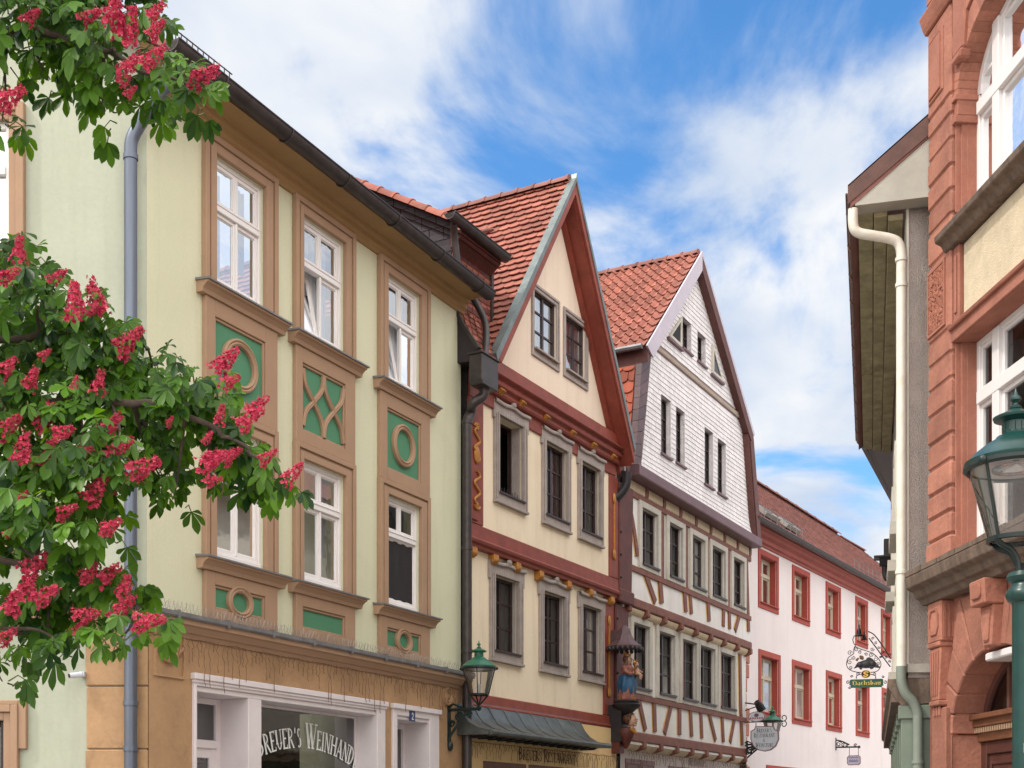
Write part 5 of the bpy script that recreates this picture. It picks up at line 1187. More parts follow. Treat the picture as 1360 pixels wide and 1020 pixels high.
mb.face([(.0, -.03, 0), (.0, -9, 0), (.0, -9, 13.2), (.0, -.03, 13.2)]); mb.face([(LR, -.12, 0), (LR, -9, 0), (LR, -9, 13.2), (LR, -.12, 13.2)]); mb.face([(0, -9, 0), (LR, -9, 0), (LR, -9, 13.2), (0, -9, 13.2)])
mb.build('wall', M['sandstone'], HR)
mb = MB()      # upper wall cut round the arched heads
xs = [.62]
for k in range(nwin): xs += [p[0] + k * pit for p in arch_pts(ucx, asp, arw, arw * .62, 180, 0, 16)]
xs.append(LR)
def head(u):
    for k in range(nwin):
        t = (u - ucx - k * pit) / arw
        if abs(t) < 1: return asp + arw * .62 * math.sqrt(max(0, 1 - t * t))
    return asp
for a_, b_ in zip(xs, xs[1:]):
    if b_ - a_ > 1e-4: mb.face([(a_, -.12, head(a_ + 1e-5)), (b_, -.12, head(b_ - 1e-5)), (b_, -.12, 13.2), (a_, -.12, 13.2)]); mb.face([(a_, -.12, head(a_ + 1e-5)), (b_, -.12, head(b_ - 1e-5)), (b_, -.45, head(b_ - 1e-5)), (a_, -.45, head(a_ + 1e-5))])
mb.build('upper_wall', M['rough_cream'], HR)
mb = MB(); mb.face([(0, 0, 13.2), (LR, 0, 13.2), (LR, -9, 15), (0, -9, 15)]); mb.build('roof', M['slate'], HR)
for k in range(nwin):
    d = k * pit
    for kind in (0, 1):
        z0, zt_ = (upz0, upt) if kind == 0 else (lo0, lot); z1 = asp + arw * .62 if kind == 0 else lo1; a_, b_ = uo + d, ur + d
        mb = MB(); w0, w1 = wsh - .08, wsh
        ms = [um1 + d, ur - (um1 - uo) + d]
        top = (lambda u: head(u)) if kind == 0 else (lambda u: lo1)
        mb.box(a_, a_ + .07, w0, w1, z0, asp if kind == 0 else z1); mb.box(b_ - .07, b_, w0, w1, z0, asp if kind == 0 else z1); mb.box(a_ + .07, b_ - .07, w0, w1, z0, z0 + .09)
        for m_ in ms: mb.box(m_ - .075, m_ + .075, w0 + .004, w1 + .03, z0 + .09, top(m_) - .03)
        mb.box(a_ + .07, b_ - .07, w0 + .008, w1 + .036, zt_ - .07, zt_ + .07)
        if kind == 0: ring_strip(mb, arch_pts(ucx + d, asp, arw - .05, arw * .62 - .05, 180, 0, 20), [(-.05, -.08), (-.05, 0), (.05, 0), (.05, -.08)], w1)
        else: mb.box(a_ + .07, b_ - .07, w0, w1, z1 - .07, z1)
        xs_ = [a_ + .07, ms[0] - .075, ms[0] + .075, ms[1] - .075, ms[1] + .075, b_ - .07]
        for i in (0, 2, 4):
            frame_boxes(mb, xs_[i], xs_[i + 1], z0 + .09, zt_ - .07, .05, w0 + .01, w1 - .015)
            tz = (lo1 - .07) if kind else min(top(xs_[i] + .03), top(xs_[i + 1] - .03)) - .08
            if tz > zt_ + .2: frame_boxes(mb, xs_[i], xs_[i + 1], zt_ + .07, tz, .045, w0 + .01, w1 - .015)
        wn = mb.build('window', M['white_paint'], HR, bevel=.006)
        pm = MB()
        if kind: pm.face([(a_, w0 + .03, z0), (b_, w0 + .03, z0), (b_, w0 + .03, z1), (a_, w0 + .03, z1)])
        else: pm.face([(a_, w0 + .03, z0), (b_, w0 + .03, z0)] + [(p[0], w0 + .03, p[1]) for p in arch_pts(ucx + d, asp, arw, arw * .62, 0, 180, 20)])
        pm.build('pane', M['glass_sky'] if kind == 0 else M['glass_old'], wn)
        if kind: curtain(wn, a_ + .1, b_ - .1, z0 + .1, z1 - .1, wsh - .3, 'curtain_grey', .03, .2)
        for e, sg in ((a_, 1), (b_, -1)):       # stepped moulded jambs
            s = MB()
            for i, (x0, x1, wf) in enumerate(((-.045, -.028, -.055), (-.028, -.012, -.11), (-.012, .004, -.17))):
                q = sorted((e + sg * x0, e + sg * x1)); s.box(q[0], q[1], -.30, wf, z0, (asp if kind == 0 else z1))
            q = sorted((e + sg * -.046, e + sg * -.16))
            if sg < 0: s.box(q[0], q[1], -.13, -.03, z0, asp if kind == 0 else z1)
            if kind == 0:
                q = sorted((e - sg * .06, e + sg * .035)); s.box(q[0], q[1], -.28, -.02, 9.26, 9.34); s.box(q[0], q[1], -.29, -.05, 9.34, 9.53); q = sorted((e - sg * .06, e + sg * .05)); s.box(q[0], q[1], -.29, -.015, 9.50, 9.56)
            s.build('jamb', M['sandstone'], wn, bevel=.006)
        if kind == 0:
            ring_blocks('arch_moulding', ucx + d, asp, arw - .02, arw + .22, 180, 0, 9, -.30, -.05, M['sand_block'], wn, .004, (arw * .62 - .02, arw * .62 + .24))
            ring_blocks('arch_moulding', ucx + d, asp, arw + .23, arw + .36, 180, 0, 9, -.12, -.02, M['sand_block'], wn, .002, (arw * .62 + .25, arw * .62 + .40))
        else:
            s = MB(); s.box(a_ - .06, b_ + .06, -.12, -.015, lo1 + .003, 7.03); s.box(a_ - .02, b_ + .02, -.2, -.05, lo1 - .004, lo1 + .05); s.sweep([(-.12, 7.0), (.02, 7.0), (.035, 7.04), (-.12, 7.06)], a_ - .06, b_ + .06); s.build('lintel', M['sandstone'], wn, bevel=.008)
            s = MB(); s.box(a_ + .14, b_ - .02, -.12, -.075, 7.07, 7.88); s.build('rough_panel', M['rough_cream'], wn)
            s = MB(); s.box(a_ - .035, a_ + .11, -.12, -.03, 7.06, 7.9); s.box(a_ + .01, a_ + .07, -.03, -.012, 7.16, 7.8); s.build('panel_edge', M['sandstone'], wn, bevel=.01)
mb = MB(); mb.sweep([(-.12, 7.90), (.02, 7.90), (.06, 7.97), (.13, 8.0), (.14, 8.07), (-.12, 8.2)], .50, LR); mb.build('sill_course', M['weathered'], HR, bevel=.01)
# banded pilaster at the corner
zj = [4.78, 5.04, 5.31, 5.60, 5.89, 6.21, 6.50, 6.78, 7.05]
mb = MB()
for a_, b_ in zip(zj, zj[1:]): mb.box(0, .615, -.2, random.uniform(-.006, .006), a_ + .012, b_ - .012)
for a_, b_ in zip([7.93, 8.30, 8.57, 8.84, 9.13, 9.40], [8.30, 8.57, 8.84, 9.13, 9.40, 9.62]): mb.box(0, .615, -.2, random.uniform(-.006, .006), a_ + .012, b_ - .012)
mb.box(0, .615, -.2, .0, 7.06, 7.92); mb.box(-.02, .635, -.2, .02, 4.5, 4.77); mb.box(0, .615, -.2, .0, 9.63, 10.62); mb.box(0, .60, -.2, -.02, 4.5, 10.6)
pi = mb.build('pilaster', M['sand_block'], HR, bevel=.022)
mb = MB(); mb.box(.05, .44, -.01, .018, 9.76, 10.48); mb.box(.09, .40, .018, .03, 9.80, 10.44); mb.build('raised_panel', M['sandstone'], pi, bevel=.012)
mb = MB(); n1_, n2_ = 14, 24
for i in range(n1_):
    for j in range(n2_):
        if random.random() < .7: mb.ball((.06 + .40 * (i + .5) / n1_ + random.uniform(-.01, .01), .006, 7.16 + .66 * (j + .5) / n2_), (.014 + .012 * random.random(), .016, .012 + .014 * random.random()), 6, 4)
mb.build('carved_panel', M['sand_carved'], pi)
mb = MB(); frame_boxes(mb, .03, .50, 7.12, 7.86, .03, -.002, .02); mb.build('panel_border', M['sandstone'], pi)
mb = MB(); mb.sweep([(-.1, 10.62), (.02, 10.62), (.05, 10.68), (.07, 10.74), (.09, 10.80), (.05, 10.86), (-.1, 10.86)], -.04, .68); mb.build('capital', M['sandstone'], pi, bevel=.01)
mb = MB()
for a_, b_ in ((10.88, 11.4), (11.42, 12.0), (12.02, 12.6), (12.62, 13.2)): mb.box(0, .615, -.2, .03, a_, b_)
mb.build('pilaster_head', M['sand_block'], HR, bevel=.04)
mb = MB(); mb.tube([(.32 + .16 * math.cos(t * .4) * (1 - t / 26), .06, 11.16 + .2 * math.sin(t * .4) * (1 - t / 26)) for t in range(20)], .045, 8); mb.build('scroll', M['sandstone'], pi, smooth=True)
mb = MB(); mb.prism([(.66, 9.95), (.92, 9.95), (.98, 10.35), (.98, 10.9), (.66, 10.9)], -.12, .0); mb.prism([(.70, 9.86), (.88, 9.86), (.92, 9.95), (.66, 9.95)], -.12, .02); mb.build('corbel', M['sandstone'], HR, bevel=.02)
# weathered cornice over the ground floor
mb = MB(); mb.sweep([(-.15, 4.10), (.02, 4.10), (.05, 4.16), (.10, 4.18), (.13, 4.25), (.21, 4.29), (.23, 4.40), (.22, 4.43), (-.0, 4.56), (-.15, 4.56)], -.12, LR); mb.build('cornice', M['weathered'], HR, bevel=.008)
mb = MB(); u = -.1
while u < 4:
    l_ = random.uniform(.25, .5); mb.prism([(u, 4.42), (u + l_ - .02, 4.42), (u + l_ - .02, 4.47 + random.uniform(0, .03)), (u, 4.47)], .02, .235); u += l_
mb.build('cornice_slates', M['weathered'], HR)
# ground floor: arched doorway
acx, acz, arx, arz = 1.46, 2.60, 1.07, .85
wA = -.15; mb = MB(); n = 28
ins = arch_pts(acx, acz, arx, arz, 180, 0, n)
mb.face([(.0, wA, 0), (ins[0][0], wA, 0), (ins[0][0], wA, 4.5), (.0, wA, 4.5)]); mb.face([(ins[-1][0], wA, 0), (LR, wA, 0), (LR, wA, 4.5), (ins[-1][0], wA, 4.5)])
for p, q in zip(ins, ins[1:]): mb.face([(p[0], wA, p[1]), (q[0], wA, q[1]), (q[0], wA, 4.5), (p[0], wA, 4.5)])
mb.build('ground_floor_wall', M['sandstone'], HR)
mb = MB(); rv = .32
for k in range(n):
    p, q = ins[k], ins[k + 1]; mb.face([(p[0], wA, p[1]), (q[0], wA, q[1]), (q[0], wA - rv, q[1]), (p[0], wA - rv, p[1])])
mb.build('arch_reveal', M['sandstone'], HR)
# proud voussoirs with open joints, each a stone of its own shape
an = [181, 166, 150, 133, 117, 103]
mb = MB()
for k, (a0, a1) in enumerate(zip(an, an[1:])):
    i_ = arch_pts(acx, acz, arx - .012, arz - .012, a0 - .45, a1 + .45, 5)
    oz = [3.18, 3.55, 3.92, 4.08, 4.08][k]
    ox = []
    for t in (a0 - .45, a1 + .45):
        r = 1.0
        while True:
            x, z = acx + (arx + r) * math.cos(math.radians(t)), acz + (arz + r) * math.sin(math.radians(t))
            if z <= 4.08 and x >= .42: break
            r -= .02
            if r < .3: break
        ox.append((x, z))
    mb.prism(ccw(i_ + [ox[1], ox[0]]), wA - rv, wA + .045 + .004 * (k % 2))
for z0, z1 in ((0.2, .75), (.77, 1.3), (1.32, 1.84), (1.86, 2.18), (2.2, 2.58)): mb.box(.40, acx - arx + .012, wA - rv, wA + .045, z0, z1)
mb.build('voussoirs', M['sand_block'], HR, bevel=.014)
mb = MB()
for k in range(8):
    a0, a1 = 8 + k * 11.5, 8 + (k + 1) * 11.5
    mb.prism(ccw([*arch_pts(acx, acz, arx - .012, arz - .012, a0 + .5, a1 - .5, 3), *arch_pts(acx, acz, arx + .5, arz + .5, a1 - .5, a0 + .5, 3)]), wA - rv, wA + .045)
mb.build('voussoirs', M['sand_block'], HR, bevel=.014)
# keystone console
mb = MB(); mb.sweep([(wA, 3.84), (.10, 3.84), (.115, 4.10), (wA, 4.10)], 1.34, 1.68); mb.prism([(1.42, 3.42), (1.60, 3.42), (1.66, 3.84), (1.36, 3.84)], wA - .05, .0); mb.prism([(1.45, 3.47), (1.57, 3.47), (1.62, 3.80), (1.40, 3.80)], -.0, .015)
ks = mb.build('keystone', M['sand_block'], HR, bevel=.015)
mb = MB(); mb.prism([(1.43, 3.90), (1.59, 3.90), (1.62, 3.94), (1.62, 4.02), (1.59, 4.06), (1.43, 4.06), (1.40, 4.02), (1.40, 3.94)], .10, .13); mb.build('raised_panel', M['sandstone'], ks, bevel=.01)
# corner console
mb = MB(); mb.box(.0, .36, -.2, .0, 3.64, 4.10); mb.box(.02, .34, -.2, .015, 3.58, 3.64); mb.prism([(.07, 2.98), (.27, 2.98), (.33, 3.58), (.03, 3.58)], -.2, -.01)
mb.box(.05, .30, -.2, .01, 2.92, 2.98); mb.box(.0, .38, -.2, -.045, .15, 2.90)
for k in range(3): mb.box(.09 + k * .07, .12 + k * .07, -.06, -.02, 2.80, 2.92)
cc = mb.build('corner_console', M['sand_block'], HR, bevel=.014)
mb = MB(); o8 = [(.10, 3.72), (.26, 3.72), (.31, 3.80), (.31, 3.94), (.26, 4.02), (.10, 4.02), (.05, 3.94), (.05, 3.80)]
for i in range(8):
    p, q = o8[i], o8[(i + 1) % 8]; c_ = (.18, 3.87); sc = lambda p, s: (c_[0] + (p[0] - c_[0]) * s, c_[1] + (p[1] - c_[1]) * s); mb.prism(ccw([p, q, sc(q, .82), sc(p, .82)]), -.01, .018)
for x in (.09, .15, .21, .27):
    mb.bar((x + (x - .17) * .15, 3.54), (x - (x - .17) * .2, 3.03), .016, -.012, .006)
mb.build('console_ornament', M['sandstone'], cc, bevel=.004)
mb = MB()
for k in range(3): mb.box(.361, .372, -.16 + k * .05, -.13 + k * .05, 3.68, 4.06)
mb.build('console_flutes', M['sandstone'], cc)
# door, fanlight and dentilled transom
wdr = wA - rv; mb = MB(); mb.box(acx - arx, acx + arx, wdr - .06, wdr + .12, 2.66, 2.79); mb.box(acx - arx, acx + arx, wdr - .06, wdr + .17, 2.74, 2.80); mb.box(acx - arx, acx + arx, wdr - .06, wdr + .06, 2.50, 2.66)
tb = mb.build('door_transom', mat('brown_oak', (.16, .065, .032), .5, .25, 6, .1, 30, streak=False), HR, bevel=.008)
mb = MB(); k = acx - arx + .02
while k < acx + arx: mb.box(k, k + .03, wdr + .06, wdr + .105, 2.60, 2.655); k += .055
mb.build('dentils', M['tan_trim'], tb)
mb = MB()
for k in range(2):
    x0 = acx - arx + k * arx; frame_boxes(mb, x0, x0 + arx, 0, 2.5, .14, wdr - .06, wdr + .02); mb.box(x0 + .14, x0 + arx - .14, wdr - .05, wdr - .01, .14, 2.36); frame_boxes(mb, x0 + .2, x0 + arx - .2, 1.2, 2.28, .04, wdr - .01, wdr + .01)
mb.build('door', mat('dark_oak_door', (.085, .03, .022), .5, .25, 6, .1, 30), HR, bevel=.008)
mb = MB(); mb.face([(p[0], wdr - .03, p[1] + .0) for p in arch_pts(acx, acz, arx, arz, 0, 180, 24)]); fl = mb.build('fanlight', M['glass_old'], HR)
mb = MB()
for x in (acx - .45, acx, acx + .45): mb.box(x - .03, x + .03, wdr - .05, wdr + .0, 2.8, acz + arz * math.sqrt(1 - ((x - acx) / arx) ** 2))
ring_strip(mb, arch_pts(acx, acz, arx - .03, arz - .03, 180, 0, 24), [(-.05, -.06), (-.05, .01), (.04, .01), (.04, -.06)], wdr); mb.build('glazing_bar', M['brown_paint'], fl)
mb = MB(); mb.face([(p[0], wdr - .20, p[1]) for p in arch_pts(acx, acz, arx, arz, 0, 180, 24)]); mb.build('inner_blind', M['curtain_grey'], fl)
mb = MB(); mb.box(acx - .25, acx + .5, wA - .25, wA + .03, 3.30, 3.385); mb.build('door_light', M['white_paint'], HR, bevel=.015)

# ================================================================== plastered building beyond it
GN, GFAR = (4.61, 15.35), (7.23, 24.9)
FG = Frame(GFAR[0], GFAR[1], (GN[0] - GFAR[0], GN[1] - GFAR[1])); LG = math.hypot(GN[0] - GFAR[0], GN[1] - GFAR[1])
HG = thing('plastered_building', 'rough grey plastered building with mossy eaves and a white downpipe beside red sandstone', 'building', FG.loc(), FG.rz)
def gw_(px, py, D):      # a surveyed point in this building's own coordinates
    X, Y = (px - 680) / FOC * D, D; x, y = X - FG.X, Y - FG.Y
    return (x * FG.d[0] + y * FG.d[1], x * FG.n[0] + y * FG.n[1], CZ + (HZ - py) / FOC * D)
fpx = Frame(GN[0], GN[1], (1, 0.0)); gm = remap(fpx, FG)
def gp_(px): return (px - 680) / FOC * 15.35 - GN[0]
mb = MB(); mb.xf = gm
mb.face([(gp_(1206), 0, 3.3), (3.5, 0, 3.3), (3.5, 0, 9.6), (gp_(1206), 0, 9.3)]); mb.face([(gp_(1206), 0, 9.3), (3.5, 0, 9.6), (3.5, 0, 11.8), (2.9, 0, 11.6)])
mb.build('gable_wall', M['rough_grey'], HG)
mb = MB(); mb.xf = gm; mb.box(gp_(1203.5), gp_(1206.5), -.05, .02, 3.45, 8.86); mb.build('corner_strip', M['cream_paint'], HG)
gwn = [(7.0, 7.9, 5.6, 7.2), (4.4, 5.3, 5.6, 7.2), (1.6, 2.5, 5.6, 7.2), (5.5, 6.4, 3.8, 5.0), (2.6, 3.5, 3.8, 5.0)]
mb = MB(); wall(mb, (0, LG, 3.3, 8.8), gwn, 0, .25); mb.face([(0, 0, 0), (0, -6, 0), (0, -6, 9), (0, 0, 9)]); mb.build('wall', M['pale_board'], HG)
for o_ in gwn:
    wn = lattice_sash(HG, *o_, -.12, 2, 3, M['white_paint'], glass='glass_old'); mb = MB(); frame_boxes(mb, o_[0] - .14, o_[1] + .14, o_[2] - .14, o_[3] + .14, .14, -.02, .05); mb.build('surround', M['cream_paint'], wn)
    mb = MB(); mb.box(o_[0] - .2, o_[1] + .2, -.1, .15, o_[2] - .22, o_[2] - .06); mb.build('sill', M['pale_stone'], wn)
# roof, eaves boards, gutter
zE = 8.98; oh = .62; pit_ = .80
mb = MB(); E0, E1 = (-.1, oh, zE), (LG + .28, oh, zE); T0, T1 = (-.1, -3.2, zE + (oh + 3.2) * pit_), (LG + .28, -3.2, zE + (oh + 3.2) * pit_)
mb.face([E0, E1, T1, T0]); dn = lambda p, h: (p[0], p[1], p[2] - h)
mb.face([dn(p, .22) for p in (E0, E1, T1, T0)]); mb.face([E1, T1, dn(T1, .22), dn(E1, .22)]); mb.face([E0, E1, dn(E1, .22), dn(E0, .22)]); mb.face([T0, T1, (LG, -6, 10.5), (0, -6, 10.5)])
rg = mb.build('roof', M['tile_brown'], HG)
mb = MB()
a_, b_ = Vector(E1) + Vector((0, .03, .02)), Vector(T1)
mb.f.append([mb.P(p) for p in (a_ + Vector((.012, 0, 0)), b_ + Vector((.012, 0, 0)), b_ + Vector((.012, 0, -.33)), a_ + Vector((.012, 0, -.20)))])
mb.f.append([mb.P(p) for p in (a_ + Vector((.012, 0, .02)), b_ + Vector((.012, 0, .02)), b_ + Vector((-.25, 0, .02)), a_ + Vector((-.25, 0, .02)))])
mb.build('verge_board', M['brown_metal'], rg)
mb = MB(); mb.face([(LG + .27, oh - .08, zE - .13), (LG + .27, oh - .08, zE - .16), (LG + .27, -2.4, zE - .16), (LG + .27, -2.4, zE - .14 + (oh - .08 + 2.4) * pit_ - .12)])
mb.box(LG + .03, LG + .275, -2.4, oh - .05, zE - .20, zE - .16); mb.build('gable_board', M['pale_board'], rg)
for k, (w0, w1, z_) in enumerate(((.02, .20, zE - .30), (.20, .36, zE - .24), (.36, .54, zE - .20))):
    mb = MB(); 
    for (u0, u1) in ((-.1, 4.2), (4.23, LG + .02)): mb.box(u0, u1, w0 + .004, w1 - .004, z_ - .02 + random.uniform(0, .02), z_ + .06)
    mb.build('eaves_board', M['moss_wood'], HG, bevel=.008)
gA, gB = gw_(1136.5, 262, 15.25), gw_(1144.5, 575, 24.8)
mb = MB(); gA = (LG + .22, gA[1], zE - .03); gB = (-.1, gB[1], zE - .03); half_gutter(mb, gA, gB, .105); gutter_rings(mb, gA, gB, .105, .9, .5); mb.build('gutter', M['brown_metal'], HG, smooth=True)
mb = MB(); pts = [gw_(*p) for p in ((1133, 278, 15.3), (1133.5, 300, 15.3), (1140, 309, 15.3), (1160, 313, 15.3), (1182, 317, 15.3), (1193, 323, 15.3), (1197, 338, 15.3), (1197, 360, 15.3))]
mb.tube(smooth_path(pts, 5) + [Vector(gw_(1197, 885, 15.3))], .058, 14)
for y in (345, 379, 760): p = gw_(1197, y, 15.3); mb.tube([(p[0], p[1], p[2] - .02), (p[0], p[1], p[2] + .02)], .07, 14)
mb.build('downpipe', M['cream_paint'], HG, smooth=True)
mb = MB(); pts = [gw_(*p) for p in ((1197, 885, 15.28), (1197.5, 905, 15.28), (1203, 921, 15.28), (1213, 933, 15.28), (1218.5, 947, 15.28), (1219, 965, 15.28), (1219, 1080, 15.28))]
mb.tube(smooth_path(pts, 5), .058, 14); p = gw_(1219, 1012, 15.28); mb.tube([(p[0], p[1], p[2] - .02), (p[0], p[1], p[2] + .02)], .07, 14); mb.build('lower_downpipe', M['sage_pipe'], HG, smooth=True)
# painted timber ground floor
mb = MB(); mb.xf = gm; mb.box(gp_(1204), 3.4, -.3, .05, 3.36, 3.46); mb.build('string_course', M['pale_stone'], HG)
mb = MB(); mb.box(0, LG - .02, -.4, .16, 3.02, 3.28); mb.sweep([(-.3, 3.0), (.05, 2.98), (.20, 3.2), (.20, 3.29), (-.3, 3.29)], 0, LG + .0); mb.build('shop_cornice', M['weathered'], HG)
mb = MB(); mb.xf = gm; mb.box(gp_(1206), 3.4, -.3, -.02, 2.98, 3.35); mb.build('shop_beam', M['weathered'], HG)
mb = MB(); mb.face([(0, -.35, 0), (LG, -.35, 0), (LG, -.35, 3.1), (0, -.35, 3.1)]); mb.build('shop_wall', M['sage'], HG)
mb = MB(); mb.xf = gm; mb.face([(gp_(1208), -.12, 0), (3.4, -.12, 0), (3.4, -.12, 3.1), (gp_(1208), -.12, 3.1)]); mb.build('shop_end_wall', M['sage'], HG)
for k in range(8):
    u = LG - .12 - k * 1.15; mb = MB(); mb.box(u - .09, u + .09, -.34, .05, 0, 3.0); mb.box(u - .12, u + .12, -.34, .08, 2.82, 2.98); mb.build('post', M['sage'], HG, bevel=.01)
mb = MB(); mb.box(-.02, .30, .0, .16, 6.62, 6.95); mb.prism([(.0, 6.62), (.30, 6.62), (.22, 6.46), (.06, 6.46)], .03, .24); mb.box(-.03, .33, -.0, .34, 6.60, 6.64)
mb.tube(smooth_path([(.14, .14, 6.5), (.14, .14, 6.34), (.14, .10, 6.22), (.14, -.02, 6.18)], 5), .055, 10); mb.build('rain_hopper', M['black_part'], HG, bevel=.01)
# dark-eaved house farther on
FD = Frame(6.80, 25.3, (.388, .92)); FD = Frame(6.80 + .388 * 10, 25.3 + .92 * 10, (-.388, -.92))
HD = thing('dark_eaved_house', 'far house of which only a dark curved eave shows beyond the white downpipe', 'house', FD.loc(), FD.rz)
mb = MB(); mb.box(0, 9.8, -6, -.55, 0, 8.8); mb.build('wall', M['pale_board'], HD)
mb = MB(); mb.sweep([(-.6, 8.7), (-.1, 8.85), (.02, 8.95), (.04, 9.06), (-.6, 9.3)], 0, 10); ev = mb.build('eave', M['black_part'], HD)
mb = MB(); half_gutter(mb, (0, .03, 9.03), (10, .03, 9.03), .10); mb.build('gutter', M['black_part'], ev, smooth=True)
mb = MB(); mb.face([(0, .02, 9.08), (10, .02, 9.08), (10, -3.4, 11.4), (0, -3.4, 11.4)]); mb.face([(0, -6.4, 9.2), (10, -6.4, 9.2), (10, -3.4, 11.4), (0, -3.4, 11.4)]); mb.build('roof', M['slate'], HD)

# ================================================================== lanterns
def lantern(name, label, cat, loc, rz, R, paint, base='wall', group=None, arm=None, pole=None):
    """round-capped street lantern: R is the radius of its rim; z = 0 at the bottom of the glass"""
    t = thing(name, label, cat, loc, rz, group); k = R / .27; S = lambda pr: [(r * k, z * k) for r, z in pr]
    h = .42
    mb = MB(); mb.lathe((0, 0), S([(.255, h - .02), (.275, h), (.28, h + .025), (.262, h + .035), (.225, h + .075), (.16, h + .125), (.115, h + .15), (.105, h + .165), (.075, h + .175)]), 32, False)
    mb.build('cap', M[paint], t, smooth=True)
    mb = MB(); mb.lathe((0, 0), S([(.075, h + .165), (.078, h + .18), (.068, h + .185), (.068, h + .245), (.078, h + .25), (.12, h + .262), (.124, h + .275), (.07, h + .30), (.04, h + .315), (.022, h + .325)]), 24, False)
    for j in range(12):
        a_ = j * math.pi / 6; mb.box(.066 * k * math.cos(a_) - .006, .066 * k * math.cos(a_) + .006, .066 * k * math.sin(a_) - .006, .066 * k * math.sin(a_) + .006, (h + .19) * k, (h + .24) * k)
    mb.build('chimney', M[paint], t, smooth=True)
    mb = MB(); mb.lathe((0, 0), S([(.0, h + .32), (.03, h + .325), (.032, h + .335), (.014, h + .345), (.012, h + .355), (.03, h + .372), (.03, h + .385), (.014, h + .40), (.007, h + .425), (.0, h + .445)]), 14, False); mb.build('finial', M[paint], t, smooth=True)
    mb = MB(); mb.lathe((0, 0), S([(.268, h + .018), (.285, h + .005), (.285, h - .015), (.268, h - .028), (.250, h - .01)]), 32, False)
    mb.lathe((0, 0), S([(.142, -.012), (.160, -.01), (.162, .012), (.146, .018)]), 28, False)
    for j in range(4):
        a_ = math.pi / 4 + j * math.pi / 2 + .42; c_, s_ = math.cos(a_), math.sin(a_)
        mb.tube([(.155 * k * c_, .155 * k * s_, 0), (.258 * k * c_, .258 * k * s_, h * k)], .0085 * k, 6); mb.ball((.285 * k * c_, .285 * k * s_, (h - .005) * k), .026 * k, 10, 6)
    mb.build('frame', M['lamp_dark'], t, smooth=True)
    mb = MB(); mb.lathe((0, 0), S([(.150, .005), (.252, h - .02)]), 40, False); mb.build('glass', M['glass_lamp'], t, smooth=True)
    mb = MB(); mb.lathe((0, 0), S([(.245, h - .012), (.20, h + .0), (.02, h + .03)]), 28, False); mb.build('reflector', M['lens'], t, smooth=True)
    return t, k, h
# wall lantern at the end of the corner house
def wall_lamp(label, base, px0, reach, zb, R, Fr, group):
    u = Fr.u(px0, 0); t, k, h = lantern('wall_lantern', label, 'street lamp', Fr.world(u, reach, zb), Fr.rz, R, 'lamp_green2', group=group)
    mb = MB(); mb.lathe((0, 0), [(.02, .005), (.03 * k, .02), (.03 * k, .17 * k), (.0, .175 * k)], 12, False); mb.build('bulb', M['sign_white'], t, smooth=True)
    mb = MB()
    for j in range(4):
        a_ = math.pi / 4 + j * math.pi / 2; c_, s_ = math.cos(a_), math.sin(a_); mb.tube(smooth_path([(.15 * k * c_, .15 * k * s_, 0), (.10 * k * c_, .10 * k * s_, -.06 * k), (.03 * k * c_, .03 * k * s_, -.14 * k), (0, 0, -.18 * k)], 4), .014 * k, 6)
    mb.lathe((0, 0), [(.0, -.26 * k), (.03 * k, -.24 * k), (.045 * k, -.2 * k), (.02 * k, -.16 * k), (0, -.15 * k)], 12, False); mb.build('yoke', M['lamp_dark'], t, smooth=True)
    mb = MB(); zz_ = -.22 * k; mb.tube([(0, 0, zz_), (0, -reach + .02, zz_)], .028, 8); mb.tube(smooth_path([(0, -.15, zz_ - .02), (0, -reach * .45, zz_ - .10), (0, -reach + .08, zz_ - .42), (0, -reach + .03, zz_ - .55)], 6), .024, 8)
    for c, r in (((-reach * .62, zz_ - .13), .085), ((-reach * .30, zz_ - .09), .055), ((-reach * .85, zz_ - .24), .06)):
        mb.tube([(0, c[0] + r * math.cos(q * .42) * (1 - q / 34), c[1] + r * math.sin(q * .42) * (1 - q / 34)) for q in range(26)], .014, 6)
    mb.box(-.05, .05, -reach, -reach + .045, zz_ - .62, zz_ + .12); mb.ball((0, -reach + .06, zz_ - .62), (.06, .05, .09)); mb.tube([(0, -reach, zz_ + .02), (0, -reach - .0 + .12, zz_ + .10), (0, -reach + .3, zz_ + .02)], .018, 6)
    mb.build('bracket', M['lamp_dark'], t, smooth=True); return t
LAMPS = 'wall lanterns on scrolled brackets'
uw = F1.u(596, .0); reach = .62
pz = F1.z(637, 923, reach); wall_lamp('green wall lantern on scrolled black bracket between the wine shop and the metal canopy', 0, 594, reach, pz, .29, F1, LAMPS)
wall_lamp('small green wall lantern half hidden behind the pale hanging restaurant sign', 0, 987, .88, F4.z(1021, 957, .88) - .42, .27, F4, LAMPS)
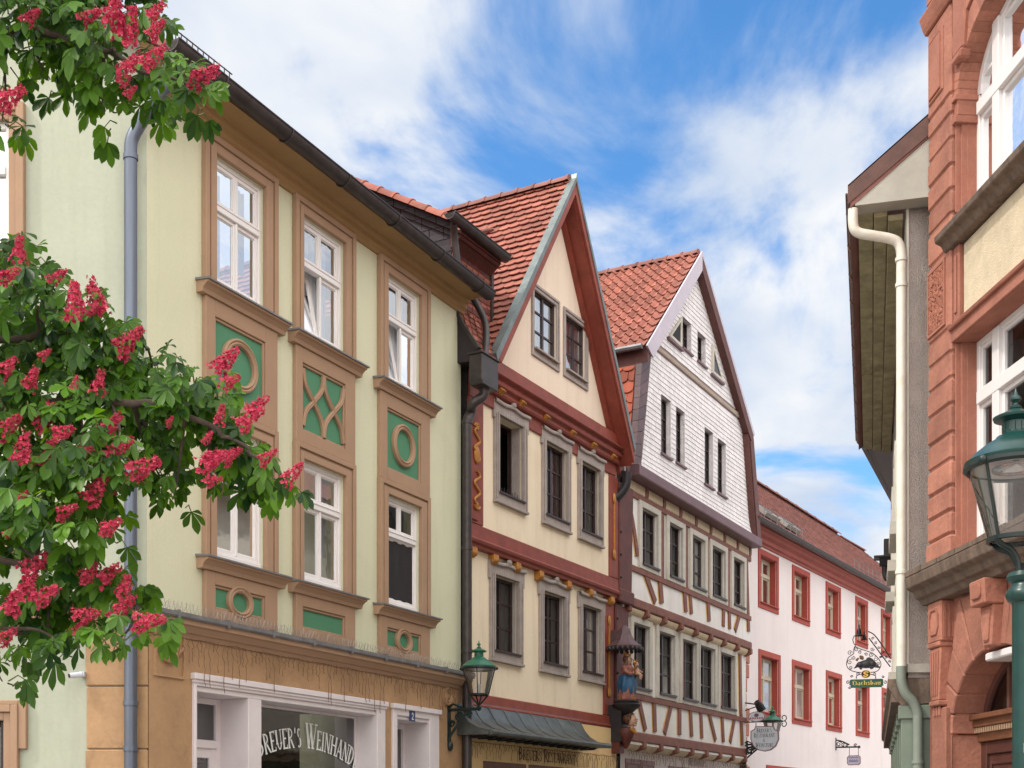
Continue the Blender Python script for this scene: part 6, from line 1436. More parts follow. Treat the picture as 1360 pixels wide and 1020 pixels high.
# the big street lamp on the right
DL = 7.1; lx, lz = (1349 - 680) / FOC * DL, CZ + (HZ - 717) / FOC * DL
t, k, h = lantern('street_lamp', 'large dark green street lamp on a round post in front of the sandstone doorway', 'street lamp', (lx, DL, lz), 0.2, .258, 'lamp_green')
px_ = (1363 - 1349) / FOC * DL
mb = MB(); mb.lathe((0, 0), [(.0, (h + .02) * k), (.10 * k, (h + .0) * k), (.13 * k, (h - .012) * k), (.13 * k, (h - .025) * k), (.0, (h - .05) * k)], 24, False); mb.build('lens', M['glass_lamp'], t, smooth=True)
mb = MB()
for a_ in (0, 1, 2, 3):
    a_ = math.pi / 4 + a_ * math.pi / 2 + .5; c_, s_ = math.cos(a_), math.sin(a_)
    mb.tube(smooth_path([(.150 * k * c_, .150 * k * s_, -.005), (.12 * k * c_, .12 * k * s_, -.03), (px_ * .6 + .075 * c_, .075 * s_, -.06), (px_ + .06 * c_, .06 * s_, -.12), (px_ + .05 * c_, .05 * s_, -.20)], 5), .016, 8)
mb.lathe((px_, 0), [(.0, -.12), (.05, -.13), (.06, -.15), (.05, -.17), (.055, -.2)], 20, False); mb.build('yoke', M['lamp_dark'], t, smooth=True)
mb = MB(); mb.lathe((px_, 0), [(.05, -.17), (.085, -.175), (.098, -.20), (.085, -.225), (.072, -.235), (.075, -.25), (.098, -.275), (.104, -.30), (.09, -.33), (.072, -.34), (.068, -.36), (.068, -lz + 1.1), (.085, -lz + 1.08), (.085, -lz + 1.0), (.11, -lz + .9), (.12, -lz + .1), (.17, -lz + .05), (.17, -lz)], 28)
pole = mb.build('post', M['lamp_green'], t, smooth=True)
mb = MB(); zs = CZ + (HZ - 994) / FOC * DL - lz; xs_ = (1357 - 1349) / FOC * DL; mb.box(xs_ - .018, xs_ + .03, -.0, .073, zs - .026, zs + .026); mb.build('post_label', M['sign_white'], pole)
mb = MB()
for q in range(3): mb.box(xs_ - .008, xs_ + .02, .0731, .0738, zs - .014 + q * .011, zs - .010 + q * .011)
mb.build('label_print', M['ink'], pole)

# ================================================================== hanging signs
def scroll(mb, c, r, a0, turns, rad, sg=1, shrink=.85, w_=0, n=26):
    mb.tube([(c[0] + r * math.cos(a0 + sg * turns * 6.283 * q / n) * (1 - shrink * q / n), w_, c[1] + r * math.sin(a0 + sg * turns * 6.283 * q / n) * (1 - shrink * q / n)) for q in range(n + 1)], rad, 5)
# restaurant sign on the timber-framed house
uR = L3 - .05; pR = F3.world(uR, 0, 0); FQ = Frame(pR.x, pR.y, F3.n); q = FQ.uz
t = thing('hanging_sign', 'pale octagonal hanging restaurant sign with blue-grey letters under an oval plate', 'sign', FQ.loc(), FQ.rz)
P8 = [q(*p) for p in ((1003.5, 964.5), (1028, 964.5), (1029.5, 968.5), (1034.5, 971), (1034.8, 982), (1031, 991), (1024, 996.5), (1015.8, 998.3), (1007.5, 996.5), (1000.5, 991), (997, 982), (997.2, 971), (1002, 968.5))]
mb = MB(); mb.prism(ccw(P8), -.03, .03); mb.build('sign_board', M['sign_mauve'], t)
cc = q(1015.8, 981); mb = MB(); mb.prism(ccw([(cc[0] + (p[0] - cc[0]) * .92, cc[1] + (p[1] - cc[1]) * .92) for p in P8]), -.034, .036); mb.build('sign_face', M['sign_white'], t)
mb = MB()
for tx, py, x0, x1, hh_ in (("BREUER'S", 973.2, 1005.5, 1025.5, 6), ('RESTAURANT', 979.8, 1002, 1029.5, 6), ('&', 985.6, 1013.8, 1017.2, 4.8), ('WEINSTUBE', 992.6, 1004, 1027.5, 6)):
    a_, b_ = q(x0, py), q(x1, py); tw_ = text_width(tx, .82); ch_ = (q(x0, py - hh_)[1] - a_[1])
    letters(mb, tx, lambda x, y, l, a_=a_, b_=b_, tw_=tw_, ch_=ch_: (a_[0] + x * (b_[0] - a_[0]) / tw_, .037 + l, a_[1] + y * ch_), .82)
mb.build('lettering', mat('blue_grey_lettering', (.05, .075, .10), .6, .1, 8), t)
oc = q(1005.5, 952); ox, oz_ = q(1017, 952)[0] - oc[0], q(1005.5, 945)[1] - oc[1]
ov = lambda s: [(oc[0] + ox * s * math.cos(i * math.pi / 14), oc[1] + oz_ * s * math.sin(i * math.pi / 14)) for i in range(28)]
mb = MB(); mb.prism(ov(1), -.01, .05); mb.build('oval_plate', M['sign_mauve'], t); mb = MB(); mb.prism(ov(.88), -.012, .055); op = mb.build('oval_face', M['sign_white'], t)
mb = MB(); mb.lathe((0, 0), [(0, 0)], 3, False); mb.v = []; mb.f = []
mb.prism([(oc[0] + .07 * math.cos(i * .785), oc[1] + oz_ * .28 + .055 * math.sin(i * .785)) for i in range(8)], .05, .058)
mb.build('emblem', M['purple_board'], t)
mb = MB()
for i in range(6): mb.box(oc[0] - .19 + i * .066, oc[0] - .145 + i * .066, .05, .058, oc[1] - oz_ * .42, oc[1] - oz_ * .14)
mb.build('emblem_word', mat('red_sign_print', (.35, .05, .08), .6, .1, 8), t)
mb = MB(); a_, b_ = q(986, 959.5), q(1040, 957.5); mb.tube([(a_[0], 0, a_[1]), (b_[0], 0, b_[1])], .018, 6)
for sg in (1, -1): scroll(mb, (b_[0] + .02, b_[1] + sg * .09), .09, -sg * 1.57, .9, .014, sg, .55)
for px in (1004, 1027): c_ = q(px, 960); mb.tube([(c_[0], 0, c_[1]), (c_[0], 0, c_[1] - .14)], .012, 5)
p1, p2 = q(986, 933), q(1008, 936); mb.tube([(p1[0], 0, p1[1]), (p2[0], 0, p2[1])], .022, 6); p1, p2 = q(986, 945), q(1006, 938); mb.tube([(p1[0], 0, p1[1]), (p2[0], 0, p2[1])], .016, 6)
p1, p2 = q(986.5, 925), q(986.5, 985); mb.box(p1[0] - .03, p1[0] + .03, -.03, .03, p2[1], p1[1]); mb.build('bracket', M['black_iron'], t, smooth=True)
c_ = q(1009, 938); mb = MB(); mb.xf = None; mb.tube([(c_[0] - .05, .12, c_[1] + .12), (c_[0] + .0, .0, c_[1]), (c_[0] + .05, -.05, c_[1] - .12)], [.08, .12, .13], 12); mb.build('spotlight', M['black_iron'], t, smooth=True)
mb = MB(); c_ = q(990, 995)
for px, py, r in ((990, 992, .13), (996, 997, .1), (990, 1000, .08), (1001, 993, .07)): p = q(px, py); scroll(mb, p, r, 1, 1.3, .03, 1)
p1, p2 = q(987.5, 985), q(987.5, 1010); mb.box(p1[0] - .05, p1[0] + .05, -.04, .04, p2[1], p1[1]); mb.build('scroll_bracket', M['black_iron'], t, smooth=True)
# small sign on the townhouse
pB = F4.world(F4.u(1110), 0, 0); FB = Frame(pB.x, pB.y, F4.n); q = FB.uz
t = thing('hanging_sign', 'small pale plate hanging by two wires from an ornate bracket on the pink wall', 'sign', FB.loc(), FB.rz)
x0, z0 = q(1125, 1016.5); x1, z1 = q(1143, 1003); e_ = .06
oct_ = [(x0 + e_, z0), (x1 - e_, z0), (x1, z0 + e_), (x1, z1 - e_), (x1 - e_, z1), (x0 + e_, z1), (x0, z1 - e_), (x0, z0 + e_)]
mb = MB(); mb.prism(oct_, -.02, .02); mb.build('sign_board', M['sign_mauve'], t); cc = ((x0 + x1) / 2, (z0 + z1) / 2)
mb = MB(); mb.prism([(cc[0] + (p[0] - cc[0]) * .88, cc[1] + (p[1] - cc[1]) * .84) for p in oct_], -.023, .024); mb.build('sign_face', mat('lilac_sign', (.45, .43, .52), .5, .05, 4), t)
mb = MB()
for z_, h_ in ((.72, .05), (.30, .10)):
    n = 9; 
    for i in range(n): a_ = x0 + (x1 - x0) * (.14 + .72 * i / n); mb.box(a_, a_ + (x1 - x0) * .055, .024, .027, z0 + (z1 - z0) * z_, z0 + (z1 - z0) * z_ + h_ * (.7 + .3 * (i % 2)))
mb.build('print', mat('violet_sign_print', (.16, .14, .24), .6, .1, 8), t)
mb = MB(); b0, b1 = q(1110, 992.5), q(1141, 992); mb.tube([(b0[0], 0, b0[1]), (b1[0], 0, b1[1])], .03, 6); c0 = q(1111, 983); c1 = q(1128, 991)
mb.tube(smooth_path([(c0[0], 0, c0[1]), (q(1118, 985)[0], 0, q(1118, 984.5)[1]), (c1[0], 0, c1[1] + .05)], 5), .025, 6); w0, w1 = q(1109.5, 980), q(1109.5, 996.5); mb.box(w0[0] - .03, w0[0] + .03, -.04, .04, w1[1], w0[1])
for px, py, r in ((1114.5, 988.5, .10), (1120, 989.5, .075), (1125, 990.5, .05), (1136, 990, .06)): scroll(mb, q(px, py), r, .4, 1.2, .016)
mb.ball((b1[0], 0, b1[1]), .05, 8, 5); mb.build('bracket', M['black_iron'], t, smooth=True)
mb = MB()
for px in (1128, 1140): a_, b_ = q(px, 992), q(px, 1003.5); mb.tube([(a_[0], 0, a_[1]), (b_[0], 0, b_[1])], .010, 4)
mb.build('wire', M['black_iron'], t)
# wrought-iron inn sign of the plastered building
pD = FG.world(3.6, 0, 0); FI = Frame(pD.x, pD.y, (-FG.n[0], -FG.n[1])); q = FI.uz
zI = lambda x, y: q(1110 + x * .09804, 820 + y * .09804)
t = thing('inn_sign', 'wrought-iron inn sign with badger, round emblem and dark green gilt name board', 'sign', FI.loc(), FI.rz)
x0, z0 = zI(185, 955); x1, z1 = zI(645, 830); e_ = .02
mb = MB(); mb.prism([(x0 + e_, z0), (x1 - e_, z0), (x1 - e_, z0 + e_), (x1, z0 + e_), (x1, z1 - e_), (x1 - e_, z1), (x0 + e_, z1), (x0, z1 - e_), (x0, z0 + e_ * 2), (x0 + e_, z0 + e_ * 2)], -.012, .012); mb.build('name_board', M['sign_green'], t)
# blackletter-like gilt name, strokes with slanted feet
def bl(strokes, x, mb, sx, sz, zb):
    for i, (a_, b_, c_, d_) in enumerate(strokes):
        th = .085; mb.face([(x + (a_ - th) * sx, .0132 + i * .0003, zb + b_ * sz), (x + (a_ + th) * sx, .0132 + i * .0003, zb + b_ * sz), (x + (c_ + th) * sx, .0132 + i * .0003, zb + d_ * sz), (x + (c_ - th) * sx, .0132 + i * .0003, zb + d_ * sz)])
BLK = {'D': (1.0, [(.2, .1, .2, .95), (.2, .08, .5, -.04), (.5, -.04, .8, .15), (.8, .15, .8, .8), (.8, .8, .4, 1.05), (.4, 1.05, .05, .85)]),
 'a': (.72, [(.5, 0, .5, .6), (.5, .6, .25, .7), (.15, .1, .15, .35), (.15, .35, .5, .42), (.15, .1, .4, 0)]), 'c': (.6, [(.15, .12, .15, .6), (.15, .6, .42, .72), (.15, .1, .42, 0)]),
 'h': (.74, [(.15, 0, .15, 1.05), (.15, .55, .45, .7), (.52, .62, .52, 0)]), 's': (.6, [(.15, .5, .3, .72), (.3, .72, .45, .62), (.15, .48, .42, .28), (.42, .28, .3, 0), (.3, 0, .1, .1)]),
 'b': (.72, [(.15, 0, .15, 1.05), (.15, .6, .42, .7), (.5, .6, .5, .15), (.5, .12, .15, 0)]), 'u': (.72, [(.15, .7, .15, .1), (.15, .1, .4, 0), (.52, 0, .52, .7)])}
tw_ = sum(BLK[c][0] for c in 'Dachsbau'); mb = MB(); ta, tb_ = zI(225, 920), zI(612, 920); sx = (tb_[0] - ta[0]) / tw_; x = ta[0]; sz = (zI(0, 865)[1] - zI(0, 920)[1])
for c in 'Dachsbau': bl(BLK[c][1], x, mb, sx, sz, ta[1]); x += BLK[c][0] * sx
mb.build('lettering', M['letter_gold'], t)
cc = zI(407, 768); r = zI(475, 768)[0] - cc[0]; cir = lambda s: [(cc[0] + r * s * math.cos(i * math.pi / 12), cc[1] + r * .82 * s * math.sin(i * math.pi / 12)) for i in range(24)]
mb = MB(); mb.prism(cir(1), -.014, .014); mb.build('roundel', M['letter_gold'], t); mb = MB(); mb.prism(cir(.88), -.016, .016); mb.build('roundel_face', M['black_iron'], t)
mb = MB(); ring_strip(mb, smooth_path([(cc[0] + r * a_, 0, cc[1] + r * .82 * b_) for a_, b_ in ((.5, .35), (.1, .55), (-.35, .35), (-.2, .02), (.25, -.1), (.35, -.4), (-.05, -.6), (-.5, -.4))], 4) and [(v_.x, v_.z) for v_ in smooth_path([(cc[0] + r * a_, 0, cc[1] + r * .82 * b_) for a_, b_ in ((.5, .35), (.1, .55), (-.35, .35), (-.2, .02), (.25, -.1), (.35, -.4), (-.05, -.6), (-.5, -.4))], 4)], [(-.010, .0), (-.010, .004), (.010, .004), (.010, 0)], .0165); mb.build('roundel_mark', M['letter_gold'], t)
bd = [(242, 690), (262, 668), (275, 640), (300, 608), (335, 598), (372, 585), (405, 575), (425, 548), (455, 540), (495, 560), (530, 595), (560, 640), (605, 672), (598, 686), (545, 680), (520, 676), (505, 694), (475, 702), (455, 684), (400, 690), (365, 684), (350, 706), (325, 704), (318, 680), (292, 676), (262, 690)]
bp = [zI(*p) for p in bd]; cx_ = sum(p[0] for p in bp) / len(bp); mb = MB(); mb.prism(ccw(bp), -.02, .02)
for (x, y, rx, rz) in ((330, 645, 48, 40), (420, 635, 75, 48), (500, 630, 50, 45)):
    c_ = zI(x, y); mb.ball((c_[0], 0, c_[1]), (rx * .09804 / FOC * 21.4, .035, rz * .09804 / FOC * 21.4), 12, 8)
mb.build('badger', mat('dark_badger_paint', (.03, .028, .034), .5, .3, 10), t)
mb = MB()
for x, y, s_ in ((350, 545, .035), (335, 530, .02), (365, 560, .02), (285, 575, .022), (300, 560, .018)): c_ = zI(x, y); mb.ball((c_[0], .0, c_[1]), (s_, .012, s_), 8, 6)
mb.build('leaf_ornament', M['wire'], t)
mb = MB()
def pl_(pts, r=.007): mb.tube(smooth_path([(zI(*p)[0], 0, zI(*p)[1]) for p in pts], 5), r, 5)
pl_([(265, 380), (245, 430), (240, 490), (175, 540), (148, 610), (155, 670), (200, 715), (280, 740), (345, 745)]); pl_([(470, 745), (540, 735), (590, 700), (612, 630), (580, 560), (520, 500), (450, 465), (340, 430), (265, 395)])
pl_([(250, 250), (232, 300), (245, 350), (268, 380)]); pl_([(280, 830), (285, 790), (345, 770)]); pl_([(540, 830), (535, 790), (470, 770)])
for x, y, r_, a_ in ((190, 480, 34, 0), (280, 430, 30, 2), (190, 605, 36, 1), (200, 680, 26, 4), (240, 545, 28, 3), (475, 505, 34, 1), (540, 560, 36, 2), (495, 430, 28, 0), (410, 500, 24, 3), (300, 770, 24, 0), (520, 770, 24, 2), (575, 630, 26, 4), (330, 470, 26, 1), (165, 880, 24, 1), (670, 880, 24, 2), (190, 950, 20, 3), (640, 800, 18, 0), (215, 800, 18, 0)):
    c_ = zI(x, y); scroll(mb, c_, r_ * .09804 / FOC * 21.4, a_, 1.35, .0055, 1 if x < 400 else -1, .8, 0, 22)
pl_([(440, 190), (520, 235), (610, 350), (690, 470), (745, 560)], .010); pl_([(450, 280), (540, 400), (620, 510), (740, 670)], .010)
for i in range(6): c_ = zI(500 + i * 45, 285 + i * 62); scroll(mb, c_, .024, i, 1.2, .006)
a_, b_ = zI(590, 540), zI(630, 530); mb.tube([(a_[0], 0, a_[1]), (b_[0], 0, b_[1])], .016, 6)
mb.build('scrollwork', M['black_iron'], t, smooth=True)
for x, y, s_ in ((315, 255, 1.0), (385, 300, .72)):
    c_ = zI(x, y); mb = MB(); k = s_ * .10; w_ = .03 if s_ > .9 else -.03
    mb.lathe((c_[0], w_), [(.75 * k, c_[1]), (.72 * k, c_[1] + .12 * k), (.42 * k, c_[1] + .3 * k), (.36 * k, c_[1] + .9 * k), (.30 * k, c_[1] + 1.1 * k), (.14 * k, c_[1] + 1.3 * k), (.12 * k, c_[1] + 1.8 * k), (.0, c_[1] + 1.95 * k)], 14, False); mb.build('spotlight', M['black_iron'], t, smooth=True)

# ================================================================== madonna on the corner post
us, ws = F3.u(833, .36), .36
z_ = lambda py: F3.z(833, py, ws)
pS = F3.world(us, ws, 0); t = thing('madonna_statue', 'painted statue of a crowned woman in blue robe holding a child, below a canopy', 'statue', (pS.x, pS.y, z_(930)), F3.rz)
H_ = z_(872) - z_(930)            # height of the figure
def robe(mb, prof, folds, amp, seg=36, lean=.0):
    rings = []
    for r, z, a_, sq in prof: rings.append([mb.P((r * (1 + amp * a_ * math.sin(folds * 6.283 * j / seg + z * 5)) * math.cos(6.283 * j / seg) + lean * z, r * sq * (1 + amp * a_ * math.sin(folds * 6.283 * j / seg + z * 5)) * math.sin(6.283 * j / seg), z * H_)) for j in range(seg)])
    for i in range(len(rings) - 1):
        for j in range(seg): j2 = (j + 1) % seg; mb.f.append([rings[i][j], rings[i][j2], rings[i + 1][j2], rings[i + 1][j]])
    mb.f.append(rings[0][::-1]); mb.f.append(rings[-1])
mb = MB(); robe(mb, [(.20, 0, 1, .8), (.21, .05, 1, .8), (.19, .2, 1, .8), (.18, .35, 1, .8), (.175, .46, .8, .8), (.15, .55, .4, .8), (.14, .60, .2, .8), (.17, .68, .1, .75), (.185, .74, .1, .7), (.15, .79, 0, .65), (.06, .825, 0, .9), (.055, .86, 0, 1)], 8, .12); body = mb.build('gown', M['robe_pink'], t, smooth=True)
mb = MB(); robe(mb, [(.15, .10, 1, .85), (.19, .18, 1, .9), (.205, .3, 1, .9), (.20, .42, 1, .9), (.18, .52, .7, .9), (.165, .57, .3, .9)], 6, .15, 36, -.03); mb.build('cloak', M['robe_blue'], t, smooth=True)
mb = MB(); mb.tube(smooth_path([(-.16, .02, .74 * H_), (-.22, .06, .64 * H_), (-.17, .15, .585 * H_), (-.10, .17, .60 * H_)], 4), [.05] * 5 + [.042] * 5 + [.032] * 3, 10); mb.tube(smooth_path([(.15, .02, .74 * H_), (.21, .08, .64 * H_), (.15, .17, .59 * H_), (.06, .18, .60 * H_)], 4), [.05] * 5 + [.042] * 5 + [.032] * 3, 10); mb.build('sleeve', M['robe_pink'], t, smooth=True)
def head_(mb, c, r):
    mb.ball(c, (r * .86, r * .95, r * 1.12), 16, 12); mb.ball((c[0], c[1] + r * .95, c[2] - r * .12), (r * .13, r * .22, r * .2), 8, 6)
    for e in (-1, 1): mb.ball((c[0] + e * r * .85, c[1], c[2] - r * .05), (r * .12, r * .2, r * .24), 8, 6)
    mb.ball((c[0], c[1] + r * .62, c[2] - r * .78), (r * .35, r * .3, r * .28), 8, 6); mb.tube([(c[0], c[1], c[2] - r * .8), (c[0], c[1] - .01, c[2] - r * 1.7)], r * .45, 10)
def hand_(mb, c, d, s):
    d = Vector(d).normalized(); up = Vector((0, 0, 1)); sd = d.cross(up).normalized(); c = Vector(c)
    mb.ball(tuple(c), (.55 * s, .4 * s, .5 * s), 8, 6)
    for i, l in enumerate((.8, .95, .9, .7)): b = c + up * (.3 - .2 * i) * s; mb.tube([b, b + d * l * .55 * s + sd * .1 * s, b + d * l * s - sd * .15 * s], [.12 * s, .11 * s, .08 * s], 5)
    mb.tube([c + up * .35 * s, c + up * .7 * s + d * .3 * s, c + up * .75 * s + d * .6 * s], [.13 * s, .12 * s, .08 * s], 5)
hz_ = .925 * H_
mb = MB(); head_(mb, (-.01, .03, hz_), .088); hand_(mb, (-.09, .18, .60 * H_), (1, .1, .2), .055); hand_(mb, (.05, .19, .60 * H_), (-.3, .2, .4), .055); hd = mb.build('head_and_hands', M['skin'], t, smooth=True)
mb = MB()
for e in (-1, 1): mb.ball((-.01 + e * .034, .11, hz_ + .012), (.014, .008, .008), 6, 4); 
mb.ball((-.01, .113, hz_ - .045), (.022, .008, .008), 6, 4); mb.build('painted_face', M['red_dark'], hd)
mb = MB(); mb.ball((-.01, -.005, hz_ + .018), (.095, .092, .10), 14, 10); mb.tube(smooth_path([(-.09, .02, hz_), (-.12, .03, hz_ - .14), (-.11, .05, hz_ - .26)], 4), .035, 8); mb.tube(smooth_path([(.07, .02, hz_), (.10, .03, hz_ - .14), (.10, .04, hz_ - .22)], 4), .035, 8); mb.build('hair', M['hair'], t, smooth=True)
def crown(mb, c, r, h): 
    mb.lathe((c[0], c[1]), [(r, c[2]), (r * 1.02, c[2] + h * .35), (r * .98, c[2] + h * .4)], 16, False)
    for j in range(8): a_ = j * .785; mb.tube([(c[0] + r * math.cos(a_), c[1] + r * math.sin(a_), c[2] + h * .3), (c[0] + r * 1.12 * math.cos(a_), c[1] + r * 1.12 * math.sin(a_), c[2] + h)], [r * .22, r * .10], 6)
mb = MB(); crown(mb, (-.01, .01, hz_ + .075), .075, .10); mb.build('crown', M['gold'], t, smooth=True)
mb = MB(); head_(mb, (.15, .14, .825 * H_), .062); mb.tube(smooth_path([(.15, .12, .76 * H_), (.16, .14, .68 * H_), (.12, .18, .61 * H_)], 4), [.055, .06, .07, .075, .075, .075, .06, .05, .04], 10); mb.tube([(.10, .16, .74 * H_), (.04, .22, .76 * H_), (-.02, .25, .79 * H_)], [.026, .022, .015], 8); mb.tube([(.2, .14, .73 * H_), (.24, .2, .68 * H_), (.23, .24, .66 * H_)], [.026, .022, .015], 8); mb.tube([(.12, .18, .62 * H_), (.12, .26, .58 * H_), (.13, .24, .48 * H_)], [.045, .036, .02], 8); mb.tube([(.16, .18, .62 * H_), (.19, .25, .57 * H_), (.19, .24, .48 * H_)], [.045, .036, .02], 8)
hand_(mb, (-.025, .255, .795 * H_), (-.4, .3, .6), .03); hand_(mb, (.235, .245, .655 * H_), (.3, .4, .1), .03); ch = mb.build('child', M['skin'], t, smooth=True)
mb = MB(); mb.ball((.15, .128, .84 * H_), (.06, .058, .058), 10, 8); mb.build('child_hair', M['hair'], ch, smooth=True); mb = MB(); crown(mb, (.15, .13, .855 * H_ + .025), .048, .07); mb.build('child_crown', M['gold'], ch, smooth=True)
mb = MB(); mb.tube([(-.08, .22, .57 * H_), (-.30, .30, .80 * H_)], .016, 8); mb.ball((-.31, .303, .815 * H_), .035, 8, 6); mb.build('sceptre', M['gold'], t, smooth=True)
mb = MB()
for a_ in range(10): mb.tube([(.19 * math.cos(a_ * .63), .15 * math.sin(a_ * .63), .0), (.21 * math.cos(a_ * .63), .17 * math.sin(a_ * .63), .05)], .02, 6)
mb.build('gilt_hem', M['gold'], t, smooth=True)
# console beneath it, with a carved head, and the little canopy roof above
pc = F3.world(us, 0, 0); zc_ = z_(930)
t = thing('statue_console', 'dark carved console with a painted head carrying the madonna statue', 'console', (pc.x, pc.y, 0), F3.rz); A_ = .34
mb = MB(); mb.lathe((0, A_), [(.06, zc_ - .34), (.14, zc_ - .27), (.22, zc_ - .20), (.30, zc_ - .15), (.32, zc_ - .10), (.27, zc_ - .07), (.29, zc_ - .03), (.22, zc_)], 20); mb.box(-.16, .12, -.4, A_ - .05, zc_ - .9, zc_ - .1); mb.build('shelf', M['black_part'], t, smooth=True)
mb = MB(); mb.lathe((.02, A_ - .02), [(.03, zc_ - 1.05), (.09, zc_ - .95), (.15, zc_ - .82), (.20, zc_ - .70), (.18, zc_ - .62), (.07, zc_ - .58)], 16); mb.box(-.14, .10, -.4, A_ - .1, zc_ - 1.15, zc_ - .8); mb.build('bust', M['red_dark'], t, smooth=True)
mb = MB(); head_(mb, (.06, A_ + .10, zc_ - .44), .125); fh = mb.build('carved_head', M['skin'], t, smooth=True)
mb = MB(); mb.ball((.04, A_ + .03, zc_ - .40), (.15, .12, .14), 12, 8)
for j in range(7): mb.ball((.05 + .15 * math.cos(j * .52), A_ + .09, zc_ - .42 + .13 * math.sin(j * .52)), .045, 8, 6)
mb.build('curls', M['hair'], t, smooth=True)
mb = MB()
for e in (-1, 1): mb.ball((.06 + e * .05, A_ + .215, zc_ - .42), (.02, .01, .012), 6, 4)
mb.ball((.06, A_ + .215, zc_ - .51), (.03, .01, .01), 6, 4); mb.build('painted_face', M['red_dark'], fh)
mb = MB(); mb.tube(smooth_path([(-.08, A_ + .12, zc_ - .62), (.04, A_ + .2, zc_ - .72), (.14, A_ + .12, zc_ - .62)], 4), .035, 8); mb.build('collar', M['gold'], t, smooth=True)
zr = z_(861); t = thing('statue_canopy', 'small bell-shaped purple metal canopy with scalloped rim above the madonna', 'canopy', (pc.x, pc.y, 0), F3.rz)
mb = MB(); mb.lathe((0, .30), [(.40, zr), (.41, zr + .03), (.33, zr + .08), (.24, zr + .16), (.17, zr + .28), (.12, zr + .42), (.03, zr + .50)], 8); mb.box(-.1, .1, -.1, .28, zr + .02, zr + .4); mb.build('bell_roof', M['purple_slate'], t)
mb = MB()
for j in range(22): a_ = j * 6.283 / 22; mb.ball((.385 * math.cos(a_), .30 + .385 * math.sin(a_), zr - .03), (.045, .045, .05), 6, 5)
mb.build('scalloped_rim', M['black_part'], t)

# ================================================================== red horse chestnut, its trunk standing left of the view
DT = 8.2
def tp(px, py, D=DT): return Vector(((px - 680) / FOC * D, D, CZ + (HZ - py) / FOC * D))
rnd = random.Random(21)
trunk_p = Vector((-6.4, 8.6, 0))
TR = thing('chestnut_tree', 'red flowering horse chestnut reaching in front of the pale green corner house', 'tree', tuple(trunk_p))
class LMB(MB):       # world coordinates relative to the trunk's foot
    def P(s, p): s.v.append((p[0] - trunk_p.x, p[1] - trunk_p.y, p[2])); return len(s.v) - 1
mb = LMB()
def limb(pts, r0, r1):
    p = smooth_path(pts, 6); n = len(p); p = [q + Vector((rnd.uniform(-.03, .03), rnd.uniform(-.03, .03), rnd.uniform(-.02, .02))) for q in p]
    mb.tube(p, [r0 + (r1 - r0) * (i / (n - 1)) ** .55 for i in range(n)], 9); return p
mb.tube(smooth_path([trunk_p, trunk_p + Vector((.05, 0, 1.2)), trunk_p + Vector((-.05, .05, 2.6)), trunk_p + Vector((.1, 0, 4.5)), trunk_p + Vector((.0, .1, 7)), trunk_p + Vector((.1, 0, 9))], 5), [.30 - .0085 * i for i in range(26)], 14)
T0 = lambda z: trunk_p + Vector((.08, 0, z))
limbs = [
 limb([T0(2.9), tp(-330, 650), tp(-150, 590), tp(0, 545), tp(110, 530, 8.1), tp(230, 545, 8.0), tp(310, 585, 8.0), tp(372, 632, 8.0)], .085, .006),
 limb([T0(2.6), tp(-300, 740), tp(-120, 735), tp(10, 745), tp(100, 760, 8.4), tp(185, 805, 8.4)], .07, .006),
 limb([T0(3.3), tp(-260, 520), tp(-80, 470), tp(40, 450), tp(130, 445, 8.4), tp(180, 455, 8.3)], .07, .006),
 limb([T0(5.2), tp(-300, 120), tp(-120, 60), tp(20, 40), tp(120, 60, 8.2), tp(200, 95, 8.2), tp(262, 115, 8.2)], .07, .006),
 limb([T0(5.4), tp(-250, 40), tp(-60, -20), tp(80, -10, 8.6), tp(180, 15, 8.6)], .06, .006),
 limb([T0(2.5), tp(-300, 850), tp(-150, 840), tp(-20, 835), tp(60, 845, 8.5)], .06, .006),
]
blobs = [(30,20,45),(85,25,50),(125,60,45),(150,100,36),(70,70,28),(140,148,16),(200,55,30),(205,125,22),(238,112,28),(256,132,20),(0,70,32),(3,160,12),(60,100,12),(180,10,36),(125,125,16),
 (15,375,42),(60,410,46),(20,460,50),(110,440,44),(60,510,55),(130,500,50),(165,478,32),(205,508,40),(250,525,34),(180,560,45),(110,560,55),(40,570,55),(240,568,40),(285,548,34),(308,588,34),(222,610,30),(232,660,16),(215,640,18),(335,628,30),(375,640,20),(290,635,20),(150,615,40),(100,640,50),(40,650,50),(128,680,30),(70,705,42),(20,720,40),(140,712,18),(112,752,32),(150,785,28),(60,800,33),(110,815,33),(176,798,20),(190,832,18),(148,855,18),(60,842,34),(92,862,20),(10,815,30),(25,875,16),(3,905,8),(128,790,28),(350,655,14),(30,340,20),
 (-60,40,70),(-90,150,60),(-60,420,80),(-80,560,90),(-70,700,80),(-90,830,70),(-180,300,110),(-200,520,110),(-190,100,120),(-60,-90,90),(60,-90,80),(160,-80,60),(-200,700,110)]
lv, lf, tone = [], [], []
def leaflet(base, d, up, L, W, t):
    """one obovate leaflet with a folded, drooping blade"""
    s = d.cross(up).normalized(); n = s.cross(d).normalized(); droop = rnd.uniform(.05, .6)
    prof = ((0, .06), (.25, .34), (.5, .72), (.72, 1.0), (.87, .72), (1.0, .04)); rows = []
    for x, w_ in prof:
        c = base + d * (L * x) - n * 0 - Vector((0, 0, 1)) * (droop * L * x * x)
        e = W * .5 * w_; lift = n * (e * .34)
        rows.append((c - s * e + lift, c, c + s * e + lift))
    i0 = len(lv)
    for r in rows: lv.extend(r)
    for k in range(len(rows) - 1):
        for j in (0, 1):
            a = i0 + k * 3 + j; lf.append((a, a + 1, a + 4, a + 3)); tone.append(t)
stalks = LMB()
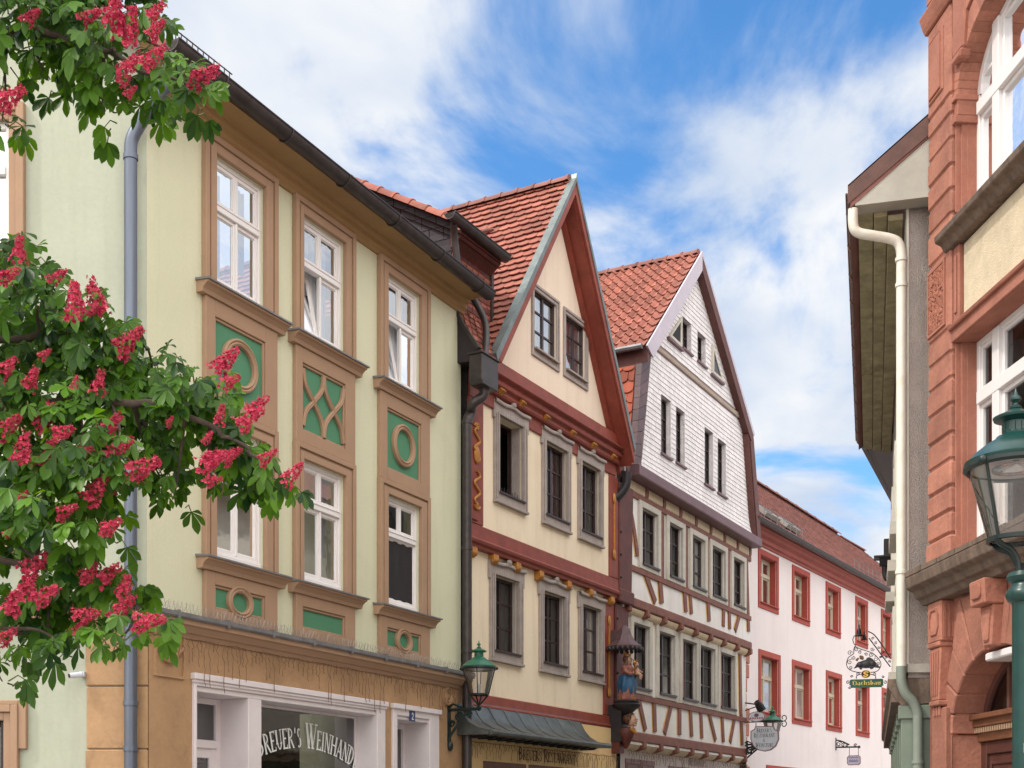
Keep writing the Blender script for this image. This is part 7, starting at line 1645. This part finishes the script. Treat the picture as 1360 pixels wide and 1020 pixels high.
def leaf(p, out, size, t):
    """palmate leaf: 5-7 leaflets hanging from the end of a stalk"""
    out = out.normalized(); tip = p + out * size * .75 + Vector((0, 0, -.05)) * size
    stalks.tube([p, p + out * size * .4 + Vector((0, 0, .03)), tip], [.005, .004, .0035], 4, False)
    hang = (out * rnd.uniform(.15, .7) + Vector((0, 0, -1)) * rnd.uniform(.35, 1.0) + Vector((0, -.25, 0)) + Vector((rnd.uniform(-.35, .35), rnd.uniform(-.35, .35), 0))).normalized()
    side = hang.cross(Vector((rnd.uniform(-.5, .5), -1, rnd.uniform(-.2, .6)))).normalized(); nrm = side.cross(hang).normalized()
    n = rnd.choice((5, 5, 6, 7)); sp = rnd.uniform(1.25, 1.7)
    for k in range(n):
        a = (k / (n - 1) - .5) * 2 * sp; d = (hang * math.cos(a) + side * math.sin(a) + nrm * rnd.uniform(-.35, .35)).normalized()
        L_ = size * (1 - .38 * abs(k / (n - 1) - .5) * 2) * rnd.uniform(.9, 1.08); leaflet(tip, d, nrm if nrm.y < 0 else nrm, L_, L_ * rnd.uniform(.42, .5), t)
allp = [q for l in limbs for q in l]
for bx, by, br in blobs:
    infr = bx > -40 and by > -60
    Dc = DT + rnd.uniform(-.35, .55); c = tp(bx, by, Dc); R_ = br / FOC * Dc
    a = min(allp, key=lambda q: (q - c).length); mid = (a + c) / 2 + Vector((rnd.uniform(-.06, .06), rnd.uniform(-.1, .1), rnd.uniform(-.03, .08)))
    tw = smooth_path([a, mid, c], 4); mb.tube(tw, [.014 - .010 * i / (len(tw) - 1) for i in range(len(tw))], 5)
    n = int((br / 45) ** 2 * 36) + 3
    if not infr: n = int(n * .30)
    for k in range(n):
        v = Vector((rnd.gauss(0, 1), rnd.gauss(0, 1), rnd.gauss(0, 1))).normalized() * (rnd.random() ** .5); p = c + Vector((v.x * R_ * .78, v.y * max(R_, .28) * 1.25, v.z * R_ * .78 + R_ * .22))
        t = min(1, max(0, 0.32 + .28 * rnd.gauss(0, 1) + .12 * v.z))
        st = p + (c - p) * rnd.uniform(.25, .6); ov = (p - st); ov = ov if ov.length > .01 else Vector((0, -1, 0))
        sz = rnd.uniform(.085, .15) if infr else rnd.uniform(.13, .18)
        leaf(p, ov + Vector((rnd.uniform(-.05, .05), -.04, 0)), sz, t)
        if rnd.random() < .25: stalks.tube([p, st], [.004, .006], 4, False)
mb.build('trunk_and_branches', M['bark'], TR, smooth=True)
stalks.build('leaf_stalks', mat('green_stalk', (.10, .13, .035), .6, .2, 8), TR)
me = bpy.data.meshes.new('crown'); me.from_pydata([tuple(v - trunk_p) for v in lv], [], lf); me.materials.append(M['leaf'])
at_ = me.attributes.new('tone', 'FLOAT', 'FACE'); at_.data.foreach_set('value', tone); me.polygons.foreach_set('use_smooth', [True] * len(me.polygons))
crown_o = bpy.data.objects.new('crown', me); C.objects.link(crown_o); crown_o.parent = TR
# blossom: upright panicles of small ragged flowers, a handful of shapes turned and scaled
def panicle(seed):
    r = random.Random(seed); m = MB(); tn = []
    H = .20
    def petal(c, d, n, L, t):
        s = d.cross(n).normalized(); i = len(m.v)
        for q in (c - s * L * .15, c + s * L * .15, c + d * L * .6 + s * L * .36 + n * L * .12, c + d * L + n * L * .05, c + d * L * .6 - s * L * .36 + n * L * .12): m.v.append(tuple(q))
        m.f.append([i, i + 1, i + 2, i + 3, i + 4]); tn.append(t)
    for k in range(110):
        h = r.random() ** .85; rad = .062 * (1 - .72 * h) * (.55 + .5 * r.random()); a = r.random() * 6.283
        c = Vector((rad * math.cos(a), rad * math.sin(a), H * h * r.uniform(.92, 1.05))); o = Vector((math.cos(a), math.sin(a), r.uniform(-.1, .9))).normalized()
        u_ = o.cross(Vector((r.uniform(-1, 1), r.uniform(-1, 1), r.uniform(-1, 1)))).normalized(); v_ = o.cross(u_); t = min(1, max(0, r.gauss(.36, .2))); n = r.choice((4, 4, 5))
        L = .0185 * r.uniform(.7, 1.2) * (1.15 - .5 * h)
        for j in range(n): b = 6.283 * j / n + r.uniform(-.2, .2); petal(c, (u_ * math.cos(b) + v_ * math.sin(b) + o * r.uniform(.35, .9)).normalized(), o, L, t)
        if r.random() < .5:      # stamens
            i = len(m.v); e = c + o * L * 1.7
            for q in (c, c + u_ * .0016, e + u_ * .0012, e): m.v.append(tuple(q))
            m.f.append([i, i + 1, i + 2, i + 3]); tn.append(.95)
    me = bpy.data.meshes.new('blossom'); me.from_pydata(m.v, [], m.f); me.materials.append(M['petal'])
    a_ = me.attributes.new('tone', 'FLOAT', 'FACE'); a_.data.foreach_set('value', tn); return me
PM = [panicle(s) for s in range(8)]
# (x, y, length, lean) of each flower head, as seen
FL = [(42,22,38,60),(152,14,70,10),(172,34,66,20),(208,38,40,50),(207,14,40,60),(120,22,44,70),(168,92,56,50),(206,74,52,62),(272,100,62,78),(14,130,64,70),(26,330,48,12),(174,121,26,60),
 (11,366,46,70),(77,367,38,60),(100,402,66,5),(126,393,62,-8),(172,452,62,55),(300,480,62,50),(307,506,40,70),(343,537,44,60),(333,556,56,60),(293,551,36,20),(276,581,26,40),(290,606,50,80),(356,606,38,60),(42,503,46,30),(132,506,44,20),(9,488,50,60),(60,553,56,35),(12,565,54,60),(82,575,50,80),(31,594,56,20),(65,603,46,10),(113,599,34,80),(150,562,48,50),(160,594,54,60),
 (191,620,66,75),(27,606,34,60),(62,606,44,40),(128,650,60,45),(89,678,42,70),(148,699,46,65),(282,612,54,65),(308,604,40,60),(284,638,34,80),(389,629,48,50),(31,659,26,50),(12,707,22,60),(48,749,60,60),(119,760,46,50),(146,761,54,60),(37,776,60,20),(20,797,60,35),(62,790,56,60),(165,784,54,20),(168,804,46,50),(155,817,44,60),(115,817,54,80),(108,832,34,50),(200,824,58,85),(8,846,46,60),(100,508,24,20),(225,560,22,40),(60,470,26,60),(155,650,20,60),
 (-40,60,56,30),(-90,110,50,60),(-150,80,60,20),(-60,390,56,20),(-120,430,60,40),(-190,500,56,60),(-50,560,52,30),(-110,620,58,50),(-60,700,50,40),(-90,800,56,60),(-200,650,56,30),(-180,260,60,20),(40,-60,56,30),(120,-80,50,20),(-60,-60,60,40)]
for k, (x, y, l, lean) in enumerate(FL):
    D = DT - .55 + rnd.uniform(-.15, .25); c = tp(x, y, D); s = l / FOC * D / .20 * .77
    o = bpy.data.objects.new('blossom', PM[k % 8]); C.objects.link(o); o.parent = TR
    a = math.radians(lean); up = Vector((math.sin(a), -.35, math.cos(a))).normalized(); q = Vector((0, 0, 1)).rotation_difference(up)
    o.rotation_mode = 'QUATERNION'; from mathutils import Quaternion
    o.rotation_quaternion = q @ Quaternion((0, 0, 1), rnd.random() * 6.28); o.scale = (s * 1.0, s * 1.0, s); o.location = c - up * (.10 * s) - trunk_p
